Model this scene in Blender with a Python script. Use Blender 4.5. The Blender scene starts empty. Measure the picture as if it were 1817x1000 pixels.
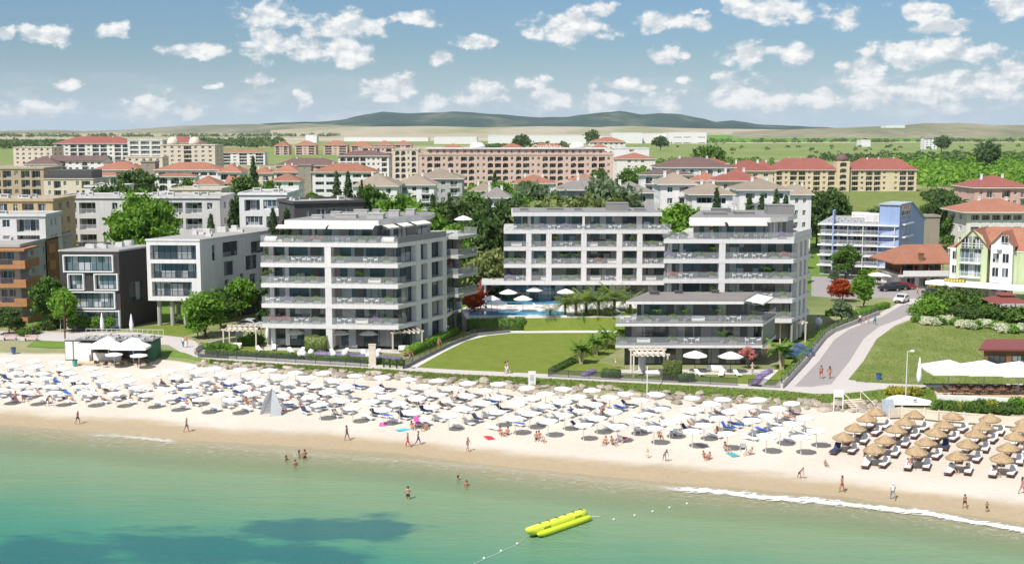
import bpy, math, random
import numpy as np
from mathutils import Vector, Matrix
R = math.radians
PI = math.pi
scene = bpy.context.scene
COL = scene.collection
random.seed(11)
# ------------------------------------------------------------------ camera, sky, sun, exposure
FPX, CX, CY, HC = 2200.0, 908.5, 500.0, 36.0
PITCH = math.atan(272.0 / FPX)
cam_d = bpy.data.cameras.new('camera')
cam = bpy.data.objects.new('camera', cam_d)
COL.objects.link(cam)
cam.location = (0, 0, HC)
cam.rotation_euler = (PI / 2 - PITCH, 0, 0)
cam_d.sensor_width = 36
cam_d.lens = 36 * FPX / 1817
cam_d.clip_start = 1.0
cam_d.clip_end = 60000
scene.camera = cam
SUN_EL = R(53)
SUN_AZ = math.atan2(-0.62, -0.78)          # from behind the camera, to its left
SUN_DIR = Vector((math.sin(SUN_AZ) * math.cos(SUN_EL), math.cos(SUN_AZ) * math.cos(SUN_EL), math.sin(SUN_EL)))
ld = bpy.data.lights.new('sun', 'SUN')
ld.energy = 4.6
ld.angle = R(0.55)
ld.color = (1.0, 0.965, 0.91)
lo = bpy.data.objects.new('sun', ld)
COL.objects.link(lo)
lo.rotation_euler = SUN_DIR.to_track_quat('Z', 'Y').to_euler()
lo.location = (-60, 40, 120)
scene.view_settings.view_transform = 'Standard'
scene.view_settings.look = 'None'
scene.view_settings.exposure = 0.28
scene.view_settings.gamma = 1.0
scene.view_settings.use_curve_mapping = False
scene.cycles.max_bounces = 6
scene.cycles.transparent_max_bounces = 12
scene.cycles.volume_bounces = 0
def ray(px, py):
  u = (px - CX) / FPX
  v = (py - CY) / FPX
  return Vector((u, math.cos(PITCH) - v * math.sin(PITCH), -math.sin(PITCH) - v * math.cos(PITCH)))
def at(px, py, z=2.5):
  "the point of the horizontal plane z that a picture point looks at"
  d = ray(px, py)
  t = (z - HC) / d.z
  return Vector((d.x * t, d.y * t, z))
def atY(px, py, Y):
  d = ray(px, py)
  t = Y / d.y
  return Vector((d.x * t, Y, HC + d.z * t))
# ------------------------------------------------------------------ node helpers
class NT:
  def __init__(s, tree):
    s.t = tree
    s.n = tree.nodes
    s.l = tree.links
  def new(s, typ, **kw):
    n = s.n.new(typ)
    for k, v in kw.items():
      setattr(n, k, v)
    return n
  def put(s, sock, v):
    if isinstance(v, bpy.types.NodeSocket):
      s.l.new(v, sock)
    elif v is not None:
      if hasattr(sock.default_value, '__len__') and not hasattr(v, '__len__'):
        v = [v] * len(sock.default_value)
      if hasattr(v, '__len__') and len(v) == 3 and len(sock.default_value) == 4:
        v = (*v, 1)
      sock.default_value = v
  def math(s, op, a, b=None, c=None, clamp=False):
    n = s.new('ShaderNodeMath', operation=op, use_clamp=clamp)
    s.put(n.inputs[0], a)
    s.put(n.inputs[1], b)
    if c is not None:
      s.put(n.inputs[2], c)
    return n.outputs[0]
  def vmath(s, op, a, b=None, c=None):
    n = s.new('ShaderNodeVectorMath', operation=op)
    s.put(n.inputs[0], a)
    if b is not None:
      s.put(n.inputs[1], b)
    if c is not None:
      s.put(n.inputs[2], c)
    return n.outputs['Value'] if op in ('LENGTH', 'DOT_PRODUCT', 'DISTANCE') else n.outputs[0]
  def noise(s, vec, scale, detail=4, rough=0.55, dist=0, col=False):
    n = s.new('ShaderNodeTexNoise')
    if vec is not None:
      s.put(n.inputs['Vector'], vec)
    n.inputs['Scale'].default_value = scale
    n.inputs['Detail'].default_value = detail
    n.inputs['Roughness'].default_value = rough
    n.inputs['Distortion'].default_value = dist
    return n.outputs['Color'] if col else n.outputs['Fac']
  def mapr(s, v, a, b, c=0, d=1, smooth=False):
    n = s.new('ShaderNodeMapRange')
    n.clamp = True
    if smooth:
      n.interpolation_type = 'SMOOTHSTEP'
    s.put(n.inputs['Value'], v)
    for i, x in zip(range(1, 5), (a, b, c, d)):
      s.put(n.inputs[i], x)
    return n.outputs[0]
  def mix(s, f, a, b, op='MIX'):
    n = s.new('ShaderNodeMix', data_type='RGBA', blend_type=op)
    s.put(n.inputs[0], f)
    s.put(n.inputs[6], a)
    s.put(n.inputs[7], b)
    return n.outputs[2]
  def ramp(s, v, pts, interp='LINEAR'):
    n = s.new('ShaderNodeValToRGB')
    cr = n.color_ramp
    cr.interpolation = interp
    while len(cr.elements) < len(pts):
      cr.elements.new(0.5)
    for e, (p, c) in zip(cr.elements, pts):
      e.position = p
      e.color = (*c, 1)
    s.put(n.inputs[0], v)
    return n.outputs[0]
  def bump(s, h, strength=0.3, dist=0.1):
    n = s.new('ShaderNodeBump')
    s.put(n.inputs['Height'], h)
    n.inputs['Strength'].default_value = strength
    n.inputs['Distance'].default_value = dist
    return n.outputs[0]
def new_mat(name):
  m = bpy.data.materials.new(name)
  m.use_nodes = True
  nt = NT(m.node_tree)
  b = m.node_tree.nodes['Principled BSDF']
  return m, nt, b
M = {}
def nt_x(nt, v, i):
  sx_ = nt.new('ShaderNodeSeparateXYZ')
  nt.put(sx_.inputs[0], v)
  return sx_.outputs[i]
def mat(name, col, rough=0.7, var=0.12, scale=2.0, bump=0.0, streak=0.0, metal=0.0, spec=0.5, col2=None, detail=4, world=False, alpha=None, trans=None, rnd=0.0, bdist=0.05):
  "a procedural material: base colour broken up by noise, optional bump"
  m, nt, b = new_mat(name)
  tc = nt.new('ShaderNodeTexCoord')
  v = tc.outputs['Object']
  if world:
    v = nt.new('ShaderNodeNewGeometry').outputs['Position']
  n1 = nt.noise(v, scale, detail, 0.6)
  n2 = nt.noise(v, scale * 0.17, 2, 0.5)
  f = nt.math('ADD', nt.math('MULTIPLY', n1, 0.6), nt.math('MULTIPLY', n2, 0.4))
  f = nt.mapr(f, 0.3, 0.7)
  c2 = col2 if col2 else tuple(min(1, c * (1 + var)) for c in col)
  c1 = tuple(c * (1 - var) for c in col)
  c = nt.mix(f, c1, c2)
  if streak:
    st = nt.noise(nt.vmath('MULTIPLY', v, (1.6, 1.6, 0.12)), 1.0, 4, 0.65)
    jt = nt.math('FRACT', nt.math('MULTIPLY', nt.math('ADD', nt_x(nt, v, 0), nt_x(nt, v, 1)), 0.36))
    c = nt.mix(nt.mapr(st, 0.5, 0.75, 0, streak), c, tuple(x * 0.62 for x in col))
    c = nt.mix(nt.math('MULTIPLY', nt.math('LESS_THAN', jt, 0.012), 0.35), c, tuple(x * 0.5 for x in col))
  if rnd:
    oi = nt.new('ShaderNodeObjectInfo')
    k = nt.mapr(oi.outputs['Random'], 0, 1, 1 - rnd, 1 + rnd)
    c = nt.vmath('SCALE', c)
    c.node.inputs['Scale'].default_value = 1
    nt.put(c.node.inputs['Scale'], k)
  nt.put(b.inputs['Base Color'], c)
  b.inputs['Roughness'].default_value = rough
  b.inputs['Metallic'].default_value = metal
  b.inputs['Specular IOR Level'].default_value = spec
  if alpha is not None:
    b.inputs['Alpha'].default_value = alpha
  if bump:
    nt.put(b.inputs['Normal'], nt.bump(n1, bump, bdist))
  M[name] = m
  return m
def glass_mat(name, col, rough=0.04, curtain=0.35, alpha=1.0):
  "window glass seen from outside in daylight: dark interior with paler curtain folds behind a glossy pane"
  m, nt, b = new_mat(name)
  tc = nt.new('ShaderNodeTexCoord').outputs['Object']
  oi = nt.new('ShaderNodeObjectInfo').outputs['Random']
  sh = nt.vmath('ADD', tc, nt.vmath('SCALE', (9.1, 7.3, 5.7)))
  sc = sh.node.inputs[1].links[0].from_node
  nt.put(sc.inputs['Scale'], oi)
  wn_ = nt.new('ShaderNodeTexWhiteNoise')
  nt.put(wn_.inputs['Vector'], nt.vmath('SNAP', sh, (1.15, 50, 3.1)))
  big = wn_.outputs['Value']
  fold = nt.new('ShaderNodeTexWave')
  fold.bands_direction = 'X'
  nt.put(fold.inputs['Vector'], sh)
  fold.inputs['Scale'].default_value = 3.0
  fold.inputs['Distortion'].default_value = 1.5
  cur = nt.mapr(big, 0.58, 0.62, 0, 1)
  cc = nt.mix(fold.outputs['Fac'], (curtain * 0.6, curtain * 0.64, curtain * 0.68), (curtain, curtain * 1.02, curtain * 1.03))
  c = nt.mix(cur, col, cc)
  nt.put(b.inputs['Base Color'], c)
  b.inputs['Roughness'].default_value = rough
  b.inputs['Specular IOR Level'].default_value = 0.8
  b.inputs['Coat Weight'].default_value = 0.3
  b.inputs['Coat Roughness'].default_value = 0.02
  if alpha < 1:
    b.inputs['Alpha'].default_value = alpha
  M[name] = m
  return m
def leaf_mat(name, c1, c2, rough=0.6, trans=0.32):
  c1, c2 = tuple(x * 1.3 for x in c1), tuple(min(.85, x * 1.25) for x in c2)
  m, nt, b = new_mat(name)
  g = nt.new('ShaderNodeNewGeometry')
  oi = nt.new('ShaderNodeObjectInfo').outputs['Random']
  n = nt.noise(g.outputs['Position'], 0.35, 3, 0.6)
  r = g.outputs['Random Per Island']
  f = nt.math('ADD', nt.math('MULTIPLY', n, 0.9), nt.math('MULTIPLY', r, 0.5))
  f = nt.math('ADD', f, nt.math('MULTIPLY', oi, 0.35))
  c = nt.mix(nt.mapr(f, 0.45, 1.15), c1, c2)
  nt.put(b.inputs['Base Color'], c)
  b.inputs['Roughness'].default_value = rough
  b.inputs['Specular IOR Level'].default_value = 0.25
  tr = nt.new('ShaderNodeBsdfTranslucent')
  nt.put(tr.inputs['Color'], nt.mix(0.5, c, (c2[0] * 1.2, c2[1] * 1.3, c2[2] * 0.7)))
  mx = nt.new('ShaderNodeMixShader')
  mx.inputs[0].default_value = trans
  nt.l.new(b.outputs[0], mx.inputs[1])
  nt.l.new(tr.outputs[0], mx.inputs[2])
  nt.l.new(mx.outputs[0], m.node_tree.nodes['Material Output'].inputs[0])
  M[name] = m
  return m
# ------------------------------------------------------------------ world: daylight sky with cumulus clouds
CLOUDS = [(82, 57, 48, 15), (200, 51, 23, 14), (10, 58, 18, 10), (470, 22, 45, 24), (480, 75, 52, 24), (612, 42, 62, 27), (600, 82, 58, 24), (625, 102, 38, 14), (345, 88, 60, 13), (735, 30, 36, 13), (845, 72, 40, 12), (780, 100, 20, 12), (122, 149, 24, 8), (458, 145, 32, 10), (383, 154, 16, 6), (535, 176, 19, 13), (690, 150, 50, 22), (860, 162, 42, 22), (265, 183, 50, 19), (330, 190, 30, 14), (60, 190, 55, 11), (125, 183, 25, 10), (1010, 42, 72, 24), (1060, 12, 35, 12), (1175, 36, 38, 16), (1245, 42, 24, 10), (1360, 12, 90, 20), (1500, 28, 32, 15), (1635, 14, 42, 13), (1790, 12, 40, 16), (1665, 48, 55, 12), (1185, 92, 32, 14), (1330, 92, 50, 16), (1410, 90, 35, 16), (1640, 85, 85, 24), (1725, 93, 40, 13), (940, 145, 28, 13), (1105, 150, 52, 12), (1185, 180, 36, 18), (1310, 158, 45, 32), (1535, 120, 42, 15), (1560, 155, 60, 30), (1650, 152, 75, 26), (1750, 147, 80, 24), (1805, 130, 30, 24), (1215, 138, 18, 9), (975, 175, 40, 18), (1075, 178, 45, 18), (1450, 168, 40, 16), (1380, 178, 40, 16), (1690, 192, 32, 8), (760, 180, 30, 14), (1240, 20, 20, 5)]
w = bpy.data.worlds.new('World')
scene.world = w
w.use_nodes = True
wt = NT(w.node_tree)
for n_ in list(wt.n):
  wt.n.remove(n_)
sky = wt.new('ShaderNodeTexSky', sky_type='NISHITA', sun_disc=False, sun_elevation=SUN_EL, sun_rotation=SUN_AZ, altitude=0, air_density=1.0, dust_density=0.6, ozone_density=2.0)
g_ = wt.new('ShaderNodeTexCoord').outputs['Generated']
dirn = wt.vmath('NORMALIZE', g_)
sp = wt.new('ShaderNodeSeparateXYZ')
wt.put(sp.inputs[0], dirn)
az = wt.math('ARCTAN2', sp.outputs[0], sp.outputs[1])
el = wt.math('ARCSINE', sp.outputs[2])
cmb = wt.new('ShaderNodeCombineXYZ')
wt.put(cmb.inputs[0], az)
wt.put(cmb.inputs[1], el)
P = cmb.outputs[0]
wn = wt.noise(P, 38, 5, 0.62, col=True)
Pw = wt.vmath('ADD', P, wt.vmath('MULTIPLY', wt.vmath('SUBTRACT', wn, (0.5, 0.5, 0.5)), (0.026, 0.016, 0)))
dm = None
for (a_, b_, rx, ry) in CLOUDS:
  d = ray(a_, b_ + ry * 0.25).normalized()
  ca, ce = math.atan2(d.x, d.y), math.asin(d.z)
  sx, sy = FPX / (rx * 1.22), FPX / (ry * 1.32)
  v = wt.vmath('MULTIPLY_ADD', Pw, (sx, sy, 0), (-ca * sx, -ce * sy, 0))
  ln = wt.vmath('LENGTH', v)
  dm = ln if dm is None else wt.math('SMOOTH_MIN', dm, ln, 0.04)
fb = wt.noise(wt.vmath('MULTIPLY', P, (1, 1.5, 1)), 52, 8, 0.56)
sunoff = wt.vmath('ADD', wt.vmath('MULTIPLY', P, (1, 1.5, 1)), (-0.003, 0.0075, 0))
fb2 = wt.noise(sunoff, 52, 8, 0.56)
# flat-bottomed heaps where blobs are, plus a low broken bank near the horizon
dens = wt.math('ADD', wt.math('SUBTRACT', 1.0, dm), wt.math('MULTIPLY', wt.math('SUBTRACT', fb, 0.5), 2.3))
a1 = wt.mapr(dens, 0.0, 0.5, 0, 1, True)
bankn = wt.noise(wt.vmath('MULTIPLY', P, (1, 2.6, 1)), 17, 8, 0.6)
bankw = wt.math('MULTIPLY', wt.mapr(el, 0.0, 0.012, 0.75, 1), wt.mapr(el, 0.012, 0.045, 1, 0))
bank = wt.math('MULTIPLY', wt.mapr(bankn, 0.46, 0.62, 0, 0.55, True), bankw)
alpha = wt.math('MAXIMUM', wt.math('MULTIPLY', a1, wt.mapr(el, 0.0, 0.02, 0.7, 0.98)), bank)
# added broken cumulus deck overhead, unseen by the camera, lifts the fill light
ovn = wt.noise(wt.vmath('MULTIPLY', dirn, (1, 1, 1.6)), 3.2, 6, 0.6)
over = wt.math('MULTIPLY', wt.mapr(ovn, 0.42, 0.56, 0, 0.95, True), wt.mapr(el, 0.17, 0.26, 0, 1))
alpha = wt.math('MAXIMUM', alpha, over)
relief = wt.mapr(wt.math('SUBTRACT', fb, fb2), -0.10, 0.10, 0, 1)
core = wt.mapr(dens, 0.1, 1.1, 0.0, 1.0)
lit = wt.math('ADD', wt.math('MULTIPLY', relief, 0.62), wt.math('MULTIPLY', core, 0.38), clamp=True)
ccol = wt.mix(lit, (0.50, 0.57, 0.63), (0.96, 0.95, 0.93))
ccol = wt.mix(wt.mapr(el, 0.0, 0.035, 0.45, 0), ccol, (0.62, 0.70, 0.76))
bg1 = wt.new('ShaderNodeBackground')
skc0 = wt.mix(1.0, sky.outputs[0], (0.73, 0.93, 1.15), 'MULTIPLY')
skc = wt.mix(wt.mapr(el, -0.01, 0.07, 0.85, 0.0, True), skc0, (6.9, 8.7, 10.4))
wt.put(bg1.inputs[0], skc)
bg1.inputs[1].default_value = 0.067
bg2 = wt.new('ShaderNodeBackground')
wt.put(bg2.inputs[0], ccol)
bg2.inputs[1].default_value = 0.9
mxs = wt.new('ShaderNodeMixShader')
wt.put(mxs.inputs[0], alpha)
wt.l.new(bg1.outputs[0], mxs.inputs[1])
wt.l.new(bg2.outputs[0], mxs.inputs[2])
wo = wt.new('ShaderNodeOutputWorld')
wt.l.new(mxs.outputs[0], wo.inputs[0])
w.cycles.sampling_method = 'MANUAL'
w.cycles.sample_map_resolution = 512
# ------------------------------------------------------------------ object helpers
def tag(o, label=None, cat=None, group=None, kind=None):
  if label: o['label'] = label
  if cat: o['category'] = cat
  if group: o['group'] = group
  if kind: o['kind'] = kind
  return o
def thing(name, label, cat, loc=(0, 0, 0), rz=0, group=None):
  o = bpy.data.objects.new(name, None)
  COL.objects.link(o)
  o.location = loc
  o.rotation_euler = (0, 0, rz)
  o.empty_display_size = 0.5
  return tag(o, label, cat, group)
def dup(o, loc=None, rz=None, label=None, group=None, scale=None, parent=None, mats=None):
  c = o.copy()
  COL.objects.link(c)
  c.parent = parent
  if loc is not None: c.location = loc
  if rz is not None: c.rotation_euler = (0, 0, rz)
  if scale is not None: c.scale = scale if hasattr(scale, '__len__') else (scale,) * 3
  if label: c['label'] = label
  if group: c['group'] = group
  if mats and o.type == 'MESH':
    for i, s in enumerate(o.material_slots):
      k = s.material.name
      if k in mats:
        c.material_slots[i].link = 'OBJECT'
        c.material_slots[i].material = mats[k]
  for ch in o.children:
    dup(ch, parent=c, mats=mats)
  return c
class MB:
  "collects shapes and links them as one mesh object"
  def __init__(s):
    s.v = []
    s.f = []
    s.m = []
  def add(s, vs, fs, m=0, T=None):
    o = len(s.v)
    if T is not None:
      vs = [T @ Vector(v) for v in vs]
    s.v.extend([tuple(v) for v in vs])
    s.f.extend([tuple(i + o for i in f) for f in fs])
    s.m.extend([m] * len(fs))
    return s
  def box(s, x0, x1, y0, y1, z0, z1, m=0, T=None):
    if x0 > x1: x0, x1 = x1, x0
    if y0 > y1: y0, y1 = y1, y0
    if z0 > z1: z0, z1 = z1, z0
    return s.add([(x0, y0, z0), (x1, y0, z0), (x1, y1, z0), (x0, y1, z0), (x0, y0, z1), (x1, y0, z1), (x1, y1, z1), (x0, y1, z1)],
          [(0, 3, 2, 1), (4, 5, 6, 7), (0, 1, 5, 4), (1, 2, 6, 5), (2, 3, 7, 6), (3, 0, 4, 7)], m, T)
  def prism(s, poly, z0, z1, m=0, T=None, mtop=None):
    n = len(poly)
    a = sum(poly[i][0] * poly[(i + 1) % n][1] - poly[(i + 1) % n][0] * poly[i][1] for i in range(n))
    if a < 0: poly = poly[::-1]
    zs0 = z0 if hasattr(z0, '__len__') else [z0] * n
    zs1 = z1 if hasattr(z1, '__len__') else [z1] * n
    vs = [(p[0], p[1], zs0[i]) for i, p in enumerate(poly)] + [(p[0], p[1], zs1[i]) for i, p in enumerate(poly)]
    s.add(vs, [tuple(range(n - 1, -1, -1))] + [(i, (i + 1) % n, (i + 1) % n + n, i + n) for i in range(n)], m, T)
    o = len(s.v) - 2 * n
    s.f.append(tuple(o + n + i for i in range(n)))
    s.m.append(m if mtop is None else mtop)
    return s
  def quad(s, a, b, c, d, m=0, T=None):
    return s.add([a, b, c, d], [(0, 1, 2, 3)], m, T)
  def tube(s, pts, r, n=8, m=0, T=None, cap=True):
    pts = [Vector(p) for p in pts]
    rs = r if hasattr(r, '__len__') else [r] * len(pts)
    vs, fs = [], []
    for i, p in enumerate(pts):
      d = (pts[min(i + 1, len(pts) - 1)] - pts[max(i - 1, 0)])
      d = d.normalized() if d.length > 1e-9 else Vector((0, 0, 1))
      q = d.to_track_quat('Z', 'Y')
      for k in range(n):
        a = 2 * PI * k / n
        vs.append(p + q @ Vector((math.cos(a) * rs[i], math.sin(a) * rs[i], 0)))
    for i in range(len(pts) - 1):
      for k in range(n):
        k2 = (k + 1) % n
        fs.append((i * n + k, i * n + k2, (i + 1) * n + k2, (i + 1) * n + k))
    if cap:
      fs.append(tuple(range(n - 1, -1, -1)))
      fs.append(tuple((len(pts) - 1) * n + k for k in range(n)))
    return s.add(vs, fs, m, T)
  def lathe(s, prof, n=16, m=0, T=None, c=(0, 0)):
    vs, fs = [], []
    for (r, z) in prof:
      for k in range(n):
        a = 2 * PI * k / n
        vs.append((c[0] + math.cos(a) * r, c[1] + math.sin(a) * r, z))
    for i in range(len(prof) - 1):
      for k in range(n):
        k2 = (k + 1) % n
        fs.append((i * n + k, i * n + k2, (i + 1) * n + k2, (i + 1) * n + k))
    fs.append(tuple(range(n - 1, -1, -1)))
    fs.append(tuple((len(prof) - 1) * n + k for k in range(n)))
    return s.add(vs, fs, m, T)
  def mesh(s, name, mats, smooth=False):
    me = bpy.data.meshes.new(name)
    me.from_pydata(s.v, [], s.f)
    for k in mats:
      me.materials.append(M[k] if isinstance(k, str) else k)
    if len(mats) > 1:
      me.polygons.foreach_set('material_index', s.m)
    if smooth:
      me.polygons.foreach_set('use_smooth', [True] * len(s.f))
    me.update()
    return me
  def build(s, name, mats, parent=None, loc=None, smooth=False, label=None):
    if isinstance(mats, str): mats = [mats]
    o = bpy.data.objects.new(name, s.mesh(name, mats, smooth))
    COL.objects.link(o)
    o.parent = parent
    if loc is not None: o.location = loc
    if label: o['label'] = label
    return o
def inst(name, mesh, parent=None, loc=(0, 0, 0), rz=0, scale=None):
  o = bpy.data.objects.new(name, mesh)
  COL.objects.link(o)
  o.parent = parent
  o.location = loc
  o.rotation_euler = (0, 0, rz)
  if scale is not None: o.scale = scale if hasattr(scale, '__len__') else (scale,) * 3
  return o
ORD = 'first second third fourth fifth sixth seventh eighth ninth tenth eleventh twelfth thirteenth fourteenth fifteenth sixteenth seventeenth eighteenth nineteenth twentieth'.split()
ORD += ['twenty-' + x for x in ORD[:9]] + ['thirtieth'] + ['thirty-' + x for x in ORD[:9]] + ['fortieth']
def structure(name, mb, mats, smooth=False):
  return tag(mb.build(name, mats, smooth=smooth), kind='structure')
def lerp_fn(pts):
  xs = [p[0] for p in pts]
  ys = [p[1] for p in pts]
  return lambda x: float(np.interp(x, xs, ys))
# ------------------------------------------------------------------ materials
mat('wall_white', (0.74, 0.72, 0.71), 0.7, 0.05, 0.6, 0.05, 0.4)
mat('stucco_light', (0.62, 0.60, 0.58), 0.75, 0.07, 0.8, 0.05, 0.5)
mat('concrete', (0.42, 0.41, 0.39), 0.8, 0.12, 1.2, 0.1)
mat('concrete_dark', (0.20, 0.195, 0.19), 0.8, 0.12, 1.2, 0.1)
mat('dark_panel', (0.085, 0.08, 0.08), 0.5, 0.15, 1.0)
mat('dark_metal', (0.035, 0.036, 0.04), 0.4, 0.15, 3)
mat('white_metal', (0.78, 0.78, 0.77), 0.35, 0.04, 3)
mat('stone_deck', (0.50, 0.47, 0.44), 0.75, 0.10, 2.0)
mat('soffit', (0.38, 0.36, 0.35), 0.7, 0.06, 1.0)
mat('roof_grey', (0.23, 0.22, 0.215), 0.85, 0.10, 0.7)
mat('roof_gravel', (0.33, 0.315, 0.30), 0.9, 0.14, 3.0)
mat('wood', (0.56, 0.43, 0.30), 0.6, 0.16, 3.0)
mat('wood_pale', (0.66, 0.57, 0.46), 0.6, 0.12, 3.0)
mat('canvas', (0.80, 0.79, 0.77), 0.85, 0.04, 2.0)
mat('canvas_cream', (0.72, 0.68, 0.61), 0.85, 0.05, 2.0)
mat('plastic_white', (0.80, 0.80, 0.80), 0.45, 0.04, 2.0)
mat('pot_grey', (0.30, 0.29, 0.28), 0.7, 0.1, 3.0)
mat('tile_orange', (0.31, 0.13, 0.08), 0.75, 0.22, 1.8, 0.3, rnd=0.10)
mat('tile_red', (0.25, 0.08, 0.06), 0.75, 0.2, 1.8, 0.3, rnd=0.08)
mat('tile_tan', (0.27, 0.215, 0.165), 0.8, 0.15, 1.5, 0.2, rnd=0.08)
mat('tile_brown', (0.14, 0.085, 0.075), 0.8, 0.15, 1.5, 0.2)
mat('tile_grey', (0.21, 0.19, 0.175), 0.8, 0.15, 1.5, 0.2, rnd=0.08)
glass_mat('glass_dark', (0.030, 0.040, 0.050), 0.05, 0.30)
glass_mat('glass_blue', (0.05, 0.075, 0.10), 0.05, 0.45)
glass_mat('glass_pale', (0.12, 0.17, 0.19), 0.06, 0.55)
mat('glass_rail', (0.50, 0.52, 0.53), 0.08, 0.05, 1.0, alpha=0.34, spec=0.6)
mat('asphalt', (0.30, 0.27, 0.265), 0.9, 0.06, 4.0, 0.1, world=True)
mat('asphalt_dark', (0.16, 0.155, 0.15), 0.9, 0.12, 1.2, 0.1, world=True)
mat('paving', (0.50, 0.455, 0.43), 0.85, 0.07, 2.0, 0.1, world=True)
mat('paving_white', (0.60, 0.575, 0.55), 0.85, 0.07, 2.0, 0.1, world=True)
mat('white_paint', (0.8, 0.8, 0.8), 0.6, 0.05)
mat('rock', (0.34, 0.29, 0.235), 0.9, 0.35, 1.2, 0.6, rnd=0.3, bdist=0.2)
mat('bark', (0.12, 0.085, 0.06), 0.9, 0.25, 4.0, 0.4)
mat('trunk_pale', (0.30, 0.25, 0.2), 0.9, 0.25, 4.0, 0.3)
def grass_mat(name, c1, c2, c3, s=0.5):
  m, nt, b = new_mat(name)
  p = nt.new('ShaderNodeNewGeometry').outputs['Position']
  a = nt.noise(p, s, 5, 0.6, 0.3)
  bb = nt.noise(p, s * 14, 4, 0.7)
  st = nt.noise(nt.vmath('MULTIPLY', p, (1.0, 0.35, 1)), s * 3.1, 4, 0.65)
  c = nt.mix(nt.mapr(a, 0.36, 0.64), c1, c2)
  c = nt.mix(nt.mapr(st, 0.52, 0.72, 0, 0.75), c, c3)
  c = nt.mix(nt.mapr(bb, 0.35, 0.65, 0, 0.35), c, tuple(x * 0.45 for x in c1))
  nt.put(b.inputs['Base Color'], c)
  b.inputs['Roughness'].default_value = 0.95
  b.inputs['Specular IOR Level'].default_value = 0.1
  nt.put(b.inputs['Normal'], nt.bump(bb, 0.5, 0.15))
  M[name] = m
grass_mat('grass_fresh', (0.155, 0.205, 0.035), (0.195, 0.24, 0.045), (0.21, 0.245, 0.06))
grass_mat('grass_wild', (0.145, 0.19, 0.045), (0.21, 0.245, 0.075), (0.31, 0.31, 0.14), 0.12)
grass_mat('grass_bank', (0.115, 0.20, 0.03), (0.16, 0.26, 0.05), (0.21, 0.25, 0.08), 0.5)
grass_mat('grass_dry', (0.24, 0.25, 0.10), (0.33, 0.31, 0.155), (0.40, 0.36, 0.22), 0.02)
grass_mat('field_green', (0.115, 0.25, 0.03), (0.15, 0.29, 0.04), (0.13, 0.27, 0.035), 0.004)
grass_mat('field_olive', (0.18, 0.24, 0.07), (0.23, 0.28, 0.10), (0.30, 0.30, 0.15), 0.006)
grass_mat('field_tan', (0.40, 0.34, 0.24), (0.45, 0.38, 0.28), (0.36, 0.32, 0.2), 0.003)
grass_mat('field_pale', (0.46, 0.42, 0.33), (0.5, 0.45, 0.36), (0.42, 0.39, 0.28), 0.003)
# ------------------------------------------------------------------ shore lines, as Y over X on the ground
def line(pts, z):
  q = sorted(((p.x, p.y) for p in (at(a, b, z) for a, b in pts)))
  (x0, y0), (x1, y1) = q[0], q[1]
  (x2, y2), (x3, y3) = q[-2], q[-1]
  q = [(x0 - 400, y0 - 400 * (y1 - y0) / (x1 - x0))] + q + [(x3 + 400, y3 + 400 * (y3 - y2) / (x3 - x2))]
  return lerp_fn(q)
WATER = line([(0, 752), (160, 765), (320, 779), (500, 789), (700, 802), (900, 827), (1215, 857), (1500, 880), (1817, 926)], 0.0)
SANDTOP = line([(0, 633), (115, 633), (290, 642), (400, 655), (520, 664), (640, 672), (760, 682), (860, 690), (960, 699), (1080, 708), (1200, 716), (1300, 722), (1400, 728), (1480, 733), (1560, 740), (1817, 752)], 1.7)
PATHLOW = line([(0, 602), (100, 606), (230, 611), (330, 627), (345, 634), (380, 639), (490, 646), (600, 651), (700, 657), (800, 664), (950, 671), (1100, 679), (1250, 686), (1380, 693), (1450, 700), (1500, 699), (1560, 692), (1640, 688), (1817, 692)], 2.5)
def hgt(x, y):
  w_, s_, p_ = WATER(x), SANDTOP(x), PATHLOW(x)
  if y <= w_:
    return max(-4.0, (y - w_) * 0.055)
  if y <= s_:
    t = (y - w_) / (s_ - w_)
    return 1.7 * (t ** 0.8)
  if y <= p_:
    return 1.7 + 0.8 * (y - s_) / max(0.2, p_ - s_)
  return 2.5
def band(x, y):
  w_, s_, p_ = WATER(x), SANDTOP(x), PATHLOW(x)
  if y <= w_: return max(-60, (y - w_)) / 30.0
  if y <= s_: return (y - w_) / (s_ - w_)
  if y <= p_: return 1 + (y - s_) / max(0.2, p_ - s_)
  return min(3.0, 2 + (y - p_) / 4.0)
def grid_sheet(name, xs, ys, zf, mats, attrs=None):
  nx, ny = len(xs), len(ys)
  vs = [(x, y, zf(x, y)) for y in ys for x in xs]
  fs = [(j * nx + i, j * nx + i + 1, (j + 1) * nx + i + 1, (j + 1) * nx + i) for j in range(ny - 1) for i in range(nx - 1)]
  me = bpy.data.meshes.new(name)
  me.from_pydata(vs, [], fs)
  for k in mats: me.materials.append(M[k])
  me.polygons.foreach_set('use_smooth', [True] * len(fs))
  for k, fn in (attrs or {}).items():
    a = me.attributes.new(k, 'FLOAT', 'POINT')
    a.data.foreach_set('value', [fn(v[0], v[1]) for v in vs])
  me.update()
  o = bpy.data.objects.new(name, me)
  COL.objects.link(o)
  return tag(o, kind='structure')
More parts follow.
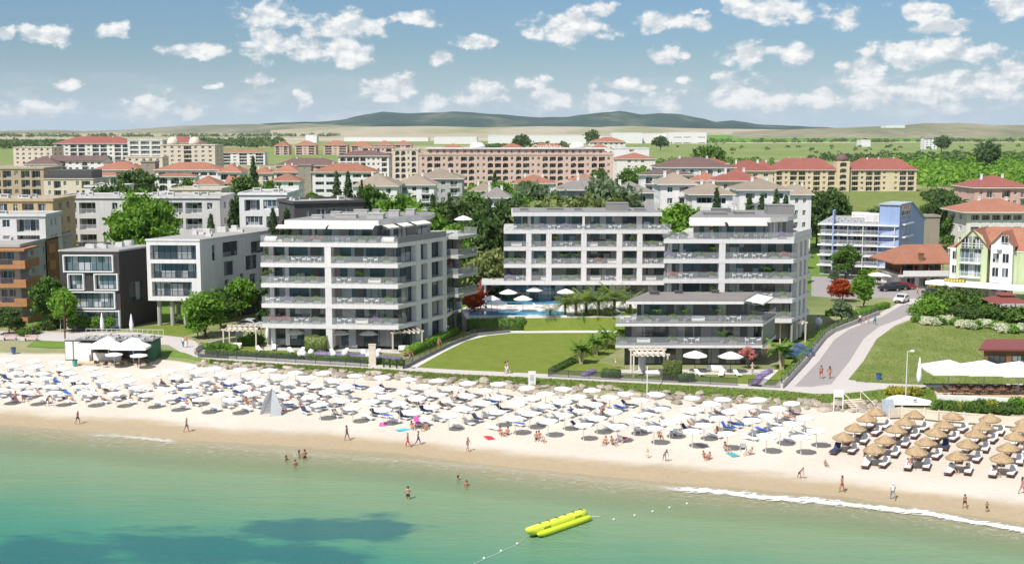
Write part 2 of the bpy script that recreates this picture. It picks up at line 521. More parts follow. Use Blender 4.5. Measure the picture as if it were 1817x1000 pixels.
# ground: sand below, dry grass and earth inland, one sheet to the horizon
m, nt, b = new_mat('ground')
pos = nt.new('ShaderNodeNewGeometry').outputs['Position']
at_ = nt.new('ShaderNodeAttribute')
at_.attribute_name = 'band'
bd = nt.math('ADD', at_.outputs['Fac'], nt.math('MULTIPLY', nt.math('SUBTRACT', nt.noise(nt.vmath('MULTIPLY', pos, (.5, 1, 1)), 0.16, 6, 0.65), 0.5), 0.22))
sand_n = nt.noise(pos, 1.3, 6, 0.7)
sand_b = nt.noise(pos, 0.09, 3, 0.5)
sand = nt.mix(nt.mapr(sand_n, 0.3, 0.7), (0.53, 0.47, 0.395), (0.585, 0.525, 0.45))
sand = nt.mix(nt.mapr(sand_b, 0.45, 0.62, 0, 0.5), sand, (0.62, 0.565, 0.49))
wet = nt.mix(nt.mapr(sand_n, 0.3, 0.7), (0.38, 0.295, 0.185), (0.43, 0.335, 0.215))
dry_f = nt.mapr(bd, 0.09, 0.21, 0, 1, True)
c = nt.mix(dry_f, wet, sand)
c = nt.mix(nt.mapr(bd, -0.35, 0.02, 1, 0), c, (0.33, 0.34, 0.22))
inl_n = nt.noise(pos, 0.03, 6, 0.65)
inl = nt.ramp(inl_n, [(0.3, (0.10, 0.15, 0.04)), (0.45, (0.19, 0.22, 0.08)), (0.6, (0.32, 0.29, 0.17)), (0.75, (0.38, 0.34, 0.25))])
far_n = nt.noise(nt.vmath('MULTIPLY', pos, (0.25, 1, 1)), 0.0022, 5, 0.6)
far = nt.ramp(far_n, [(0.3, (0.21, 0.22, 0.10)), (0.45, (0.30, 0.28, 0.16)), (0.58, (0.42, 0.36, 0.26)), (0.72, (0.36, 0.31, 0.22))])
sy = nt.new('ShaderNodeSeparateXYZ')
nt.put(sy.inputs[0], pos)
inl = nt.mix(nt.mapr(sy.outputs[1], 900, 2200), inl, far)
c = nt.mix(nt.mapr(bd, 1.15, 1.3), c, inl)
nt.put(b.inputs['Base Color'], c)
nt.put(b.inputs['Roughness'], nt.mapr(bd, 0.02, 0.25, 0.35, 0.95))
b.inputs['Specular IOR Level'].default_value = 0.25
nt.put(b.inputs['Normal'], nt.bump(nt.noise(pos, 1.6, 5, 0.7), 0.5, 0.25))
M['ground'] = m
xs = [-9000, -4000, -2000, -1000, -500, -300, -200, -150, -120] + [-100 + i for i in range(0, 171)] + [85, 110, 150, 220, 350, 600, 1200, 2500, 5000, 9000]
ys = [-60, 0, 40, 70] + [80 + i for i in range(0, 110)] + [195, 205, 220, 250, 300, 400, 600, 900, 1500, 2500, 4000, 7000, 12000, 20000]
grid_sheet('ground', xs, ys, lambda x, y: hgt(x, y) if y < 400 else 2.5, ['ground'], {'band': band})
# ------------------------------------------------------------------ sea
FOAM = line([(-200, 762), (162, 768), (240, 774), (317, 781), (400, 791), (620, 808), (760, 818), (900, 832), (1000, 843), (1100, 854), (1215, 866), (1300, 873), (1400, 883), (1500, 891), (1600, 902), (1700, 917), (1817, 938)], 0.0)
m, nt, b = new_mat('sea')
g = nt.new('ShaderNodeNewGeometry')
pos = g.outputs['Position']
a_d = nt.new('ShaderNodeAttribute'); a_d.attribute_name = 'dep'
a_f = nt.new('ShaderNodeAttribute'); a_f.attribute_name = 'foam'
a_w = nt.new('ShaderNodeAttribute'); a_w.attribute_name = 'weed'
a_s = nt.new('ShaderNodeAttribute'); a_s.attribute_name = 'surf'
n_big = nt.noise(pos, 0.055, 5, 0.6)
n_str = nt.noise(nt.vmath('MULTIPLY', pos, (0.35, 1.6, 1)), 0.35, 5, 0.65)
dd = nt.math('ADD', a_d.outputs['Fac'], nt.math('MULTIPLY', nt.math('SUBTRACT', n_big, 0.5), 14))
dd = nt.math('ADD', dd, nt.math('MULTIPLY', nt.math('SUBTRACT', n_str, 0.5), 5))
wc = nt.ramp(nt.math('DIVIDE', dd, 54), [(0.0, (0.27, 0.285, 0.155)), (0.12, (0.205, 0.28, 0.145)), (0.36, (0.155, 0.265, 0.15)), (0.62, (0.045, 0.22, 0.148)), (1.0, (0.010, 0.165, 0.135))])
weed = nt.math('ADD', a_w.outputs['Fac'], nt.math('MULTIPLY', nt.math('SUBTRACT', nt.noise(nt.vmath('MULTIPLY', pos, (0.6, 1.5, 1)), 0.16, 7, 0.7), 0.5), 1.5))
wc = nt.mix(nt.mapr(weed, 0.40, 0.68, 0, 0.8, True), wc, (0.008, 0.105, 0.12))
# foam: breaking crest, wash between crest and sand, small flecks
fn = nt.noise(nt.vmath('MULTIPLY', pos, (0.7, 1.6, 1)), 1.5, 7, 0.75)
fd = nt.math('ABSOLUTE', nt.math('ADD', a_f.outputs['Fac'], nt.math('MULTIPLY', nt.math('SUBTRACT', nt.noise(pos, 0.22, 4, 0.6), 0.5), 2.6)))
crest = nt.math('MULTIPLY', nt.mapr(nt.math('ADD', nt.mapr(fd, 0.0, 2.1, 1, 0), nt.math('MULTIPLY', nt.math('SUBTRACT', fn, 0.5), 2.6)), 0.45, 0.8), a_s.outputs['Fac'])
vor = nt.new('ShaderNodeTexVoronoi', feature='DISTANCE_TO_EDGE')
nt.put(vor.inputs['Vector'], nt.vmath('ADD', nt.vmath('MULTIPLY', pos, (0.6, 1.3, 1)), nt.vmath('SCALE', nt.noise(pos, 0.8, 4, 0.6, col=True))))
vor.inputs['Vector'].links[0].from_node.inputs[1].links[0].from_node.inputs['Scale'].default_value = 1.2
vor.inputs['Scale'].default_value = 1.1
lace = nt.mapr(vor.outputs[0], 0.0, 0.09, 1, 0)
lace = nt.math('MULTIPLY', lace, nt.mapr(fn, 0.45, 0.6))
washw = nt.math('MULTIPLY', nt.mapr(a_d.outputs['Fac'], 0.2, 1.0), nt.mapr(a_d.outputs['Fac'], 4.0, 8.5, 1, 0))
wash = nt.math('MULTIPLY', nt.math('MULTIPLY', lace, washw), 0.85)
foam = nt.math('MAXIMUM', crest, wash, clamp=True)
col = nt.mix(foam, wc, (0.86, 0.87, 0.85))
nt.put(b.inputs['Base Color'], col)
nt.put(b.inputs['Roughness'], nt.mapr(foam, 0, 1, 0.14, 0.8))
b.inputs['IOR'].default_value = 1.33
b.inputs['Specular IOR Level'].default_value = 0.25
rip = nt.noise(nt.vmath('MULTIPLY', pos, (0.6, 1.3, 1)), 1.4, 6, 0.68)
rip2 = nt.noise(nt.vmath('MULTIPLY', pos, (0.2, 1, 1)), 0.35, 3, 0.6)
hh = nt.math('ADD', nt.math('MULTIPLY', rip, 0.35), nt.math('MULTIPLY', rip2, 0.65))
nt.put(b.inputs['Normal'], nt.bump(hh, 0.85, 0.5))
tb = nt.new('ShaderNodeBsdfTransparent')
mx = nt.new('ShaderNodeMixShader')
op = nt.mapr(nt.math('ADD', a_d.outputs['Fac'], nt.math('MULTIPLY', nt.math('SUBTRACT', fn, 0.5), 1.2)), 0.0, 13.0, 0.10, 1.0)
nt.put(mx.inputs[0], nt.math('MAXIMUM', op, foam))
nt.l.new(tb.outputs[0], mx.inputs[1])
nt.l.new(b.outputs[0], mx.inputs[2])
nt.l.new(mx.outputs[0], m.node_tree.nodes['Material Output'].inputs[0])
M['sea'] = m
SURF = lerp_fn([(at(120, 770, 0).x, 0), (at(180, 770, 0).x, 0.55), (at(300, 780, 0).x, 0.75), (at(325, 780, 0).x, 0.15), (at(620, 800, 0).x, 0.25), (at(800, 820, 0).x, 0.35), (at(1150, 860, 0).x, 0.25), (at(1230, 866, 0).x, 1.0), (90, 1.0)])
def weedf(x, y):
  v = 0
  for (a, b_, rx, ry) in ((80, 985, 190, 42), (330, 968, 190, 34), (560, 945, 170, 24), (680, 940, 60, 26), (560, 990, 110, 26)):
    p = at(a, b_, 0)
    q = at(a + rx, b_, 0)
    u = at(a, b_ + ry, 0)
    d = math.hypot((x - p.x) / (q.x - p.x), (y - p.y) / (p.y - u.y))
    v = max(v, 1 - 0.5 * d)
  return v
grid_sheet('sea', [-9000, -2000, -500, -200, -120] + [-100 + i for i in range(0, 171)] + [80, 100, 150, 300, 900, 3000, 9000], [-9000, -2000, -400, -60, 20, 60] + [70 + i * 0.8 for i in range(0, 150)], lambda x, y: 0.0 if y < WATER(x) + 1.5 else -0.6, ['sea'],
     {'dep': lambda x, y: min(90, WATER(x) - y), 'foam': lambda x, y: (FOAM(x) - 0.35 - y), 'weed': weedf, 'surf': lambda x, y: SURF(x)})
# ------------------------------------------------------------------ paths, roads, lawns: thin sheets on the ground
def P2(pts, z=2.5):
  return [at(a, b_, z) for a, b_ in pts]
def sheet(name, pts, z, mt, thick=0.004, curb=0):
  mb = MB()
  poly = [(p.x, p.y) for p in P2(pts, z)]
  mb.prism(poly, z - 0.15, z + curb)
  return structure(name, mb, [mt])
def strip(name, upper, lower, z, mt):
  mb = MB()
  for k in range(len(upper) - 1):
    q = P2([lower[k], lower[k + 1], upper[k + 1], upper[k]], z)
    mb.add([tuple(v) for v in q], [(0, 1, 2, 3)])
  return structure(name, mb, [mt])
# grass bank between promenade and sand
xs = [at(290 + i * 15, 650, 2.5).x for i in range(-22, 105)]
def bank_sheet():
  vs, fs = [], []
  N = 7
  for x in xs:
    lo_, hi = SANDTOP(x), PATHLOW(x)
    lo2 = lo_ + (hi - lo_) * 0.6 + 0.8 * math.sin(x * 0.9) * 0.3
    for k in range(N):
      y = lo2 + (hi - lo2 + 0.3) * k / (N - 1)
      vs.append((x, y, hgt(x, min(y, hi)) + 0.05 + random.random() * 0.05 * (0 < k < N - 1)))
  for i in range(len(xs) - 1):
    for k in range(N - 1):
      fs.append((i * N + k, (i + 1) * N + k, (i + 1) * N + k + 1, i * N + k + 1))
  mb = MB().add(vs, fs)
  return structure('grass_bank', mb, ['grass_bank'], True)
bank_sheet()
# promenade
PU = [(-60, 584), (0, 587), (120, 589), (240, 589), (322, 598), (345, 604), (372, 627), (420, 631), (490, 635), (600, 641), (700, 649), (800, 655), (950, 662), (1100, 670), (1250, 677), (1376, 683.5)]
PL = [(-60, 600), (0, 603), (120, 606), (240, 608), (300, 612), (316, 622), (345, 634), (400, 640), (490, 646), (600, 651), (700, 657.5), (800, 664.5), (950, 671.5), (1100, 679), (1250, 687), (1376, 694)]
strip('promenade_path', PU, PL, 2.53, 'paving')
# road that climbs from the promenade to the car park, with pale pavements on both sides
strip('side_road', [(1376, 683.5), (1420, 640), (1452, 602), (1478, 583), (1520, 570), (1552, 560), (1590, 540), (1618, 523), (1600, 505), (1560, 498)],
   [(1510, 694), (1535, 640), (1560, 598), (1588, 577), (1625, 563), (1655, 545), (1672, 532), (1720, 520), (1800, 510), (1817, 505)], 2.512, 'paving')
strip('road_lane', [(1408, 687), (1452, 641), (1480, 603), (1506, 584), (1540, 571), (1566, 561), (1600, 541)],
   [(1468, 690), (1507, 641), (1533, 600), (1560, 579), (1598, 565), (1630, 549), (1650, 536)], 2.518, 'asphalt')
strip('parking_ground', [(1440, 490), (1500, 492), (1560, 488), (1640, 486), (1700, 500), (1817, 510)], [(1440, 525), (1500, 530), (1560, 528), (1640, 530), (1720, 540), (1817, 545)], 2.515, 'asphalt')
strip('promenade_east', [(1376, 683.5), (1440, 686), (1510, 676), (1560, 679), (1650, 683), (1817, 680)], [(1376, 694), (1450, 701), (1500, 700), (1560, 690), (1650, 689), (1817, 690)], 2.524, 'paving')
sheet('meadow', [(1505, 673), (1532, 640), (1556, 600), (1590, 579), (1640, 562), (1700, 556), (1817, 560), (1900, 575), (1900, 690), (1817, 682), (1650, 684), (1570, 681)], 2.52, 'grass_wild')
sheet('lawn', [(722, 652), (790, 598), (830, 588), (905, 591), (1090, 590), (1150, 593), (1060, 640), (975, 664), (950, 662)], 2.515, 'grass_fresh')
sheet('verge', [(215, 583), (300, 574), (350, 574), (350, 590), (322, 597), (240, 588)], 2.506, 'grass_fresh')
# ------------------------------------------------------------------ building kit
def window_mesh(w_, h_, frame='white_metal', glass='glass_dark', bars=1, d=0.12, name='window'):
  "a window that fills an opening: frame, mullions, pane (origin at lower left outer corner)"
  mb = MB()
  t = 0.07 if w_ < 2 else 0.09
  mb.box(0, w_, 0, d, 0, t, 0).box(0, w_, 0, d, h_ - t, h_, 0).box(0, t, 0, d, t, h_ - t, 0).box(w_ - t, w_, 0, d, t, h_ - t, 0)
  for i in range(1, bars + 1):
    x = w_ * i / (bars + 1)
    mb.box(x - 0.035, x + 0.035, 0.01, d, t, h_ - t, 0)
  mb.quad((t, d * 0.6, t), (w_ - t, d * 0.6, t), (w_ - t, d * 0.6, h_ - t), (t, d * 0.6, h_ - t), 1)
  return mb.mesh(name, [frame, glass])
_wc = {}
def win(w_, h_, frame, glass, bars):
  k = (round(w_, 2), round(h_, 2), frame, glass, bars)
  if k not in _wc:
    _wc[k] = window_mesh(w_, h_, frame, glass, bars)
  return _wc[k]
_rc = {}
def railing(w_, kind='bars', d=0.9, h_=1.0):
  "a balcony: slab, front and side railing; origin at the wall, left end; projects towards -y by d"
  k = (round(w_, 2), kind, round(d, 2))
  if k in _rc: return _rc[k]
  mb = MB()
  if d > 0:
    mb.box(0, w_, -d, 0, -0.16, 0.0, 0)
  if kind == 'solid':
    mb.box(0, w_, -d - 0.1, -d, -0.16, h_, 0)
    if d > 0.3:
      mb.box(0, 0.1, -d, -0.01, 0.0, h_, 0).box(w_ - 0.1, w_, -d, -0.01, 0.0, h_, 0)
  elif kind == 'glass':
    mb.quad((0, -d, 0.02), (w_, -d, 0.02), (w_, -d, h_), (0, -d, h_), 2)
    mb.box(0, w_, -d - 0.03, -d + 0.03, h_, h_ + 0.05, 1)
  else:
    n = max(2, int(w_ / 0.22))
    mb.box(0, w_, -d - 0.02, -d + 0.03, h_ - 0.06, h_, 1)
    for i in range(n + 1):
      x = i * w_ / n
      mb.box(x - 0.018, x + 0.018, -d - 0.01, -d + 0.02, 0.0, h_ - 0.06, 1)
    if d > 0.3:
      for x in (0, w_):
        mb.box(x - 0.02, x + 0.02, -d, 0, h_ - 0.05, h_, 1)
  mats = {'bars': ['stucco_light', 'dark_metal'], 'wbars': ['wall_white', 'white_metal'], 'solid': ['wall_white'], 'ochre': ['wall_white'], 'glass': ['wall_white', 'white_metal', 'glass_rail']}[kind]
  _rc[k] = mb.mesh('balcony', mats)
  return _rc[k]
def cols_of(L, spec, margin=0.8):
  "spec like 'wbwdw': spread the bays evenly over the length; returns [(kind, x0, x1)]"
  n = len(spec)
  wt_ = {'w': 1.0, 'b': 1.25, 'd': 1.35, 'l': 1.5, '-': 0.9, 'W': 1.8, 'a': 1.0, 'A': 1.3, 's': 0.6}
  tot = sum(wt_[c] for c in spec)
  u = (L - 2 * margin) / tot
  x = margin
  out = []
  for c in spec:
    ww = wt_[c] * u
    g = {'w': 0.42, 'b': 0.6, 'd': 0.8, 'l': 0.86, '-': 0, 'W': 0.8, 'a': 0.45, 'A': 0.72, 's': 0.45}[c] * ww
    if c != '-':
      out.append((c, x + (ww - g) / 2, x + (ww + g) / 2))
    x += ww
  return out
def facade(root, wall, T, L, z0, nf, fh, spec, t=1.2, frame='white_metal', glass='glass_dark', rail='bars', bd=0.9, base=None, railmat=None, skip0=None):
  """one wall face: piers and bands as real thickness, windows set in the openings, loggias, balconies.
  T puts local x (along), y (into the building), z (up) into the building's own frame."""
  rot = T.to_euler().z
  for f in range(nf):
    sp = spec[f] if isinstance(spec, (list, tuple)) else spec
    cs = cols_of(L, sp)
    zf = z0 + f * fh
    # bands under and over, per column heights differ -> fill per column
    x = 0.0
    for (k, a, b_) in cs:
      wall.box(x, a, 0, t, zf, zf + fh, 0, T)
      sill, head = {'w': (0.95, 2.35), 'W': (0.5, 2.4), 'a': (0.8, 2.45), 'A': (0.12, 2.55), 's': (1.2, 2.2)}.get(k, (0.12, 2.4))
      head = min(head, fh - 0.3)
      wall.box(a, b_, 0, t, zf, zf + sill, 0, T)
      wall.box(a, b_, 0, t, zf + head, zf + fh, 0, T)
      w_, h_ = b_ - a, head - sill
      if k in 'aA':
        r_ = min(w_ / 2, 0.7)
        ns = 8
        for i in range(ns):
          xa, xb = a + w_ * i / ns, a + w_ * (i + 1) / ns
          ua, ub = (2 * i / ns - 1), (2 * (i + 1) / ns - 1)
          ha, hb = head - r_ + r_ * math.sqrt(max(0, 1 - ua * ua)), head - r_ + r_ * math.sqrt(max(0, 1 - ub * ub))
          wall.add([(xa, 0, zf + ha), (xb, 0, zf + hb), (xb, 0, zf + head), (xa, 0, zf + head), (xa, 0.16, zf + ha), (xb, 0.16, zf + hb), (xb, 0.16, zf + head), (xa, 0.16, zf + head)],
              [(0, 1, 2, 3), (5, 4, 7, 6), (1, 0, 4, 5)], 0, T)
      if k in 'dAl':      # loggia: glazed back wall, railing in front
        p = T @ Vector((a, t - 0.14, zf + sill))
        inst('window', win(w_, h_, frame, glass, 2 if w_ < 4 else 3), root, p, rot)
        p = T @ Vector((a, 0.06, zf + sill))
        inst('railing', railing(w_, rail, 0.0), root, p, rot)
      elif k == 'b':
        p = T @ Vector((a, 0.16, zf + sill))
        inst('window', win(w_, h_, frame, glass, 1), root, p, rot)
        p = T @ Vector((a - 0.35, 0, zf + sill - 0.02))
        inst('balcony', railing(w_ + 0.7, rail, bd), root, p, rot)
      else:
        p = T @ Vector((a, 0.17, zf + sill))
        inst('window', win(w_, h_, frame, glass, 1 if w_ < 2 else 3), root, p, rot)
      x = b_
    wall.box(x, L, 0, t, zf, zf + fh, 0, T)
def hip_roof(mb, x0, x1, y0, y1, z, h, over=0.8, m=0, mu=1, ridge=None, T=None):
  x0 -= over; x1 += over; y0 -= over; y1 += over
  W_, D_ = x1 - x0, y1 - y0
  e = 0.22
  if W_ >= D_:
    i = D_ / 2 if ridge is None else ridge
    r0, r1 = (x0 + i, (y0 + y1) / 2), (x1 - i, (y0 + y1) / 2)
    vs = [(x0, y0, z), (x1, y0, z), (x1, y1, z), (x0, y1, z), (x0, y0, z + e), (x1, y0, z + e), (x1, y1, z + e), (x0, y1, z + e), (r0[0], r0[1], z + h), (r1[0], r1[1], z + h)]
    fs = [(4, 5, 9, 8), (5, 6, 9), (6, 7, 8, 9), (7, 4, 8)]
  else:
    i = W_ / 2 if ridge is None else ridge
    vs = [(x0, y0, z), (x1, y0, z), (x1, y1, z), (x0, y1, z), (x0, y0, z + e), (x1, y0, z + e), (x1, y1, z + e), (x0, y1, z + e), ((x0 + x1) / 2, y0 + i, z + h), ((x0 + x1) / 2, y1 - i, z + h)]
    fs = [(4, 5, 8), (5, 6, 9, 8), (6, 7, 9), (7, 4, 8, 9)]
  mb.add(vs, fs, m, T)
  mb.add(vs[:8], [(0, 3, 2, 1), (0, 1, 5, 4), (1, 2, 6, 5), (2, 3, 7, 6), (3, 0, 4, 7)], mu, T)
def gable_roof(mb, x0, x1, y0, y1, z, h, over=0.6, m=0, mw=1, axis='x', T=None, wall=None):
  "ridge along x (or along y); gable walls filled"
  if axis == 'y':
    S = Matrix(((0, 1, 0, 0), (1, 0, 0, 0), (0, 0, 1, 0), (0, 0, 0, 1)))
    T = (T @ S) if T is not None else S
    x0, x1, y0, y1 = y0, y1, x0, x1
  ym = (y0 + y1) / 2
  sl = h / ((y1 - y0) / 2)
  a, b_ = x0 - over, x1 + over
  ya, yb = y0 - over, y1 + over
  za = z - sl * over
  t = 0.18
  for (p, q) in ((ya, ym), (yb, ym)):
    vs = [(a, p, za + 0.05), (b_, p, za + 0.05), (b_, q, z + h + 0.05), (a, q, z + h + 0.05)]
    vs += [(v[0], v[1], v[2] + t) for v in vs]
    mb.add(vs, [(0, 3, 2, 1), (4, 5, 6, 7), (0, 1, 5, 4), (1, 2, 6, 5), (2, 3, 7, 6), (3, 0, 4, 7)], m, T)
  (wall or mb).add([(x0, y0, z), (x0, y1, z), (x0, ym, z + h), (x1, y0, z), (x1, y1, z), (x1, ym, z + h)], [(0, 1, 2), (3, 5, 4)], 0 if wall else mw, T)
def building(label, px0, px1, ytop, Y0, Y1=None, depth=14, nf=None, fh=None, wall='wall_white', roof='hip', rmat='tile_orange', rh=2.6, spec='wbw', side='ww', glass='glass_dark', frame='white_metal',
      rail='bars', z0=2.5, over=0.8, name='apartment_building', cat='building', group=None, units=2, chim=2, t=1.2, skew=0, bd=0.9, parapet=0.5):
  """a building given by the picture columns of its front corners, the height of its wall top in the picture and its distance"""
  Y1 = Y0 if Y1 is None else Y1
  a, b_ = atY(px0, ytop, Y0), atY(px1, ytop, Y1)
  zt = a.z
  L = math.hypot(b_.x - a.x, b_.y - a.y)
  rz = math.atan2(b_.y - a.y, b_.x - a.x)
  H = zt - z0
  if nf is None:
    nf = max(1, round(H / (fh or 3.0)))
  fh = H / nf
  root = thing(name, label, cat, (a.x, a.y, z0), rz, group)
  wl = MB()
  wl.box(t, L - t, t, depth - t, 0, H, 0)
  facade(root, wl, Matrix.Identity(4), L, 0, nf, fh, spec, t, frame, glass, rail, bd)
  # side walls (turned faces), and a plain back wall
  TL = Matrix.Translation((0, depth, 0)) @ Matrix.Rotation(-PI / 2, 4, 'Z')
  TR = Matrix.Translation((L, 0, 0)) @ Matrix.Rotation(PI / 2, 4, 'Z')
  Ti = 0.003
  TLs = Matrix.Translation((0.0, depth - t, 0)) @ Matrix.Rotation(-PI / 2, 4, 'Z')
  TRs = Matrix.Translation((L, t, 0)) @ Matrix.Rotation(PI / 2, 4, 'Z')
  if a.x > -5 :
    facade(root, wl, TLs, depth - 2 * t, 0, nf, fh, side, t, frame, glass, rail, bd)
    wl.box(L - t, L, t, depth - t, 0, H, 0)
  else:
    facade(root, wl, TRs, depth - 2 * t, 0, nf, fh, side, t, frame, glass, rail, bd)
    wl.box(0, t, t, depth - t, 0, H, 0)
  wl.box(0, L, depth - t, depth, 0, H, 0)
  rf = MB()
  if roof == 'hip':
    hip_roof(rf, 0, L, 0, depth, H, rh, over)
    ro = rf.build('roof', [rmat, 'wall_white'], root)
    for i in range(chim):
      c = MB()
      cx = L * (0.3 + 0.4 * i / max(1, chim - 1)) + random.uniform(-1, 1)
      cy = depth * random.uniform(0.42, 0.6)
      c.box(cx - 0.32, cx + 0.32, cy - 0.3, cy + 0.3, H + rh * 0.4, H + rh + 0.3).box(cx - 0.4, cx + 0.4, cy - 0.38, cy + 0.38, H + rh + 0.3, H + rh + 0.42)
      c.build('chimney', ['wall_white'], ro)
  elif roof == 'gable':
    gable_roof(rf, 0, L, 0, depth, H, rh, over, wall=wl)
    rf.build('roof', [rmat, wall], root)
  elif roof == 'none':
    pass
  else:
    rf.box(-0.25, L + 0.25, -0.25, depth + 0.25, H, H + 0.18, 1)
    p = parapet
    if p > 0:
      rf.box(-0.2, L + 0.2, -0.2, 0.1, H + 0.18, H + p, 1).box(-0.2, L + 0.2, depth - 0.1, depth + 0.2, H + 0.18, H + p, 1)
      rf.box(-0.2, 0.1, 0.1, depth - 0.1, H + 0.18, H + p, 1).box(L - 0.1, L + 0.2, 0.1, depth - 0.1, H + 0.18, H + p, 1)
    rf.box(0.1, L - 0.1, 0.1, depth - 0.1, H + 0.18, H + 0.24, 0)
    ro = rf.build('roof', [rmat if rmat.startswith('roof') else 'roof_gravel', wall], root)
    for i in range(units):
      u = MB()
      cx, cy = random.uniform(0.12, 0.85) * L, random.uniform(0.25, 0.75) * depth
      s_ = random.uniform(0.4, 0.9)
      u.box(cx - s_, cx + s_, cy - s_ * 0.7, cy + s_ * 0.7, H + 0.24, H + 0.24 + random.uniform(0.4, 0.9), 0)
      u.box(cx - s_ * 0.7, cx + s_ * 0.7, cy - s_ * 0.72, cy - s_ * 0.7, H + 0.5, H + 0.9, 1)
      u.build('roof_unit', ['stucco_light', 'concrete_dark'], ro)
  wl.build('wall', [wall], root)
  return root, L, H, fh
for nm, c_ in (('wall_cream', (0.66, 0.565, 0.455)), ('wall_peach', (0.62, 0.43, 0.37)), ('wall_ochre', (0.52, 0.38, 0.20)), ('wall_yellow', (0.66, 0.54, 0.36)), ('wall_pink', (0.58, 0.38, 0.33)), ('wall_green', (0.50, 0.57, 0.34)),
       ('wall_blue', (0.29, 0.39, 0.62)), ('wall_greyblue', (0.38, 0.42, 0.47)), ('wall_grey', (0.42, 0.41, 0.40)), ('wall_brown', (0.24, 0.115, 0.055)), ('wall_orange', (0.42, 0.20, 0.085)), ('wall_charcoal', (0.052, 0.042, 0.045)), ('wall_stone', (0.30, 0.26, 0.21)),
       ('wall_offwhite', (0.70, 0.67, 0.63)), ('wall_darkbox', (0.075, 0.07, 0.072)), ('wall_tan', (0.44, 0.34, 0.23))):
  mat(nm, c_, 0.8, 0.07, 0.5, 0.05, 0.55)
# ------------------------------------------------------------------ plants
leaf_mat('leaf_mid', (0.035, 0.075, 0.014), (0.115, 0.20, 0.035))
leaf_mat('leaf_bright', (0.05, 0.12, 0.012), (0.16, 0.29, 0.035))
leaf_mat('leaf_dark', (0.030, 0.060, 0.016), (0.085, 0.14, 0.036))
leaf_mat('leaf_olive', (0.07, 0.095, 0.025), (0.21, 0.25, 0.085))
leaf_mat('leaf_conifer', (0.028, 0.056, 0.022), (0.08, 0.125, 0.048), 0.7, 0.2)
leaf_mat('leaf_silver', (0.06, 0.095, 0.05), (0.15, 0.20, 0.105))
leaf_mat('leaf_yellow', (0.20, 0.19, 0.02), (0.42, 0.38, 0.05))
leaf_mat('leaf_red', (0.16, 0.025, 0.008), (0.46, 0.085, 0.02))
leaf_mat('leaf_pink', (0.25, 0.08, 0.07), (0.50, 0.20, 0.18))
leaf_mat('leaf_lavender', (0.16, 0.12, 0.25), (0.36, 0.27, 0.50))
leaf_mat('leaf_white', (0.30, 0.34, 0.22), (0.62, 0.62, 0.52))
leaf_mat('leaf_palm', (0.05, 0.10, 0.012), (0.19, 0.26, 0.05), 0.45)
leaf_mat('leaf_grass', (0.12, 0.17, 0.035), (0.24, 0.28, 0.08))
leaf_mat('leaf_haze', (0.04, 0.075, 0.025), (0.10, 0.155, 0.05))
def leaf_cloud(rng, pts, nrm, size, flat=0.5, aspect=0.6):
  "n quads around pts, tilted about their normals; returns verts, faces"
  n = len(pts)
  rnd = rng.normal(size=(n, 3))
  nn = nrm * (1 - flat) + rnd * flat * 0.9
  nn /= np.linalg.norm(nn, axis=1)[:, None] + 1e-9
  a = np.cross(nn, rng.normal(size=(n, 3)))
  a /= np.linalg.norm(a, axis=1)[:, None] + 1e-9
  b_ = np.cross(nn, a)
  s = size * rng.uniform(0.55, 1.25, (n, 1))
  a = a * s
  b_ = b_ * s * aspect
  V = np.stack([pts - a, pts - b_ * 0.9, pts + a * 1.05 + nn * s * 0.15, pts + b_], 1).reshape(-1, 3)
  F = np.arange(4 * n).reshape(-1, 4)
  return V, F
def np_mesh(name, V, F, mats, mi=None, smooth=False):
  me = bpy.data.meshes.new(name)
  me.vertices.add(len(V))
  me.vertices.foreach_set('co', np.asarray(V, dtype=np.float32).ravel())
  nf = len(F)
  me.loops.add(nf * 4)
  me.loops.foreach_set('vertex_index', np.asarray(F, dtype=np.int32).ravel())
  me.polygons.add(nf)
  me.polygons.foreach_set('loop_start', np.arange(nf, dtype=np.int32) * 4)
  me.polygons.foreach_set('loop_total', np.full(nf, 4, dtype=np.int32))
  for k in mats: me.materials.append(M[k])
  if mi is not None: me.polygons.foreach_set('material_index', mi)
  me.update(calc_edges=True)
  me.validate()
  return me
def lobes_crown(seed, lobes, n, size, flat=0.55, fill=0.25):
  "leaf clumps over a set of ellipsoid lobes, broken into sub-clumps so that gaps and dark pockets show"
  rng = np.random.default_rng(seed)
  lob = np.array(lobes, float)
  vol = lob[:, 3] * lob[:, 4] + lob[:, 3] * lob[:, 5]
  k = rng.choice(len(lob), n, p=vol / vol.sum())
  # tufts: every leaf belongs to one of many small tufts on the lobe's skin
  nt_ = max(20, n // 22)
  tk = rng.choice(len(lob), nt_, p=vol / vol.sum())
  td = rng.normal(size=(nt_, 3)); td /= np.linalg.norm(td, axis=1)[:, None]
  td[:, 2] = np.where(td[:, 2] < -0.5, -td[:, 2] * 0.6, td[:, 2])
  tr = rng.uniform(0.74, 1.08, (nt_, 1))
  tc_ = lob[tk, :3] + td * lob[tk, 3:6] * tr
  own = rng.integers(0, nt_, n)
  sp = size * rng.uniform(1.2, 2.3, (n, 1))
  p = tc_[own] + rng.normal(size=(n, 3)) * sp * (0.62, 0.62, 0.42)
  nr = td[own] + rng.normal(size=(n, 3)) * 0.25 + (0, 0, 0.35)
  nf_ = int(n * fill)
  d = rng.normal(size=(nf_, 3)); d /= np.linalg.norm(d, axis=1)[:, None]
  kk = rng.choice(len(lob), nf_, p=vol / vol.sum())
  p2 = lob[kk, :3] + d * lob[kk, 3:6] * rng.uniform(0.3, 0.85, (nf_, 1))
  p = np.vstack([p, p2]); nr = np.vstack([nr, d])
  return leaf_cloud(rng, p, nr, size, flat)
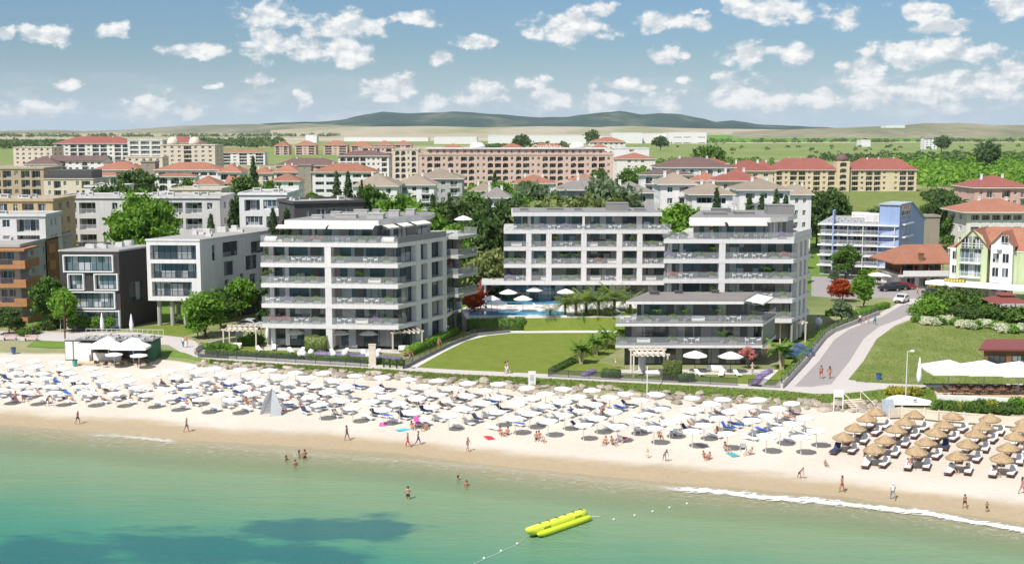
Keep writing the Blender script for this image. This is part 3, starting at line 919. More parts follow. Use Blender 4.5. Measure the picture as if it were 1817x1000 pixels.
def round_lobes(seed, r, h, base, n=9, sq=0.8, spread=0.55):
  rng = random.Random(seed)
  L = [(0, 0, base + h * 0.55, r * 0.62, r * 0.62, h * 0.46)]
  for i in range(n):
    a = 2 * PI * i / n * 1.7 + rng.random()
    zz = base + h * rng.uniform(0.22, 0.82)
    q = math.sin(PI * min(1, max(0.15, (zz - base) / h + 0.08)))
    rr = r * spread * q * rng.uniform(0.75, 1.15)
    s_ = r * rng.uniform(0.28, 0.46)
    L.append((math.cos(a) * rr, math.sin(a) * rr, zz, s_, s_, s_ * sq))
  return L
def trunk_mb(h, r, seed=0, limbs=5, spread=1.6, top=0.55):
  rng = random.Random(seed)
  mb = MB()
  pts = [(rng.uniform(-.1, .1) * i, rng.uniform(-.1, .1) * i, h * i / 4) for i in range(5)]
  mb.tube(pts, [r * 1.3, r, r * 0.9, r * 0.75, r * 0.5], 7)
  for i in range(limbs):
    a = 2 * PI * i / limbs + rng.random()
    z = h * rng.uniform(0.45, 0.8)
    q = Vector((math.cos(a), math.sin(a), 0)) * spread * rng.uniform(.7, 1.2)
    mb.tube([(0, 0, z), q * 0.5 + Vector((0, 0, z + spread * .35)), q + Vector((0, 0, z + spread * .9))], [r * .5, r * .35, r * .12], 5)
  return mb
PL_T = {}
def plant_tpl(key, name, crown_mesh, trunk=None, bark='bark', crown='crown'):
  PL_T[key] = (name, crown_mesh, trunk.mesh('trunk', [bark]) if trunk else None, crown)
def broad(key, seed, r, h, base, n, size, leaf, name='broadleaf_tree', tr=0.22, nl=9, **kw):
  V, F = lobes_crown(seed, round_lobes(seed, r, h, base, nl, **kw), n, size)
  plant_tpl(key, name, np_mesh('crown', V, F, [leaf]), trunk_mb(base + h * 0.45, tr, seed, 5, r * 0.5))
broad('broad1', 1, 4.2, 7.5, 1.6, 5200, 0.34, 'leaf_mid', nl=12)
broad('broad2', 2, 3.6, 6.2, 1.4, 4400, 0.32, 'leaf_bright', nl=10)
broad('broad3', 3, 4.6, 6.6, 1.5, 5200, 0.34, 'leaf_dark', nl=12)
broad('olive1', 4, 4.8, 5.6, 1.2, 5000, 0.33, 'leaf_olive', nl=12)
broad('silver1', 5, 2.7, 3.6, 0.5, 3000, 0.22, 'leaf_silver', nl=9)
broad('big1', 6, 8.6, 15.0, 1.5, 15000, 0.46, 'leaf_bright', name='broadleaf_tree', tr=0.45, nl=24)
broad('small1', 7, 1.9, 3.2, 0.9, 1900, 0.19, 'leaf_mid', tr=0.1, nl=8)
broad('small2', 8, 1.9, 3.0, 0.9, 1900, 0.19, 'leaf_bright', tr=0.1, nl=8)
broad('red1', 9, 3.2, 3.9, 0.8, 4200, 0.24, 'leaf_red', tr=0.16, nl=11)
broad('pink1', 10, 1.1, 1.5, 0.9, 1500, 0.12, 'leaf_pink', tr=0.06, nl=8)
broad('far1', 12, 4.4, 6.2, 0.6, 1500, 0.66, 'leaf_haze', nl=9)
broad('far2', 13, 3.8, 5.2, 0.4, 1300, 0.62, 'leaf_mid', nl=8)
V, F = lobes_crown(21, [(0, 0, 0.75, 0.62, 0.62, 0.62)], 900, 0.10)
plant_tpl('ball', 'topiary_bush', np_mesh('crown', V, F, ['leaf_bright']), MB().tube([(0, 0, 0), (0, 0, 0.5)], 0.06, 6))
V, F = lobes_crown(22, [(0, 0, 0.7, 1.0, 0.9, 0.75), (0.7, 0.2, 0.55, 0.7, 0.7, 0.55), (-0.6, -0.2, 0.6, 0.7, 0.7, 0.6)], 1300, 0.14)
for kk, lf in (('shrub', 'leaf_mid'), ('shrub_d', 'leaf_dark'), ('shrub_y', 'leaf_yellow'), ('shrub_l', 'leaf_lavender'), ('shrub_w', 'leaf_white'), ('shrub_b', 'leaf_bright')):
  plant_tpl(kk, 'shrub', np_mesh('foliage', V, F, [lf]), MB().tube([(0, 0, -.1), (0, 0, 0.5)], 0.05, 5), crown='foliage')
def conifer(key, h, r, n, size, seed, leaf='leaf_conifer', name='conifer_tree', layers=15, droop=0.25, base=0.06):
  rng = np.random.default_rng(seed)
  P_, N_ = [], []
  for i in range(n):
    t = rng.beta(1.0, 1.35)
    k = int(t * layers)
    t2 = (k + rng.random() ** 2 * 0.8) / layers
    a = rng.uniform(0, 2 * PI)
    lobe = 0.72 + 0.28 * math.sin(a * 5 + k * 2.1) + rng.normal() * 0.05
    rr = r * (1 - t2) ** 0.85 * lobe * rng.uniform(0.25, 1.0) ** 0.45
    z = base * h + t2 * h * (1 - base) - rr * droop
    P_.append((rr * math.cos(a), rr * math.sin(a), z))
    N_.append((math.cos(a) * .5, math.sin(a) * .5, 0.8))
  V, F = leaf_cloud(rng, np.array(P_), np.array(N_), size, 0.45, 0.45)
  plant_tpl(key, name, np_mesh('crown', V, F, [leaf]), MB().tube([(0, 0, 0), (0, 0, h * .5), (0, 0, h * .95)], [r * .07 + .05, r * .05 + .03, 0.02], 6))
conifer('spruce', 12, 3.0, 3600, 0.36, 31)
conifer('spruce2', 10, 2.6, 3000, 0.34, 32, layers=12)
conifer('cypress', 9, 1.0, 2600, 0.24, 33, name='cypress_tree', layers=40, droop=-0.5, leaf='leaf_dark')
conifer('cone_s', 1.3, 0.36, 700, 0.09, 34, name='conical_bush', layers=14, leaf='leaf_bright', droop=0)
def frond(rng, L, droop, up, nl=16, lw=0.05, ll=0.55, vee=0.35):
  V, F = [], []
  pts = []
  for i in range(9):
    t = i / 8
    pts.append(np.array((L * (t - 0.12 * t * t), 0, up * L * t - droop * L * t * t)))
  for i in range(nl * 2):
    side = 1 if i % 2 else -1
    t = 0.12 + 0.86 * (i // 2) / (nl - 1)
    k = min(7, int(t * 8))
    p = pts[k] + (pts[k + 1] - pts[k]) * (t * 8 - k)
    l = ll * L * 0.5 * (0.35 + math.sin(PI * min(1, t * 0.95)) * 0.75)
    tip = p + np.array((l * 0.55, side * l * 0.85, vee * l * 0.25 - l * 0.35 + rng.normal() * 0.04))
    w_ = np.array((lw * L * 0.5, 0, 0))
    o = len(V)
    V += [p - w_, p + w_, tip + w_ * .3, tip - w_ * .3]
    F.append((o, o + 1, o + 2, o + 3))
  for k in range(8):
    o = len(V)
    w_ = np.array((0, 0.03 * L * .4, 0))
    V += [pts[k] - w_, pts[k] + w_, pts[k + 1] + w_ * .8, pts[k + 1] - w_ * .8]
    F.append((o, o + 1, o + 2, o + 3))
  return V, F
def palm(key, h, L, n, seed, name='palm_tree', trunk_r=0.22, bark='bark', leaf='leaf_palm', ll=0.55, lw=0.05, drooph=0.8, heads=1):
  rng = np.random.default_rng(seed)
  V, F = [], []
  tm = MB()
  for hd in range(heads):
    ox, oy = (0, 0) if heads == 1 else (rng.uniform(-.6, .6), rng.uniform(-.6, .6))
    hh = h * (1 if hd == 0 else rng.uniform(.55, .9))
    for i in range(n):
      a = 2 * PI * (i * 0.618 + rng.random() * 0.05)
      e = (i + .5) / n
      fv, ff = frond(rng, L * rng.uniform(.8, 1.1), drooph * (0.35 + 0.8 * e), 1.1 - 1.05 * e, 13, lw, ll)
      ca, sa = math.cos(a), math.sin(a)
      o = len(V)
      V += [(v[0] * ca - v[1] * sa + ox, v[0] * sa + v[1] * ca + oy, v[2] + hh) for v in fv]
      F += [tuple(x + o for x in f) for f in ff]
    tm.tube([(ox * .3, oy * .3, 0), (ox * .7, oy * .7, hh * .5), (ox, oy, hh)], [trunk_r * 1.15, trunk_r, trunk_r * 1.1], 8)
  plant_tpl(key, name, np_mesh('crown', np.array(V), np.array(F), [leaf]), tm, bark)
palm('palm', 2.2, 2.7, 34, 41)
palm('palm_s', 1.2, 2.2, 26, 42, leaf='leaf_silver')
palm('banana', 2.3, 1.5, 11, 43, name='banana_plant', trunk_r=0.12, bark='wood', leaf='leaf_bright', ll=0.5, lw=0.16, drooph=0.6, heads=3)
def plant(key, label, p, s=1.0, group=None, rz=None, cat=None, name=None):
  nm, cm, tm, cn = PL_T[key]
  nm = name or nm
  cat = cat or {'broadleaf_tree': 'tree', 'conifer_tree': 'tree', 'cypress_tree': 'tree', 'palm_tree': 'palm tree', 'banana_plant': 'plant', 'shrub': 'shrub', 'topiary_bush': 'bush', 'conical_bush': 'bush'}.get(nm, 'plant')
  z = p[2] if len(p) > 2 else 2.5
  rz = random.uniform(0, 6.28) if rz is None else rz
  r = thing(nm, label, cat, (p[0], p[1], z), rz, group)
  sc = s if hasattr(s, '__len__') else (s, s, s)
  r.scale = sc
  inst(cn, cm, r)
  if tm: inst('trunk', tm, r)
  return r
def plant_px(key, label, px, py, s=1.0, z=2.5, **kw):
  return plant(key, label, at(px, py, z), s, **kw)
def tree_top(key, label, px, ytop, Y, hgt_tpl, w=None, **kw):
  "a tree whose foot is hidden: put at distance Y so that its top reaches the picture row ytop"
  t = atY(px, ytop, Y)
  s = max(0.2, (t.z - 2.5) / hgt_tpl)
  sw = w if w else s
  return plant(key, label, (t.x, Y, 2.5), (sw, sw, s), **kw)
def hedge(label, pts, w_, h_, leaf='leaf_mid', size=0.13, dens=34, name='hedge', z=2.5, cat='hedge', group=None, core=True):
  rng = np.random.default_rng(len(label) * 7 + int(abs(pts[0][0]) * 10))
  P_, N_ = [], []
  c = MB()
  base = Vector((pts[0][0], pts[0][1], 0))
  for (a, b_) in zip(pts[:-1], pts[1:]):
    a, b_ = Vector(a[:2]).to_3d() - base, Vector(b_[:2]).to_3d() - base
    d = b_ - a
    L = d.length
    d.normalize()
    q = Vector((-d.y, d.x, 0))
    area = L * (w_ + 2 * h_)
    for i in range(int(area * dens)):
      u = rng.random() * L
      s_ = rng.random() * (w_ + 2 * h_)
      if s_ < h_: o, zz, n = -w_ / 2, s_, -q
      elif s_ < h_ + w_: o, zz, n = s_ - h_ - w_ / 2, h_, Vector((0, 0, 1))
      else: o, zz, n = w_ / 2, s_ - h_ - w_, q
      k = rng.normal() * 0.05 + 0.05 * math.sin(u * 2.1)
      p = a + d * u + q * o + n * k + Vector((0, 0, max(0.05, zz)))
      P_.append(p); N_.append(n + Vector((0, 0, .4)))
    if core:
      T = Matrix.Translation(a) @ Matrix.Rotation(math.atan2(d.y, d.x), 4, 'Z')
      c.box(0, L, -w_ / 2 + 0.12, w_ / 2 - 0.12, 0, h_ - 0.12, 0, T)
  V, F = leaf_cloud(rng, np.array([tuple(p) for p in P_]), np.array([tuple(n) for n in N_]), size, 0.55)
  if core:
    o = len(V)
    V = np.vstack([V, np.array(c.v)])
    F = np.vstack([F, np.array(c.f) + o])
  me = np_mesh(name, V, F, [leaf])
  ob = inst(name, me, None, (base.x, base.y, z))
  return tag(ob, label, cat, group)
# ------------------------------------------------------------------ the four new apartment buildings
mat('fascia', (0.70, 0.67, 0.66), 0.65, 0.04, 0.4, 0, 0.35)
mat('panel_grey', (0.27, 0.255, 0.25), 0.6, 0.06, 0.8)
mat('curtain', (0.50, 0.50, 0.49), 0.8, 0.1, 3.0)
def glazing(parent, T, x0, x1, z0, z1, seq, name='glazed_wall'):
  "a full-height wall of panes and panels behind a terrace. seq: [(kind, width share)]"
  mb = MB()
  tot = sum(s for k, s in seq)
  x = x0
  for k, s in seq:
    e = x + (x1 - x0) * s / tot
    if k == 'd':
      mb.box(x, e, -0.06, 0.2, z0, z1, 0, T)
    elif k == 'k':
      mb.box(x, e, -0.08, 0.2, z0, z1, 1, T)
    elif k == 'w':
      mb.box(x, e, -0.12, 0.2, z0, z1, 2, T)
    else:
      n = max(1, int((e - x) / 1.15))
      mi = 4 if k == 'g' else (5 if k == 'b' else 6)
      mb.box(x, e, 0.0, 0.12, z0, z0 + 0.08, 3, T).box(x, e, 0.0, 0.12, z1 - 0.08, z1, 3, T)
      for i in range(n):
        a, b_ = x + (e - x) * i / n, x + (e - x) * (i + 1) / n
        mb.box(a, a + 0.07, 0.0, 0.12, z0 + 0.08, z1 - 0.08, 3, T)
        mb.quad((a + 0.07, 0.06, z0 + 0.08), (b_, 0.06, z0 + 0.08), (b_, 0.06, z1 - 0.08), (a + 0.07, 0.06, z1 - 0.08), mi, T)
    x = e
  return mb.build(name, ['dark_panel', 'panel_grey', 'fascia', 'dark_metal', 'glass_dark', 'glass_blue', 'glass_pale'], parent)
def glass_rail(parent, a, b_, z, h_=1.05, name='railing'):
  mb = MB()
  a, b_ = Vector(a).to_3d(), Vector(b_).to_3d()
  d = b_ - a
  L = d.length
  T = Matrix.Translation((a.x, a.y, z)) @ Matrix.Rotation(math.atan2(d.y, d.x), 4, 'Z')
  mb.quad((0, 0, 0.0), (L, 0, 0.0), (L, 0, h_), (0, 0, h_), 0, T)
  mb.box(0, L, -0.02, 0.02, h_, h_ + 0.03, 1, T)
  n = max(1, round(L / 2.0))
  for i in range(1, n):
    mb.box(L * i / n - 0.008, L * i / n + 0.008, -0.012, 0.012, 0, h_, 1, T)
  return mb.build(name, ['glass_rail', 'panel_grey'], parent)
def inset_poly(poly, d):
  "move every edge of a counter-clockwise polygon inwards by d[i]"
  n = len(poly)
  L = []
  for i in range(n):
    a, b_ = Vector(poly[i]), Vector(poly[(i + 1) % n])
    t = (b_ - a).normalized()
    q = Vector((-t.y, t.x))
    L.append((a + q * d[i], t))
  out = []
  for i in range(n):
    (p, t), (q, s) = L[i - 1], L[i]
    den = t.x * s.y - t.y * s.x
    k = ((q.x - p.x) * s.y - (q.y - p.y) * s.x) / den
    out.append((p.x + t.x * k, p.y + t.y * k))
  return out
SEQ_L = [('d', 1.0), ('g', 1.5), ('w', 0.6), ('b', 3.2), ('d', 1.2), ('b', 1.9)]
SEQ_R = [('k', 1.3), ('b', 2.2), ('d', 1.2), ('g', 3.4), ('k', 1.1), ('g', 1.2)]
SEQ_P = [('k', 0.7), ('b', 1.3), ('w', 0.3), ('b', 2.6), ('k', 1.0), ('b', 2.4), ('k', 0.5)]
def corner_block(label, P0, P1, Rr, zg, levels, roofz, poly_back, roof_poly, colx, nm='apartment_building', fins=((0.36, 0.46), (0.60, 0.68), (0.92, 1.0)), skip_side=(), th=0.64, tdep=2.5, side=True):
  rz = math.atan2(P1[1] - P0[1], P1[0] - P0[0])
  L = math.hypot(P1[0] - P0[0], P1[1] - P0[1])
  root = thing(nm, label, 'building', (P0[0], P0[1], zg), rz)
  c_, s_ = math.cos(-rz), math.sin(-rz)
  dx, dy = Rr[0] - P0[0], Rr[1] - P0[1]
  rl = (dx * c_ - dy * s_, dx * s_ + dy * c_)
  poly = [(0, 0), (L, 0), rl] + poly_back
  n = len(poly)
  lv = [z - zg for z in levels]
  TI = Matrix.Identity(4)
  sd = Vector((rl[0] - L, rl[1]))
  sl = sd.length
  TS = Matrix.Translation((L, 0, 0)) @ Matrix.Rotation(math.atan2(sd.y, sd.x), 4, 'Z')
  for i, z in enumerate(lv):
    mb = MB()
    mb.prism(poly, z - th, z - 0.03, 0)
    mb.prism(inset_poly(poly, [0.12] * n), z - 0.03, z, 1)
    mb.build('floor_slab', ['fascia', 'stone_deck'], root)
  # storeys
  inn = inset_poly(poly, [tdep] + [0.95] + [0.4] * (n - 2))
  xr = inn[1][0]
  prev = 0.0
  core = MB()
  for i, z in enumerate(lv):
    z0, z1 = prev, z - th
    T = Matrix.Translation((0, tdep, 0))
    glazing(root, T, 0.45 if i else 0.3, colx, z0, z1, SEQ_L)
    glazing(root, T, colx, xr, z0, z1, SEQ_R)
    core.prism(inset_poly(poly, [tdep + 0.2] + [1.3] + [0.42] * (n - 2)), z0, z1, 0)
    if side:
      Tg = TS @ Matrix.Translation((0, 0.95, 0))
      glazing(root, Tg, tdep * 0.9, sl - 0.1, z0, z1, [('b', 2.5), ('k', 0.5), ('b', 1.2), ('k', 0.5), ('b', 2.4)])
      for (fa, fb) in fins:
        fm = MB().box(sl * fa, sl * fb, 0.02, 0.94, z0, z1, 0, TS)
        fm.build('pier', ['fascia'], root)
    if i > 0:
      glass_rail(root, (0.08, 0.08), (colx - 0.5, 0.08), z0)
      glass_rail(root, (colx + 0.5, 0.08), (L - 0.08, 0.08), z0)
      if side:
        q = TS @ Vector((tdep * 0.95, 0.08, 0))
        glass_rail(root, (L - 0.08, 0.09), (q.x, q.y), z0)
      pb = poly[-1]
      glass_rail(root, (0.08, 0.1), (0.08 + pb[0] * 0.1, tdep), z0)
    prev = z
  core.build('wall', ['panel_grey'], root)
  MB().box(colx - 0.48, colx + 0.48, 0.03, tdep, 0, lv[-1] - th, 0).build('column', ['fascia'], root)
  MB().box(0.9, 1.5, tdep - 0.8, tdep - 0.13, 0, lv[-1] - th, 0).build('column', ['fascia'], root)
  # roof terrace with a set-back storey
  zt = lv[-1]
  glass_rail(root, (0.08, 0.08), (L - 0.08, 0.08), zt)
  glass_rail(root, (0.08, 0.1), (0.3, 5.5), zt)
  rp = roof_poly
  nr = len(rp)
  rr = MB()
  rz_ = roofz - zg
  rr.prism(rp, rz_ - 0.8, rz_ - 0.05, 0)
  rr.prism(inset_poly(rp, [0.15] * nr), rz_ - 0.05, rz_ + 0.02, 1)
  ro = rr.build('roof', ['fascia', 'roof_grey'], root)
  pin = inset_poly(rp, [1.5, 1.2] + [0.5] * (nr - 2))
  MB().prism(inset_poly(rp, [1.7, 1.4] + [0.6] * (nr - 2)), zt, rz_ - 0.8, 0).build('penthouse_wall', ['panel_grey'], root)
  T = Matrix.Translation((pin[0][0], pin[0][1], 0))
  glazing(root, T, 0, pin[1][0] - pin[0][0], zt, rz_ - 0.8, SEQ_P)
  v = Vector(pin[2]) - Vector(pin[1])
  T = Matrix.Translation((pin[1][0], pin[1][1], 0)) @ Matrix.Rotation(math.atan2(v.y, v.x), 4, 'Z')
  glazing(root, T, 0, v.length, zt, rz_ - 0.8, [('b', 1.3), ('w', .3), ('b', 1.4), ('k', 1), ('b', 1.2)])
  return root, L, poly, lv, TS, sl, rp, ro
def awning(parent, T, x0, x1, z, out=1.25, drop=0.3, name='awning'):
  mb = MB()
  mb.add([(x0, 0, z), (x1, 0, z), (x1, -out, z - drop), (x0, -out, z - drop), (x0, 0, z - 0.04), (x1, 0, z - 0.04), (x1, -out, z - drop - 0.04), (x0, -out, z - drop - 0.04)],
     [(0, 1, 2, 3), (7, 6, 5, 4), (0, 3, 7, 4), (1, 5, 6, 2)], 0, T)
  mb.box(x0, x1, -out - 0.05, -out, z - drop - 0.2, z - drop + 0.02, 0, T)
  for x in (x0 + 0.3, x1 - 0.3):
    mb.tube([T @ Vector((x, 0, z - 0.35)), T @ Vector((x + 0.1, -out * .55, z - 0.6)), T @ Vector((x, -out, z - drop - 0.05))], 0.03, 5, 1)
  return mb.build(name, ['canvas_cream', 'white_metal'], parent)
def roof_units(ro, spots, z, m='concrete'):
  for (x, y, a, b_, h_) in spots:
    MB().box(x, x + a, y, y + b_, z, z + h_, 0).box(x - 0.06, x + a + 0.06, y - 0.06, y + b_ + 0.06, z + h_, z + h_ + 0.08, 0).build('roof_unit', [m], ro)
TERR = []      # (root, lv, L, colx) for furniture
# A: the block beside the beach promenade
bA = corner_block('six-level apartment block with wide white terraces, between white stilted house and lawn', (-38.0, 186.2), (-17.1, 184.4), (-10.4, 196.6), 2.9, [6.6, 9.7, 12.8, 15.9, 19.0], 22.35,
         [(27.5, 24), (6.5, 22)], [(3.6, 0.9), (18.0, 0.9), (23.6, 13.3), (23.6, 20), (8.5, 20)], 10.35)
A0 = bA[0]
zz = 22.35 - 2.9 - 0.75
awning(A0, Matrix.Translation((0, 0.9, 0)), 2.6, 10.2, zz)
awning(A0, Matrix.Translation((0, 0.9, 0)), 10.5, 17.4, zz)
rv = Vector((23.6 - 18.0, 13.3 - 0.9))
TA = Matrix.Translation((18.0, 0.9, 0)) @ Matrix.Rotation(math.atan2(rv.y, rv.x), 4, 'Z')
for (a, b_) in ((0.8, 3.6), (4.6, 7.4), (8.4, 12.6)):
  awning(A0, TA, a, b_, zz, 1.3, 0.4)
roof_units(bA[7], [(7, 4, 1.6, 1.2, .45), (10.5, 5, 3.2, 1.5, .5), (15.5, 4, 2.6, 2.0, .7), (18, 9, 1.6, 1.4, .9), (12, 11, 2.2, 1.4, .8), (20, 13, 1.4, 1.4, .8), (8.8, 9, 1.5, 1.4, .6), (14.5, 13.5, 1.2, 1.2, .7)], 22.37 - 2.9)
# parapet of the side terrace and rear balconies that reach out to the pool side
TS, sl = bA[4], bA[5]
MB().box(tdx := 0.2, sl, 0.04, 0.16, 16.1, 17.0, 0, TS).build('parapet', ['panel_grey'], A0)
for z in bA[3][1:]:
  mb = MB().box(sl + 0.4, sl + 6.5, -1.9, 3.0, z - 0.45, z, 0, TS)
  mb.build('balcony', ['concrete'], A0)
  for (p, q) in (((sl + 0.5, -1.8), (sl + 6.4, -1.8)), ((sl + 6.4, -1.8), (sl + 6.4, 0.6)), ((sl + 0.5, -1.8), (sl + 0.5, 0.9))):
    a_, b_ = TS @ Vector((*p, 0)), TS @ Vector((*q, 0))
    glass_rail(A0, a_.xy, b_.xy, z)
glz = bA[3]
for i in range(1, 5):
  glazing(A0, TS @ Matrix.Translation((0, 0.9, 0)), sl + 0.2, sl + 6.2, glz[i - 1], glz[i] - 0.45, [('k', 1), ('g', 2.5), ('d', 1), ('g', 2)])
glazing(A0, TS @ Matrix.Translation((0, 0.9, 0)), sl + 0.2, sl + 6.2, 0, glz[0] - 0.6, [('k', 1), ('g', 2.5), ('d', 1), ('g', 2)])
TERR.append((A0, bA[3], bA[1], 10.35, 'promenade block'))
# C: its twin behind the low villa
bC = corner_block('six-level apartment block with white terraces standing behind the low villa', (23.5, 191.4), (43.6, 191.0), (48.6, 200.4), 2.9, [6.6, 9.7, 12.8, 15.9, 19.0], 22.35,
         [(25.5, 22), (6.5, 22)], [(4.0, 0.9), (16.6, 0.9), (19.6, 3.0), (22.5, 9.5), (22.5, 18), (8.0, 18)], 9.1, fins=((0.22, 0.36), (0.47, 0.60), (0.72, 0.84)))
C0 = bC[0]
awning(C0, Matrix.Translation((0, 0.9, 0)), 3.9, 9.4, zz)
awning(C0, Matrix.Translation((0, 0.9, 0)), 9.9, 15.9, zz)
TS, sl = bC[4], bC[5]
MB().box(0.3, sl, 0.04, 0.16, 16.1, 17.1, 0, TS).build('parapet', ['fascia'], C0)
roof_units(bC[7], [(7, 5, 3.5, 2.5, .35), (12, 6, 3.0, 2.6, .4), (17.3, 7, 4.2, 3.5, 1.4), (9, 11, 3, 2, .6)], 22.37 - 2.9, 'roof_grey')
TERR.append((C0, bC[3], bC[1], 9.1, 'block behind the villa'))
glazing(C0, TS @ Matrix.Translation((0, -0.02, 0)), sl * .02, sl * .22, 0, 3.0, [('k', 1)])
# B: the long block behind the pool
def long_block():
  root = thing('apartment_building', 'long five-level apartment block with framed white loggias behind the pool', 'building', (-1.5, 223.6, 3.0), 0)
  zg = 3.0
  L, D = 30.6, 15.0
  lv = [8.5 - zg, 11.6 - zg, 14.7 - zg, 17.8 - zg]
  pier = [(x0 - 80, x1 - 80) for x0, x1 in ((300, 352), (497, 550), (841, 894), (1190, 1244), (1390, 1442))]
  pier = [(a / 54.2, b_ / 54.2) for a, b_ in pier]
  for i, z in enumerate(lv):
    mb = MB()
    x0 = -4.0 if i == 0 else 0
    x1 = L if i < 3 else L - .2
    mb.box(x0, x1, 0 if i else -0.2, D, z - 0.66, z - 0.03, 0)
    mb.box(x0 + .1, x1 - .1, 0.1, D - .1, z - 0.03, z, 1)
    mb.build('floor_slab', ['fascia', 'stone_deck'], root)
  core = MB()
  t = 2.0
  core.box(0.2, L - 0.2, 3.4, D - .3, 0, lv[0] - .66)
  for i in range(3):
    z0, z1 = lv[i], lv[i + 1] - 0.66
    core.box(0.2, L - 0.2, t + 0.2, D - .3, z0, z1)
    edges = [0.0] + [e for p in pier for e in p] + [L]
    for k in range(0, len(edges), 2):
      a, b_ = edges[k], edges[k + 1]
      w_ = b_ - a
      seq = [('k', .7), ('g', 1.6), ('b', 1.6), ('k', .5)] if w_ > 4 else ([('k', .5), ('b', 1.6), ('g', 1)] if w_ > 3 else [('w', .35), ('b', 1.5)])
      if (k // 2 + i) % 3 == 1: seq = seq[::-1]
      glazing(root, Matrix.Translation((0, t, 0)), a, b_, z0, z1, seq)
      glass_rail(root, (a + .03, 0.1), (b_ - .03, 0.1), z0)
    for (a, b_) in pier:
      MB().box(a, b_, 0.02, t, z0, z1).build('pier', ['fascia'], root)
    MB().box(-0.0, 0.14, 0.25, t, z0, z1).build('side_wall', ['dark_panel'], root)
  core.build('wall', ['panel_grey'], root)
  # ground storey: dark glazing set back under the slab
  glazing(root, Matrix.Translation((0, 3.2, 0)), 0.2, L - .2, 0, lv[0] - .66, [('d', 1.2), ('g', 2.2), ('d', .6), ('g', 3), ('k', 1), ('g', 3), ('d', 1), ('g', 2.6), ('k', .8), ('g', 3), ('d', 1.5), ('g', 3)])
  for x in (-3.6,):
    MB().box(x, x + .4, .5, .9, 0, lv[0] - .66).build('column', ['fascia'], root)
  # set-back top storey
  zt = lv[3]
  zr = 20.95 - zg
  rb = MB().box(1.4, L - 1.9, 0.9, D - 1, zr - .72, zr - .05, 0).box(1.55, L - 2.05, 1.05, D - 1.15, zr - .05, zr + .02, 1)
  ro = rb.build('roof', ['fascia', 'roof_grey'], root)
  glazing(root, Matrix.Translation((0, 2.6, 0)), 1.8, 14.3, zt, zr - .72, [('b', 1.1), ('d', .6), ('w', .4), ('b', 2), ('k', 1), ('b', 1.6), ('g', 1.6)])
  glazing(root, Matrix.Translation((0, 2.6, 0)), 14.7, L - 2.3, zt, zr - .72, [('k', .8), ('b', 3), ('k', 1), ('g', 1.8), ('w', .7), ('b', 1.5), ('k', .6)])
  MB().box(14.3, 14.7, .95, 2.5, zt, zr - .72).build('divider_wall', ['fascia'], root)
  MB().box(2.0, L - 2.5, 2.8, D - 1.5, zt, zr - .72).build('penthouse_wall', ['panel_grey'], root)
  glass_rail(root, (.08, .08), (L - .3, .08), zt)
  roof_units(ro, [(3, 4, 1.5, 1.2, .4), (8, 6, 3, 1.5, .35), (13, 4, 1.4, 1.2, .4), (19, 5, 4, 3.5, 1.3), (24, 3.5, 2, 1.4, .4)], zr + .02, 'roof_grey')
  TERR.append((root, lv, L, None, 'long block'))
  return root
B0 = long_block()
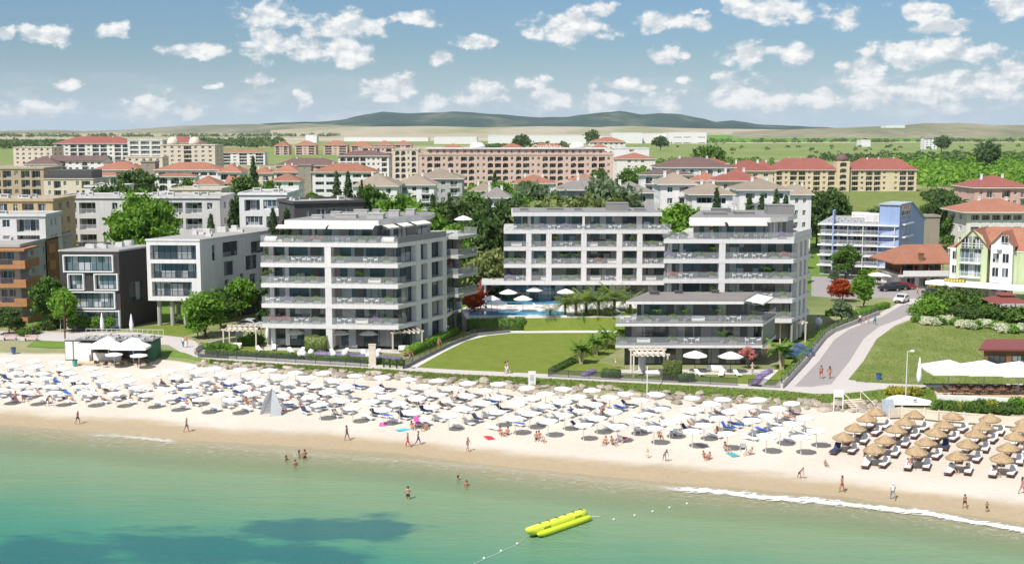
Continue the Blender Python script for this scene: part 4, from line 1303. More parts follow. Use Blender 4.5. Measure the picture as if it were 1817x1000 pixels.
# D: the low villa in front
def villa():
  x0, y0 = 14.6, 172.8
  zg = 2.55
  root = thing('villa', 'low three-level villa with white slab terraces and grey roof beside the side road', 'building', (x0, y0, zg), 0)
  L = 20.8
  poly = [(0, 0), (L, 0), (L + 3.7, 8.6), (L + 3.7, 10.6), (4.3, 10.6)]
  lv = [5.75 - zg, 8.85 - zg]
  TS = Matrix.Translation((L, 0, 0)) @ Matrix.Rotation(math.atan2(8.6, 3.7), 4, 'Z')
  sl = math.hypot(3.7, 8.6)
  for z in lv:
    MB().prism(poly, z - .5, z - .12, 0).prism(inset_poly(poly, [.06] * 5), z - .12, z, 1).build('floor_slab', ['fascia', 'concrete_dark'], root)
  rp = [(1.4, -.1), (18.0, -.1), (22.0, 9.3), (5.4, 9.3)]
  zr = 12.0 - zg
  ro = MB().prism(rp, zr - .5, zr - .12, 0).prism(inset_poly(rp, [.06] * 4), zr - .12, zr, 1).prism(inset_poly(rp, [.3] * 4), zr, zr + .03, 2).build('roof', ['fascia', 'concrete_dark', 'tile_grey'], root)
  roof_units(ro, [(5.5, 6.0, 1.3, .8, .35), (9.3, 7.2, 1.1, .7, .3), (14.8, 7.6, 1.0, .8, .35)], zr + .03, 'dark_panel')
  sq = [[('d', .9), ('g', 3.0), ('d', .5), ('g', 2.2), ('k', .8), ('d', 1.6), ('g', 3.2), ('d', .8), ('g', 2.6), ('k', .6)],
     [('d', .7), ('g', 2.6), ('g', 1.2), ('d', .4), ('k', .9), ('g', 2.0), ('d', .7), ('k', 1.2), ('g', 3.2), ('d', .8), ('k', .7)],
     [('d', .4), ('b', 3.0), ('d', .6), ('g', 2.2), ('d', 1.6), ('b', 2.0), ('d', .3), ('d', 1.3)]]
  z = 0
  for i, (za, zb) in enumerate(((0, lv[0] - .5), (lv[0], lv[1] - .5), (lv[1], zr - .5))):
    yb = 2.0
    xa = 1.5 if i < 2 else 3.2
    xb = (19.9 if i else 19.5) if i < 2 else 18.0
    glazing(root, Matrix.Translation((0, yb, 0)), xa, xb, za, zb, sq[i])
    v = Vector((3.0, 7.2))
    T = Matrix.Translation((xb, yb, 0)) @ Matrix.Rotation(math.atan2(v.y, v.x), 4, 'Z')
    glazing(root, T, 0, v.length, za, zb, [('d', 1), ('g', 2), ('k', 2), ('g', 1.4)])
    MB().prism([(xa + .1, yb + .2), (xb - .1, yb + .2), (xb + 2.8, yb + 7.2), (xa + 3.2, yb + 7.2)], za, zb).build('wall', ['dark_panel'], root)
  for z in lv:
    glass_rail(root, (.08, .08), (L - .1, .08), z, 1.0)
    q = TS @ Vector((sl - .1, .08, 0))
    if z == lv[1]:
      glass_rail(root, (L - .08, .1), q.xy, z, 1.0)
    glass_rail(root, (.1, .1), (1.4, 3.0), z, 1.0)
  # slatted screen on the side, awning over the side terrace
  n = 26
  mb = MB()
  for i in range(n):
    mb.box(.3 + (sl - .6) * i / n, .3 + (sl - .6) * (i + .72) / n, .12, .2, lv[0] + .03, lv[1] - .52, 0, TS)
  mb.build('screen', ['mat_screen'], root)
  v = Vector((4.0, 9.4))
  T = Matrix.Translation((18.0, -.1, 0)) @ Matrix.Rotation(math.atan2(v.y, v.x), 4, 'Z')
  awning(root, T, 1.2, 9.0, zr - .15, 2.4, .35)
  TERR.append((root, [lv[0], lv[1]], L, None, 'villa'))
  return root
mat('mat_screen', (0.30, 0.32, 0.25), 0.6, 0.08, 1)
D0 = villa()
# ------------------------------------------------------------------ terrace furniture and planters (things of their own)
def chair_tpl():
  r = thing('garden_chair', 'white moulded chair', 'chair')
  MB().box(-.26, .26, -.25, .25, .40, .46).build('seat', ['plastic_white'], r)
  MB().box(-.26, .26, .21, .27, .46, .88).box(-.30, -.26, -.2, .25, .46, .64).box(.26, .30, -.2, .25, .46, .64).build('backrest', ['plastic_white'], r)
  for x in (-.22, .22):
    for y in (-.2, .2):
      inst('leg', _leg, r, (x, y, 0))
  return r
_leg = MB().tube([(0, 0, 0), (0, 0, .40)], .022, 5).mesh('leg', ['plastic_white'])
def table_tpl():
  r = thing('garden_table', 'white round table', 'table')
  MB().lathe([(.45, .70), (.47, .72), (.47, .74), (.45, .75)], 14).build('table_top', ['plastic_white'], r)
  MB().tube([(0, 0, 0), (0, 0, .7)], .05, 7).lathe([(.25, 0), (.25, .03), (.06, .06)], 12).build('leg', ['plastic_white'], r)
  return r
def sofa_tpl():
  r = thing('garden_sofa', 'low pale outdoor sofa', 'sofa')
  MB().box(-.95, .95, -.4, .4, .08, .28).build('base', ['wood_pale'], r)
  MB().box(-.9, .9, -.38, .34, .28, .44).build('seat', ['canvas'], r)
  MB().box(-.9, .9, .2, .38, .44, .78).box(-.94, -.78, -.38, .2, .44, .6).box(.78, .94, -.38, .2, .44, .6).build('backrest', ['canvas'], r)
  return r
CH, TB, SF = chair_tpl(), table_tpl(), sofa_tpl()
TPL_OBJ = [CH, TB, SF]
V, F = lobes_crown(51, [(-.35, 0, .62, .38, .24, .26), (.35, 0, .6, .38, .24, .24), (0, 0, .68, .4, .25, .26)], 260, 0.09)
mp = {k: np_mesh('foliage', V, F, [k]) for k in ('leaf_mid', 'leaf_bright', 'leaf_lavender', 'leaf_pink', 'leaf_olive')}
box_me = MB().box(-.65, .65, -.22, .22, 0, .45).box(-.6, .6, -.17, .17, .45, .47).mesh('pot', ['pot_grey'])
V, F = lobes_crown(52, [(0, 0, 1.62, .62, .55, .3), (.3, 0, 1.5, .35, .35, .22)], 380, 0.1)
topi = np_mesh('crown', V, F, ['leaf_mid'])
stem = MB().tube([(0, 0, .35), (.03, 0, 1.4)], .035, 5).mesh('trunk', ['bark'])
pot_me = MB().lathe([(.20, 0), (.27, .45), (.24, .47)], 12).mesh('pot', ['pot_grey'])
def planter(label, p, leaf, parent_m, group):
  r = thing('planter', label, 'planter', p, 0, group)
  inst('pot', box_me, r)
  inst('foliage', mp[leaf], r, scale=(1.15, 1.2, 1.35), loc=(0, 0, -.1))
  return r
def pot_tree(label, p, group):
  r = thing('potted_tree', label, 'potted plant', p, random.random() * 6, group)
  inst('pot', pot_me, r)
  inst('trunk', stem, r)
  inst('crown', topi, r)
  return r
PLN = {'leaf_mid': 'green', 'leaf_bright': 'bright green', 'leaf_lavender': 'purple-flowered', 'leaf_pink': 'pink-flowered', 'leaf_olive': 'olive-leaved'}
for (root, lv, L, colx, nm) in TERR:
  bpy.context.view_layer.update()
  Mw = root.matrix_world
  rz = root.rotation_euler.z
  for i, z in enumerate(lv):
    rng = random.Random(hash(nm) % 1 + i * 13 + len(nm))
    g = 'terrace furniture of the ' + nm
    nbay = 3 if L < 25 else 5
    top = (i == len(lv) - 1)
    for k in range(nbay):
      xa, xb = L * k / nbay + .9, L * (k + 1) / nbay - .9
      if top: xb = min(xb, L - 1.2)
      bay = ORD[k]
      fl = ORD[i] if not top else 'top'
      used = []
      def spot(w_):
        for _ in range(20):
          x = rng.uniform(xa, xb)
          if all(abs(x - u) > (w_ + uw) for u, uw in used) and not (colx and abs(x - colx) < .7 + w_):
            used.append((x, w_))
            return x
        return None
      wh = f'on {fl} terrace of {nm}, bay {bay}'
      x = spot(1.3)
      if x is not None:
        if rng.random() < .72:
          p = Mw @ Vector((x, 1.05, z))
          dup(TB, p, rz, f'white round table {wh}', g)
          dup(CH, Mw @ Vector((x - .82, 1.05, z)), rz + PI / 2, f'white chair before the table {wh}', g)
          dup(CH, Mw @ Vector((x + .82, 1.05, z)), rz - PI / 2, f'white chair beyond the table {wh}', g)
        else:
          dup(SF, Mw @ Vector((x, 1.3, z)), rz, f'low pale sofa {wh}', g)
      for rep in range(3 if top else 2):
        x = spot(.75)
        if x is not None:
          lf = rng.choice(['leaf_mid', 'leaf_bright', 'leaf_lavender', 'leaf_pink', 'leaf_olive', 'leaf_mid', 'leaf_bright', 'leaf_mid', 'leaf_olive', 'leaf_bright'])
          planter(f'{PLN[lf]} {["", "low ", "bushy "][rep]}planter box {wh}', Mw @ Vector((x, .42, z)), lf, None, 'planters on the terraces')
      if rng.random() < .8 or top:
        x = spot(.5)
        if x is not None:
          pot_tree(f'round-headed potted tree {wh}', Mw @ Vector((x, .6, z)), 'potted trees on the terraces')
# ------------------------------------------------------------------ hills and fields
def hill_mat(name, c1, c2, c3, s):
  m, nt, b = new_mat(name)
  p = nt.new('ShaderNodeNewGeometry').outputs['Position']
  n = nt.noise(nt.vmath('MULTIPLY', p, (1, .5, 2.5)), s, 7, 0.62, 0.4)
  c = nt.ramp(n, [(0.35, c1), (0.52, c2), (0.66, c3)])
  n2 = nt.noise(p, s * 9, 4, 0.7)
  c = nt.mix(nt.mapr(n2, 0.4, 0.7, 0, 0.45), c, tuple(x * 0.5 for x in c1))
  nt.put(b.inputs['Base Color'], c)
  b.inputs['Roughness'].default_value = 1
  b.inputs['Specular IOR Level'].default_value = 0
  M[name] = m
hill_mat('hill_wood', (0.012, 0.040, 0.036), (0.030, 0.070, 0.055), (0.13, 0.15, 0.10), 0.0022)
hill_mat('hill_olive', (0.15, 0.17, 0.10), (0.25, 0.24, 0.16), (0.34, 0.30, 0.22), 0.0022)
hill_mat('hill_tan', (0.26, 0.27, 0.14), (0.40, 0.35, 0.25), (0.44, 0.38, 0.29), 0.0020)
def ridge(name, prof, Y, dep, mt, amp, seed, ybase=236):
  rng = np.random.default_rng(seed)
  f = lerp_fn(prof)
  pxs = np.arange(prof[0][0], prof[-1][0] + 1, 5.0)
  ph = rng.uniform(0, 6.28, 12)
  vs, fs = [], []
  K = 9
  for px in pxs:
    jag = sum(math.sin(px / (7 * 1.6 ** k) + ph[k]) * 0.18 * 1.35 ** k for k in range(6)) * amp
    top = atY(px, f(px) + jag, Y)
    for k in range(K):
      t = k / (K - 1)
      yy = Y - dep + 2 * dep * t
      prof_ = math.sin(PI * t) ** 1.15
      wob = 1 + 0.10 * math.sin(px / 31 + k * 1.3 + ph[7]) * (1 - abs(2 * t - 1)) * (t != 0.5)
      vs.append((top.x * yy / Y, yy, 2.5 - 8 + (max(2, top.z - 2.5) + 8) * min(1, prof_ * wob)))
  n = len(pxs)
  for i in range(n - 1):
    for k in range(K - 1):
      fs.append((i * K + k, (i + 1) * K + k, (i + 1) * K + k + 1, i * K + k + 1))
  return structure(name, MB().add(vs, fs), [mt], True)
ridge('mountain_range', [(380, 228), (470, 219), (560, 216), (615, 212), (650, 204), (680, 199.5), (720, 202), (760, 200), (800, 196.5), (850, 200), (905, 203.5), (960, 209), (1010, 208.5), (1050, 203), (1100, 197.5), (1140, 202), (1170, 200.5), (1210, 204), (1250, 211), (1270, 216), (1300, 213), (1340, 219), (1400, 223), (1470, 226), (1520, 229)], 12500, 2600, 'hill_wood', 1.0, 1)
ridge('hills', [(-300, 232), (0, 233), (60, 231), (150, 232), (230, 229), (300, 225), (370, 221.5), (430, 220.5), (480, 222), (545, 219), (600, 222), (680, 226), (760, 228)], 9500, 1500, 'hill_olive', 0.7, 2)
ridge('foothills', [(480, 231), (560, 227), (640, 225), (760, 224), (860, 225.5), (960, 224), (1060, 226), (1120, 224), (1250, 228), (1400, 230), (1560, 231)], 8600, 1300, 'hill_tan', 0.35, 3)
ridge('hills', [(1300, 233), (1420, 229), (1500, 227), (1560, 225), (1600, 222), (1640, 218.5), (1700, 218), (1742, 220), (1760, 222.5), (1817, 221), (1900, 219), (2300, 222)], 5200, 900, 'hill_olive', 0.6, 4)
def field(pts, mt, z=2.55):
  mb = MB()
  poly = [(p.x, p.y) for p in P2(pts, z)]
  mb.add([(x, y, z) for x, y in poly], [tuple(range(len(poly)))])
  return structure('field', mb, [mt])
field([(1215, 240), (1500, 236.5), (1817, 235), (1950, 235), (1950, 249.5), (1600, 251), (1300, 252.5), (1200, 252)], 'field_green', 2.6)
field([(1060, 257), (1300, 254.5), (1950, 252.5), (1950, 292), (1640, 300), (1400, 284), (1150, 284)], 'field_olive', 2.56)
field([(380, 262), (560, 262), (740, 263), (640, 283), (440, 292), (380, 288)], 'field_olive', 2.56)
field([(-100, 262), (25, 262), (40, 290), (-100, 300)], 'field_olive', 2.56)
field([(480, 238), (800, 237), (1210, 238), (1205, 243), (800, 243.5), (480, 244)], 'field_tan', 2.58)
field([(400, 245), (1000, 245), (1180, 245), (1180, 248), (700, 248.5), (400, 248)], 'field_pale', 2.57)
field([(560, 251), (1180, 250), (1300, 254), (1100, 256), (560, 260)], 'field_olive', 2.57)
sheet('estate_grass', [(-220, 585), (210, 577), (455, 560), (700, 560), (900, 540), (1450, 520), (1500, 430), (1380, 360), (700, 340), (300, 345), (-150, 360)], 2.508, 'grass_bank')
sheet('shrub_ground', [(1400, 338), (1640, 336), (1817, 340), (1900, 350), (1900, 470), (1640, 470), (1560, 400), (1400, 370)], 2.504, 'grass_wild')
# ------------------------------------------------------------------ stuff: woods too far or dense to count
def wood(label, quad, n, rr, key='leaf_mid', seed=1, q=42, name='woodland', size=0.34, sq=0.85):
  rng = np.random.default_rng(seed)
  c = [at(a, b_, 2.5) for a, b_ in quad]
  P_, N_ = [], []
  S = []
  for i in range(n):
    u, v = rng.random(2)
    p = (c[0] * (1 - u) + c[1] * u) * (1 - v) + (c[3] * (1 - u) + c[2] * u) * v
    r = rng.uniform(*rr)
    d = rng.normal(size=(q, 3)); d /= np.linalg.norm(d, axis=1)[:, None]
    d[:, 2] = np.abs(d[:, 2])
    P_.append(np.array((p.x, p.y, 2.4)) + d * (r, r, r * sq * rng.uniform(.8, 1.3)) * rng.uniform(.65, 1.1, (q, 1)) + (0, 0, r * .25))
    N_.append(d + (0, 0, .4))
    S.append(np.full((q, 1), r * size))
  P_, N_, S = np.vstack(P_), np.vstack(N_), np.vstack(S)
  V, F = leaf_cloud(rng, P_, N_, 1.0, 0.5)
  ctr = np.repeat(P_, 4, axis=0)
  V = ctr + (V - ctr) * np.repeat(S, 4, axis=0)
  o = inst(name, np_mesh(name, V, F, [key]))
  return tag(o, label, 'woodland', None, 'stuff')
wood('green scrub woodland beyond the cream apartment block', [(1560, 285), (1900, 280), (1900, 330), (1640, 335)], 900, (2.5, 6), 'leaf_bright', 1)
wood('dark scrub belt along the near edge of the meadow', [(1420, 283), (1900, 272), (1900, 298), (1560, 292)], 420, (3, 6), 'leaf_haze', 2)
wood('dark tree belt beyond the resort hotels', [(0, 257), (120, 257), (110, 263), (-20, 265)], 160, (5, 11), 'leaf_haze', 3)
wood('round dark grove behind the red roofs', [(330, 252), (500, 250), (500, 263), (340, 262)], 170, (6, 12), 'leaf_haze', 4)
wood('thin line of bushes between the far fields', [(1215, 252), (1900, 250), (1900, 252.5), (1215, 254.5)], 190, (4, 9), 'leaf_haze', 5, 30)
wood('far hedgerow under the mountains', [(480, 236), (1215, 235.5), (1215, 236.5), (480, 237)], 260, (8, 18), 'leaf_haze', 6, 24)
wood('far hedgerow in the tan fields', [(0, 243), (600, 242), (600, 243), (0, 244)], 200, (7, 14), 'leaf_haze', 7, 24)
wood('scattered shrubs in the olive field', [(1200, 262), (1900, 258), (1900, 275), (1300, 278)], 60, (2, 5), 'leaf_dark', 8)
wood('bushy belt before the olive field', [(1080, 292), (1372, 283), (1380, 297), (1100, 303)], 150, (2, 5), 'leaf_mid', 11)
wood('dark tree belt between the tan villas and fields', [(860, 262), (1000, 258), (1010, 262), (860, 268)], 60, (4, 8), 'leaf_haze', 12)
wood('overgrown scrub around the vacant plot', [(1640, 372), (1720, 372), (1720, 400), (1630, 398)], 90, (1.2, 3), 'leaf_mid', 9)
wood('thicket edging the car park lane', [(1640, 345), (1740, 345), (1730, 362), (1650, 362)], 60, (1.5, 3.4), 'leaf_dark', 10)
# ------------------------------------------------------------------ background buildings
DDD = 'ddwdd'
def B(label, *a, **k):
  r = building(label, *a, **k)
  return r
B('cream flat-roofed wing at the far end of the resort', 23, 92, 262, 850, depth=22, roof='flat', wall='wall_cream', spec='wawwaw', units=3)
B('long white resort hotel with red roof and rows of loggias', 96, 232, 255, 880, depth=26, wall='wall_offwhite', rmat='tile_red', rh=5, spec='dwddwddwdd', chim=3, rail='bars')
B('white balconied central wing of the red-roofed resort', 226, 288, 249, 860, depth=26, wall='wall_offwhite', roof='flat', spec='ddd', units=2, rail='glass')
B('red-roofed wing of the resort behind the domes', 280, 348, 254, 880, depth=30, wall='wall_offwhite', rmat='tile_red', rh=5, spec='dwdwd')
r, L, H, fh = B('cream resort building crowned with two round domes', 284, 381, 258, 810, depth=24, wall='wall_cream', roof='flat', spec='wawdaww', units=0)
for cx_ in (0.1, 0.5):
  MB().lathe([(3.8, 0), (3.8, 1.5), (3.5, 3.0), (2.6, 4.3), (1.4, 5.0), (0.1, 5.3)], 18).build('dome', ['wall_cream'], r, (L * cx_ + 3, 7, H + .2), True)
B('low white guesthouse with brown gable among resort blocks', 77, 184, 285, 710, depth=14, wall='wall_white', roof='gable', rmat='tile_brown', rh=2.5, spec='wwbwwbww')
B('small white house with dark brown hipped roof before the resort', 42, 100, 292, 700, depth=16, wall='wall_offwhite', rmat='tile_brown', rh=4.5, spec='bwb')
B('cream low block below the domed building', 222, 288, 279, 770, depth=14, wall='wall_cream', roof='flat', spec='wwaww', units=2)
B('white orange-roofed hotel wing beside the stone tower', 165, 249, 302, 520, depth=16, rmat='tile_orange', rh=3.4, spec='dwddw', wall='wall_white', z0=2.5, rail='solid')
B('slim stone stair tower between orange roofs', 250, 275, 288, 522, depth=6, roof='flat', wall='wall_stone', spec='-s-', side='w', units=0)
B('long white hotel wing with orange tiled roof and terraces', 276, 388, 302, 520, depth=16, rmat='tile_orange', rh=3.2, spec='dddwddd', rail='solid')
B('white gabled end house of the orange-roofed hotel', 386, 426, 306, 505, depth=15, rmat='tile_orange', rh=3.4, spec='dd')
B('low arcaded annex with orange roof under the hotel', 158, 214, 313, 498, depth=8, rmat='tile_orange', rh=1.5, spec='AwA', chim=0)
B('low arcaded orange-roofed annex beside round trees', 275, 345, 314, 495, depth=8, rmat='tile_orange', rh=1.5, spec='AAA', chim=0)
B('small pavilion with broad orange roof among trees', 340, 386, 328, 470, depth=12, rmat='tile_orange', rh=3.2, spec='aa', chim=0)
B('small white gabled cottage near the tall spruce', 403, 446, 325, 470, depth=9, roof='gable', rmat='tile_orange', rh=2.2, spec='aw', chim=0)
B('tan apartment block with dark brown balconies', -40, 77, 300, 400, depth=16, roof='flat', wall='wall_tan', spec='dddwdd', units=3)
r, L, H, fh = B('pale flat block with black-railed roof terrace', 77, 165, 318, 392, depth=16, roof='flat', wall='wall_cream', spec='wdw-wl', units=0, parapet=.2)
MB().box(1, L - 1, 2, 12, H + .2, H + 2.8).build('penthouse_wall', ['dark_panel'], r)
inst('railing', railing(L, 'bars', 0.0), r, (0, 0.1, H + .2))
r, L, H, fh = B('long grey four-storey block with white framed loggias', 96, 390, 352, 252, depth=13, roof='flat', wall='stucco_light', spec='ll-wlw-llw', units=9, fh=3.0, rail='glass')
r, L, H, fh = B('ochre apartment block behind the orange-brown house', -40, 93, 357, 234, depth=12, roof='flat', wall='wall_ochre', spec='dbwdb', units=4, fh=3.0, rail='glass')
B('low grey-white terrace block below the ochre one', -60, 80, 384, 226, depth=8, roof='flat', wall='stucco_light', spec='lwl', units=3, fh=3.0, rail='bars')
B('white cubic house with wide windows and sloped wing', 424, 508, 346, 252, depth=15, roof='flat', wall='wall_white', spec=['Wl', 'Wl', 'lW', 'lW', 'Wl', 'lW'], glass='glass_blue', units=4, fh=3.3)
r, L, H, fh = B('black-clad box house with white window frames', 522, 645, 362, 224, 230, depth=10, roof='flat', wall='wall_darkbox', spec='-w-WW-wsss', units=5, fh=3.1, rmat='roof_gravel')
B('white villa under wide tan hipped roof, tree-fringed', 626, 704, 331, 405, depth=20, rmat='tile_tan', rh=4, spec='wbw', rail='glass')
B('white villa with tan roof and pale balconies', 700, 770, 329, 425, depth=18, rmat='tile_tan', rh=3.6, spec='bwb', rail='glass')
B('grey-walled villa with tan roof beside peach hotel', 735, 820, 318, 455, depth=20, rmat='tile_tan', rh=3.6, spec='wbwb', rail='glass', wall='wall_grey')
B('white hotel wing with orange roof left of small stone tower'.replace('left of', 'adjoining'), 486, 529, 306, 525, depth=14, rmat='tile_orange', rh=3.4, spec='dwd')
B('small square stone tower amid orange roofs', 529, 552, 294, 520, depth=6, roof='flat', wall='wall_stone', spec='-s-', side='w', units=0)
B('white wide-eaved hotel wing with orange roof and gable', 554, 665, 306, 515, depth=16, rmat='tile_orange', rh=3.6, spec='ddwwdd', rail='solid')
B('low orange-roofed lodge below the stone tower', 480, 530, 322, 470, depth=12, rmat='tile_orange', rh=3, spec='ww', chim=0)
for i, (a, b_, y, nm) in enumerate(((487, 512, 259, 'first villa with terracotta roof in the far row'), (523, 560, 258, 'second terracotta-roofed villa in the far row'), (574, 616, 258, 'third and widest terracotta villa of the far row'), (622, 660, 259, 'fourth terracotta-roofed villa in the far row'), (664, 698, 258, 'fifth terracotta-roofed villa in the far row'), (700, 730, 257, 'last terracotta-roofed villa in the far row'))):
  B(nm, a, b_, y, 1600, depth=22, rmat='tile_orange', rh=6, spec='dwd', wall='wall_peach', chim=1, group='terracotta villas far off')
B('white and beige terrace block with brown mansard beyond tan villas', 600, 690, 277, 700, depth=18, rmat='tile_brown', rh=3, spec='ddddwawd', wall='wall_offwhite')
B('long low house under a mauve-brown roof', 490, 597, 294, 660, depth=16, rmat='tile_brown', rh=4, spec='wwwww', wall='wall_peach')
B('cream tower block with lattice balconies', 697, 742, 266, 680, depth=18, roof='flat', spec='AAaA', wall='wall_cream', units=2)
# the peach hotel with arches and a roof sign
r, L, H, fh = B('long peach hotel with rows of arches and script roof sign', 743, 1088, 275, 640, depth=26, roof='flat', wall='wall_peach', spec='aAdaAadAaaAdAaAdaaAdAaAdaAda', units=6, fh=3.25, parapet=1.0, rail='bars')
up, _, _, _ = None, 0, 0, 0
mbp = MB()
mbp.box(4, L - 4, 5, 22, H + .2, H + 3.0)
mbp.build('penthouse_wall', ['wall_peach'], r)
for i in range(26):
  x = 5 + (L - 12) * i / 25
  inst('window', win(1.6, 1.9, 'wall_white', 'glass_dark', 1), r, (x, 4.85, H + .5))
MB().box(3, L - 3, 4.0, 23, H + 3.0, H + 3.35).build('roof', ['wall_offwhite'], r)
for (fx, w_) in ((.12, 10), (.42, 12), (.575, 18), (.9, 8)):
  hm = MB()
  hip_roof(hm, L * fx, L * fx + w_, 8, 18, H + 3.36, 2.4, .5)
  hm.build('roof', ['tile_orange', 'wall_white'], r)
for fx in (.3, .82):
  MB().lathe([(4.2, 0), (4.0, 1.3), (3.0, 2.4), (1.5, 3.0), (.1, 3.2)], 16).build('dome', ['wall_white'], r, (L * fx, 9, H + 3.3), True)
def text_obj(name, txt, size, mt, parent, loc, rot, ext=0.05, shear=0, align='CENTER', label=None, cat=None):
  cu = bpy.data.curves.new(name, 'FONT')
  cu.body = txt
  cu.size = size
  cu.extrude = ext
  cu.shear = shear
  cu.align_x = align
  o = bpy.data.objects.new(name, cu)
  COL.objects.link(o)
  bpy.context.view_layer.update()
  me = bpy.data.meshes.new_from_object(o.evaluated_get(bpy.context.evaluated_depsgraph_get()))
  bpy.data.objects.remove(o)
  me.materials.clear()
  me.materials.append(M[mt])
  m_ = bpy.data.objects.new(name, me)
  COL.objects.link(m_)
  m_.parent = parent
  m_.location = loc
  m_.rotation_euler = rot
  return m_
text_obj('roof_sign', 'Casablanca', 3.4, 'white_paint', r, (L * .655, .3, H + 3.1), (PI / 2, 0, 0), .15, .35)
fm = MB().box(L * .655 - 8, L * .655 + 8, .5, .6, H + 2.85, H + 3.0)
for i in range(7): fm.box(L * .655 - 7.5 + i * 2.5, L * .655 - 7.4 + i * 2.5, .5, .6, H + 1.0, H + 2.85)
fm.build('sign_frame', ['dark_metal'], r)
def shed(label, a, b_, y, Y, depth, cols=8, wall='wall_white', **k):
  return B(label, a, b_, y, Y, depth=depth, roof='flat', wall=wall, nf=k.pop('nf', 1), spec=k.pop('spec', '-' * cols + 's' + '-' * cols), side='-', units=k.pop('units', 1), name='warehouse', parapet=.8, **k)
shed('wide white warehouse beyond the peach hotel', 770, 846, 243, 2700, 60)
shed('very long low white warehouse in the far plain', 866, 1040, 240.5, 2800, 70, 14)
shed('white warehouse hall beside the glass-fronted office', 1086, 1140, 236, 2800, 70)
shed('low white storage hall joined to the office', 1140, 1186, 237, 2850, 60)
B('white office block with blue glass bays in the plain', 1186, 1254, 235, 2800, depth=60, roof='flat', wall='wall_white', nf=2, spec='-WW-W', glass='glass_blue', units=2, name='office_building')
shed('thin white row of sheds far beyond the villas', 610, 760, 244, 3300, 50, 10)
shed('small white depot on the plain', 542, 562, 240, 3000, 30, 2)
shed('white hall near the dark round trees', 1045, 1084, 243, 2500, 50, 3)
shed('distant white greenhouse on the hill edge', 1572, 1606, 222.5, 4300, 60, 3, z0=38)
shed('low pale shed at the scrub belt', 1528, 1545, 249, 2300, 30, 2)
B('white farmhouse with flat roof in the green plain', 1641, 1663, 246, 2000, depth=20, roof='gable', rmat='tile_grey', rh=3, spec='www', name='farmhouse')
B('orange-roofed hall beyond the peach hotel', 1050, 1110, 252, 900, depth=20, rmat='tile_orange', rh=3.6, spec='wwwwww', wall='wall_offwhite')
B('white house with orange roof beside the peach hotel', 1094, 1163, 282, 745, depth=22, rmat='tile_orange', rh=3.5, spec='-wsw-', wall='wall_offwhite')
B('white round-gabled block behind the orange-roofed house', 1090, 1152, 264, 800, depth=20, roof='flat', spec='-w-', wall='wall_white', units=1)
B('large white guesthouse with dark brown hipped roof', 1168, 1303, 298, 435, depth=20, rmat='tile_brown', rh=3.6, spec='wbwwwbww')
B('low white wing with brown roof before the guesthouse', 1138, 1232, 311, 418, depth=9, rmat='tile_brown', rh=1.6, spec='bwbww', chim=0)
B('white terraced house with tan roof, highest of three', 1172, 1234, 328, 308, depth=14, rmat='tile_tan', rh=2.8, spec='wb', rail='solid', bd=1.3)
B('white terraced house with tan roof and dark loggia', 1228, 1300, 346, 292, depth=13, rmat='tile_tan', rh=2.8, spec='lb', rail='solid', bd=1.3)
B('white terraced house with tan roof behind spruces', 1312, 1402, 338, 312, depth=14, rmat='tile_tan', rh=2.8, spec='bwb', rail='solid', bd=1.3)
B('cream house with bright red roof and skylights', 1275, 1352, 322, 360, depth=13, rmat='tile_red', rh=3.4, spec='wwbw', wall='wall_cream')
B('red-roofed house behind the striped roofs', 1290, 1372, 304, 520, depth=16, rmat='tile_red', rh=4.4, spec='wwww', wall='wall_cream')
B('grey villa with broad slate roof and ribbon balcony', 996, 1092, 338, 305, depth=16, rmat='tile_grey', rh=3, spec='-w-w', wall='wall_grey')
B('grey villa wing with flat dark band over the lawn trees', 1085, 1160, 343, 296, depth=13, rmat='tile_grey', rh=2.6, spec='bw', wall='wall_grey', rail='solid', bd=1.6)
B('white house under orange hipped roof near grey villa', 912, 984, 326, 430, depth=16, rmat='tile_orange', rh=2.9, spec='wbw')
B('low house with orange roof below the peach hotel', 1012, 1066, 322, 455, depth=14, rmat='tile_orange', rh=2.6, spec='ww', chim=1)
for lab, a, b_, y, Y, rf, wl_, sp in (
    ('narrow cream house with orange roof behind the gabled cottage', 448, 482, 308, 560, 'tile_orange', 'wall_cream', 'wb'),
    ('flat peach block between far villas and cream tower', 640, 698, 262, 820, 'flat', 'wall_peach', 'dwdwd'),
    ('small white house with tan roof under the peach hotel', 836, 880, 340, 400, 'tile_tan', 'wall_white', 'ww'),
    ('small grey-roofed house half hidden by garden trees', 858, 904, 352, 330, 'tile_grey', 'wall_white', 'wb'),
    ('low orange-roofed row at the far edge of the resort', 392, 470, 271, 1150, 'tile_orange', 'wall_offwhite', 'dwdwd'),
    ('white block with dark red roof beyond the brown guesthouse', 1232, 1292, 291, 640, 'tile_red', 'wall_offwhite', 'dwwd'),
    ('pale yellow villa between tan-roofed houses and red roofs', 1236, 1276, 322, 390, 'tile_orange', 'wall_cream', 'wb'),
    ('white flat-roofed house behind the cream block and dark tree', 150, 214, 332, 345, 'flat', 'wall_offwhite', 'wbw'),
    ('beige flat block beyond the long grey building', 300, 392, 337, 330, 'flat', 'wall_cream', 'bwwb'),
    ('white low house behind the twin block and cedars', 1402, 1440, 346, 330, 'tile_tan', 'wall_white', 'ww'),
    ('small red-roofed house past the cream end block', 1300, 1340, 296, 760, 'tile_red', 'wall_cream', 'ww'),
    ('brown-roofed white house at the resort edge', 184, 226, 292, 640, 'tile_brown', 'wall_offwhite', 'bw')):
  B(lab, a, b_, y, Y, depth=12, roof='flat' if rf == 'flat' else 'hip', rmat=rf, rh=2.8, spec=sp, wall=wl_)
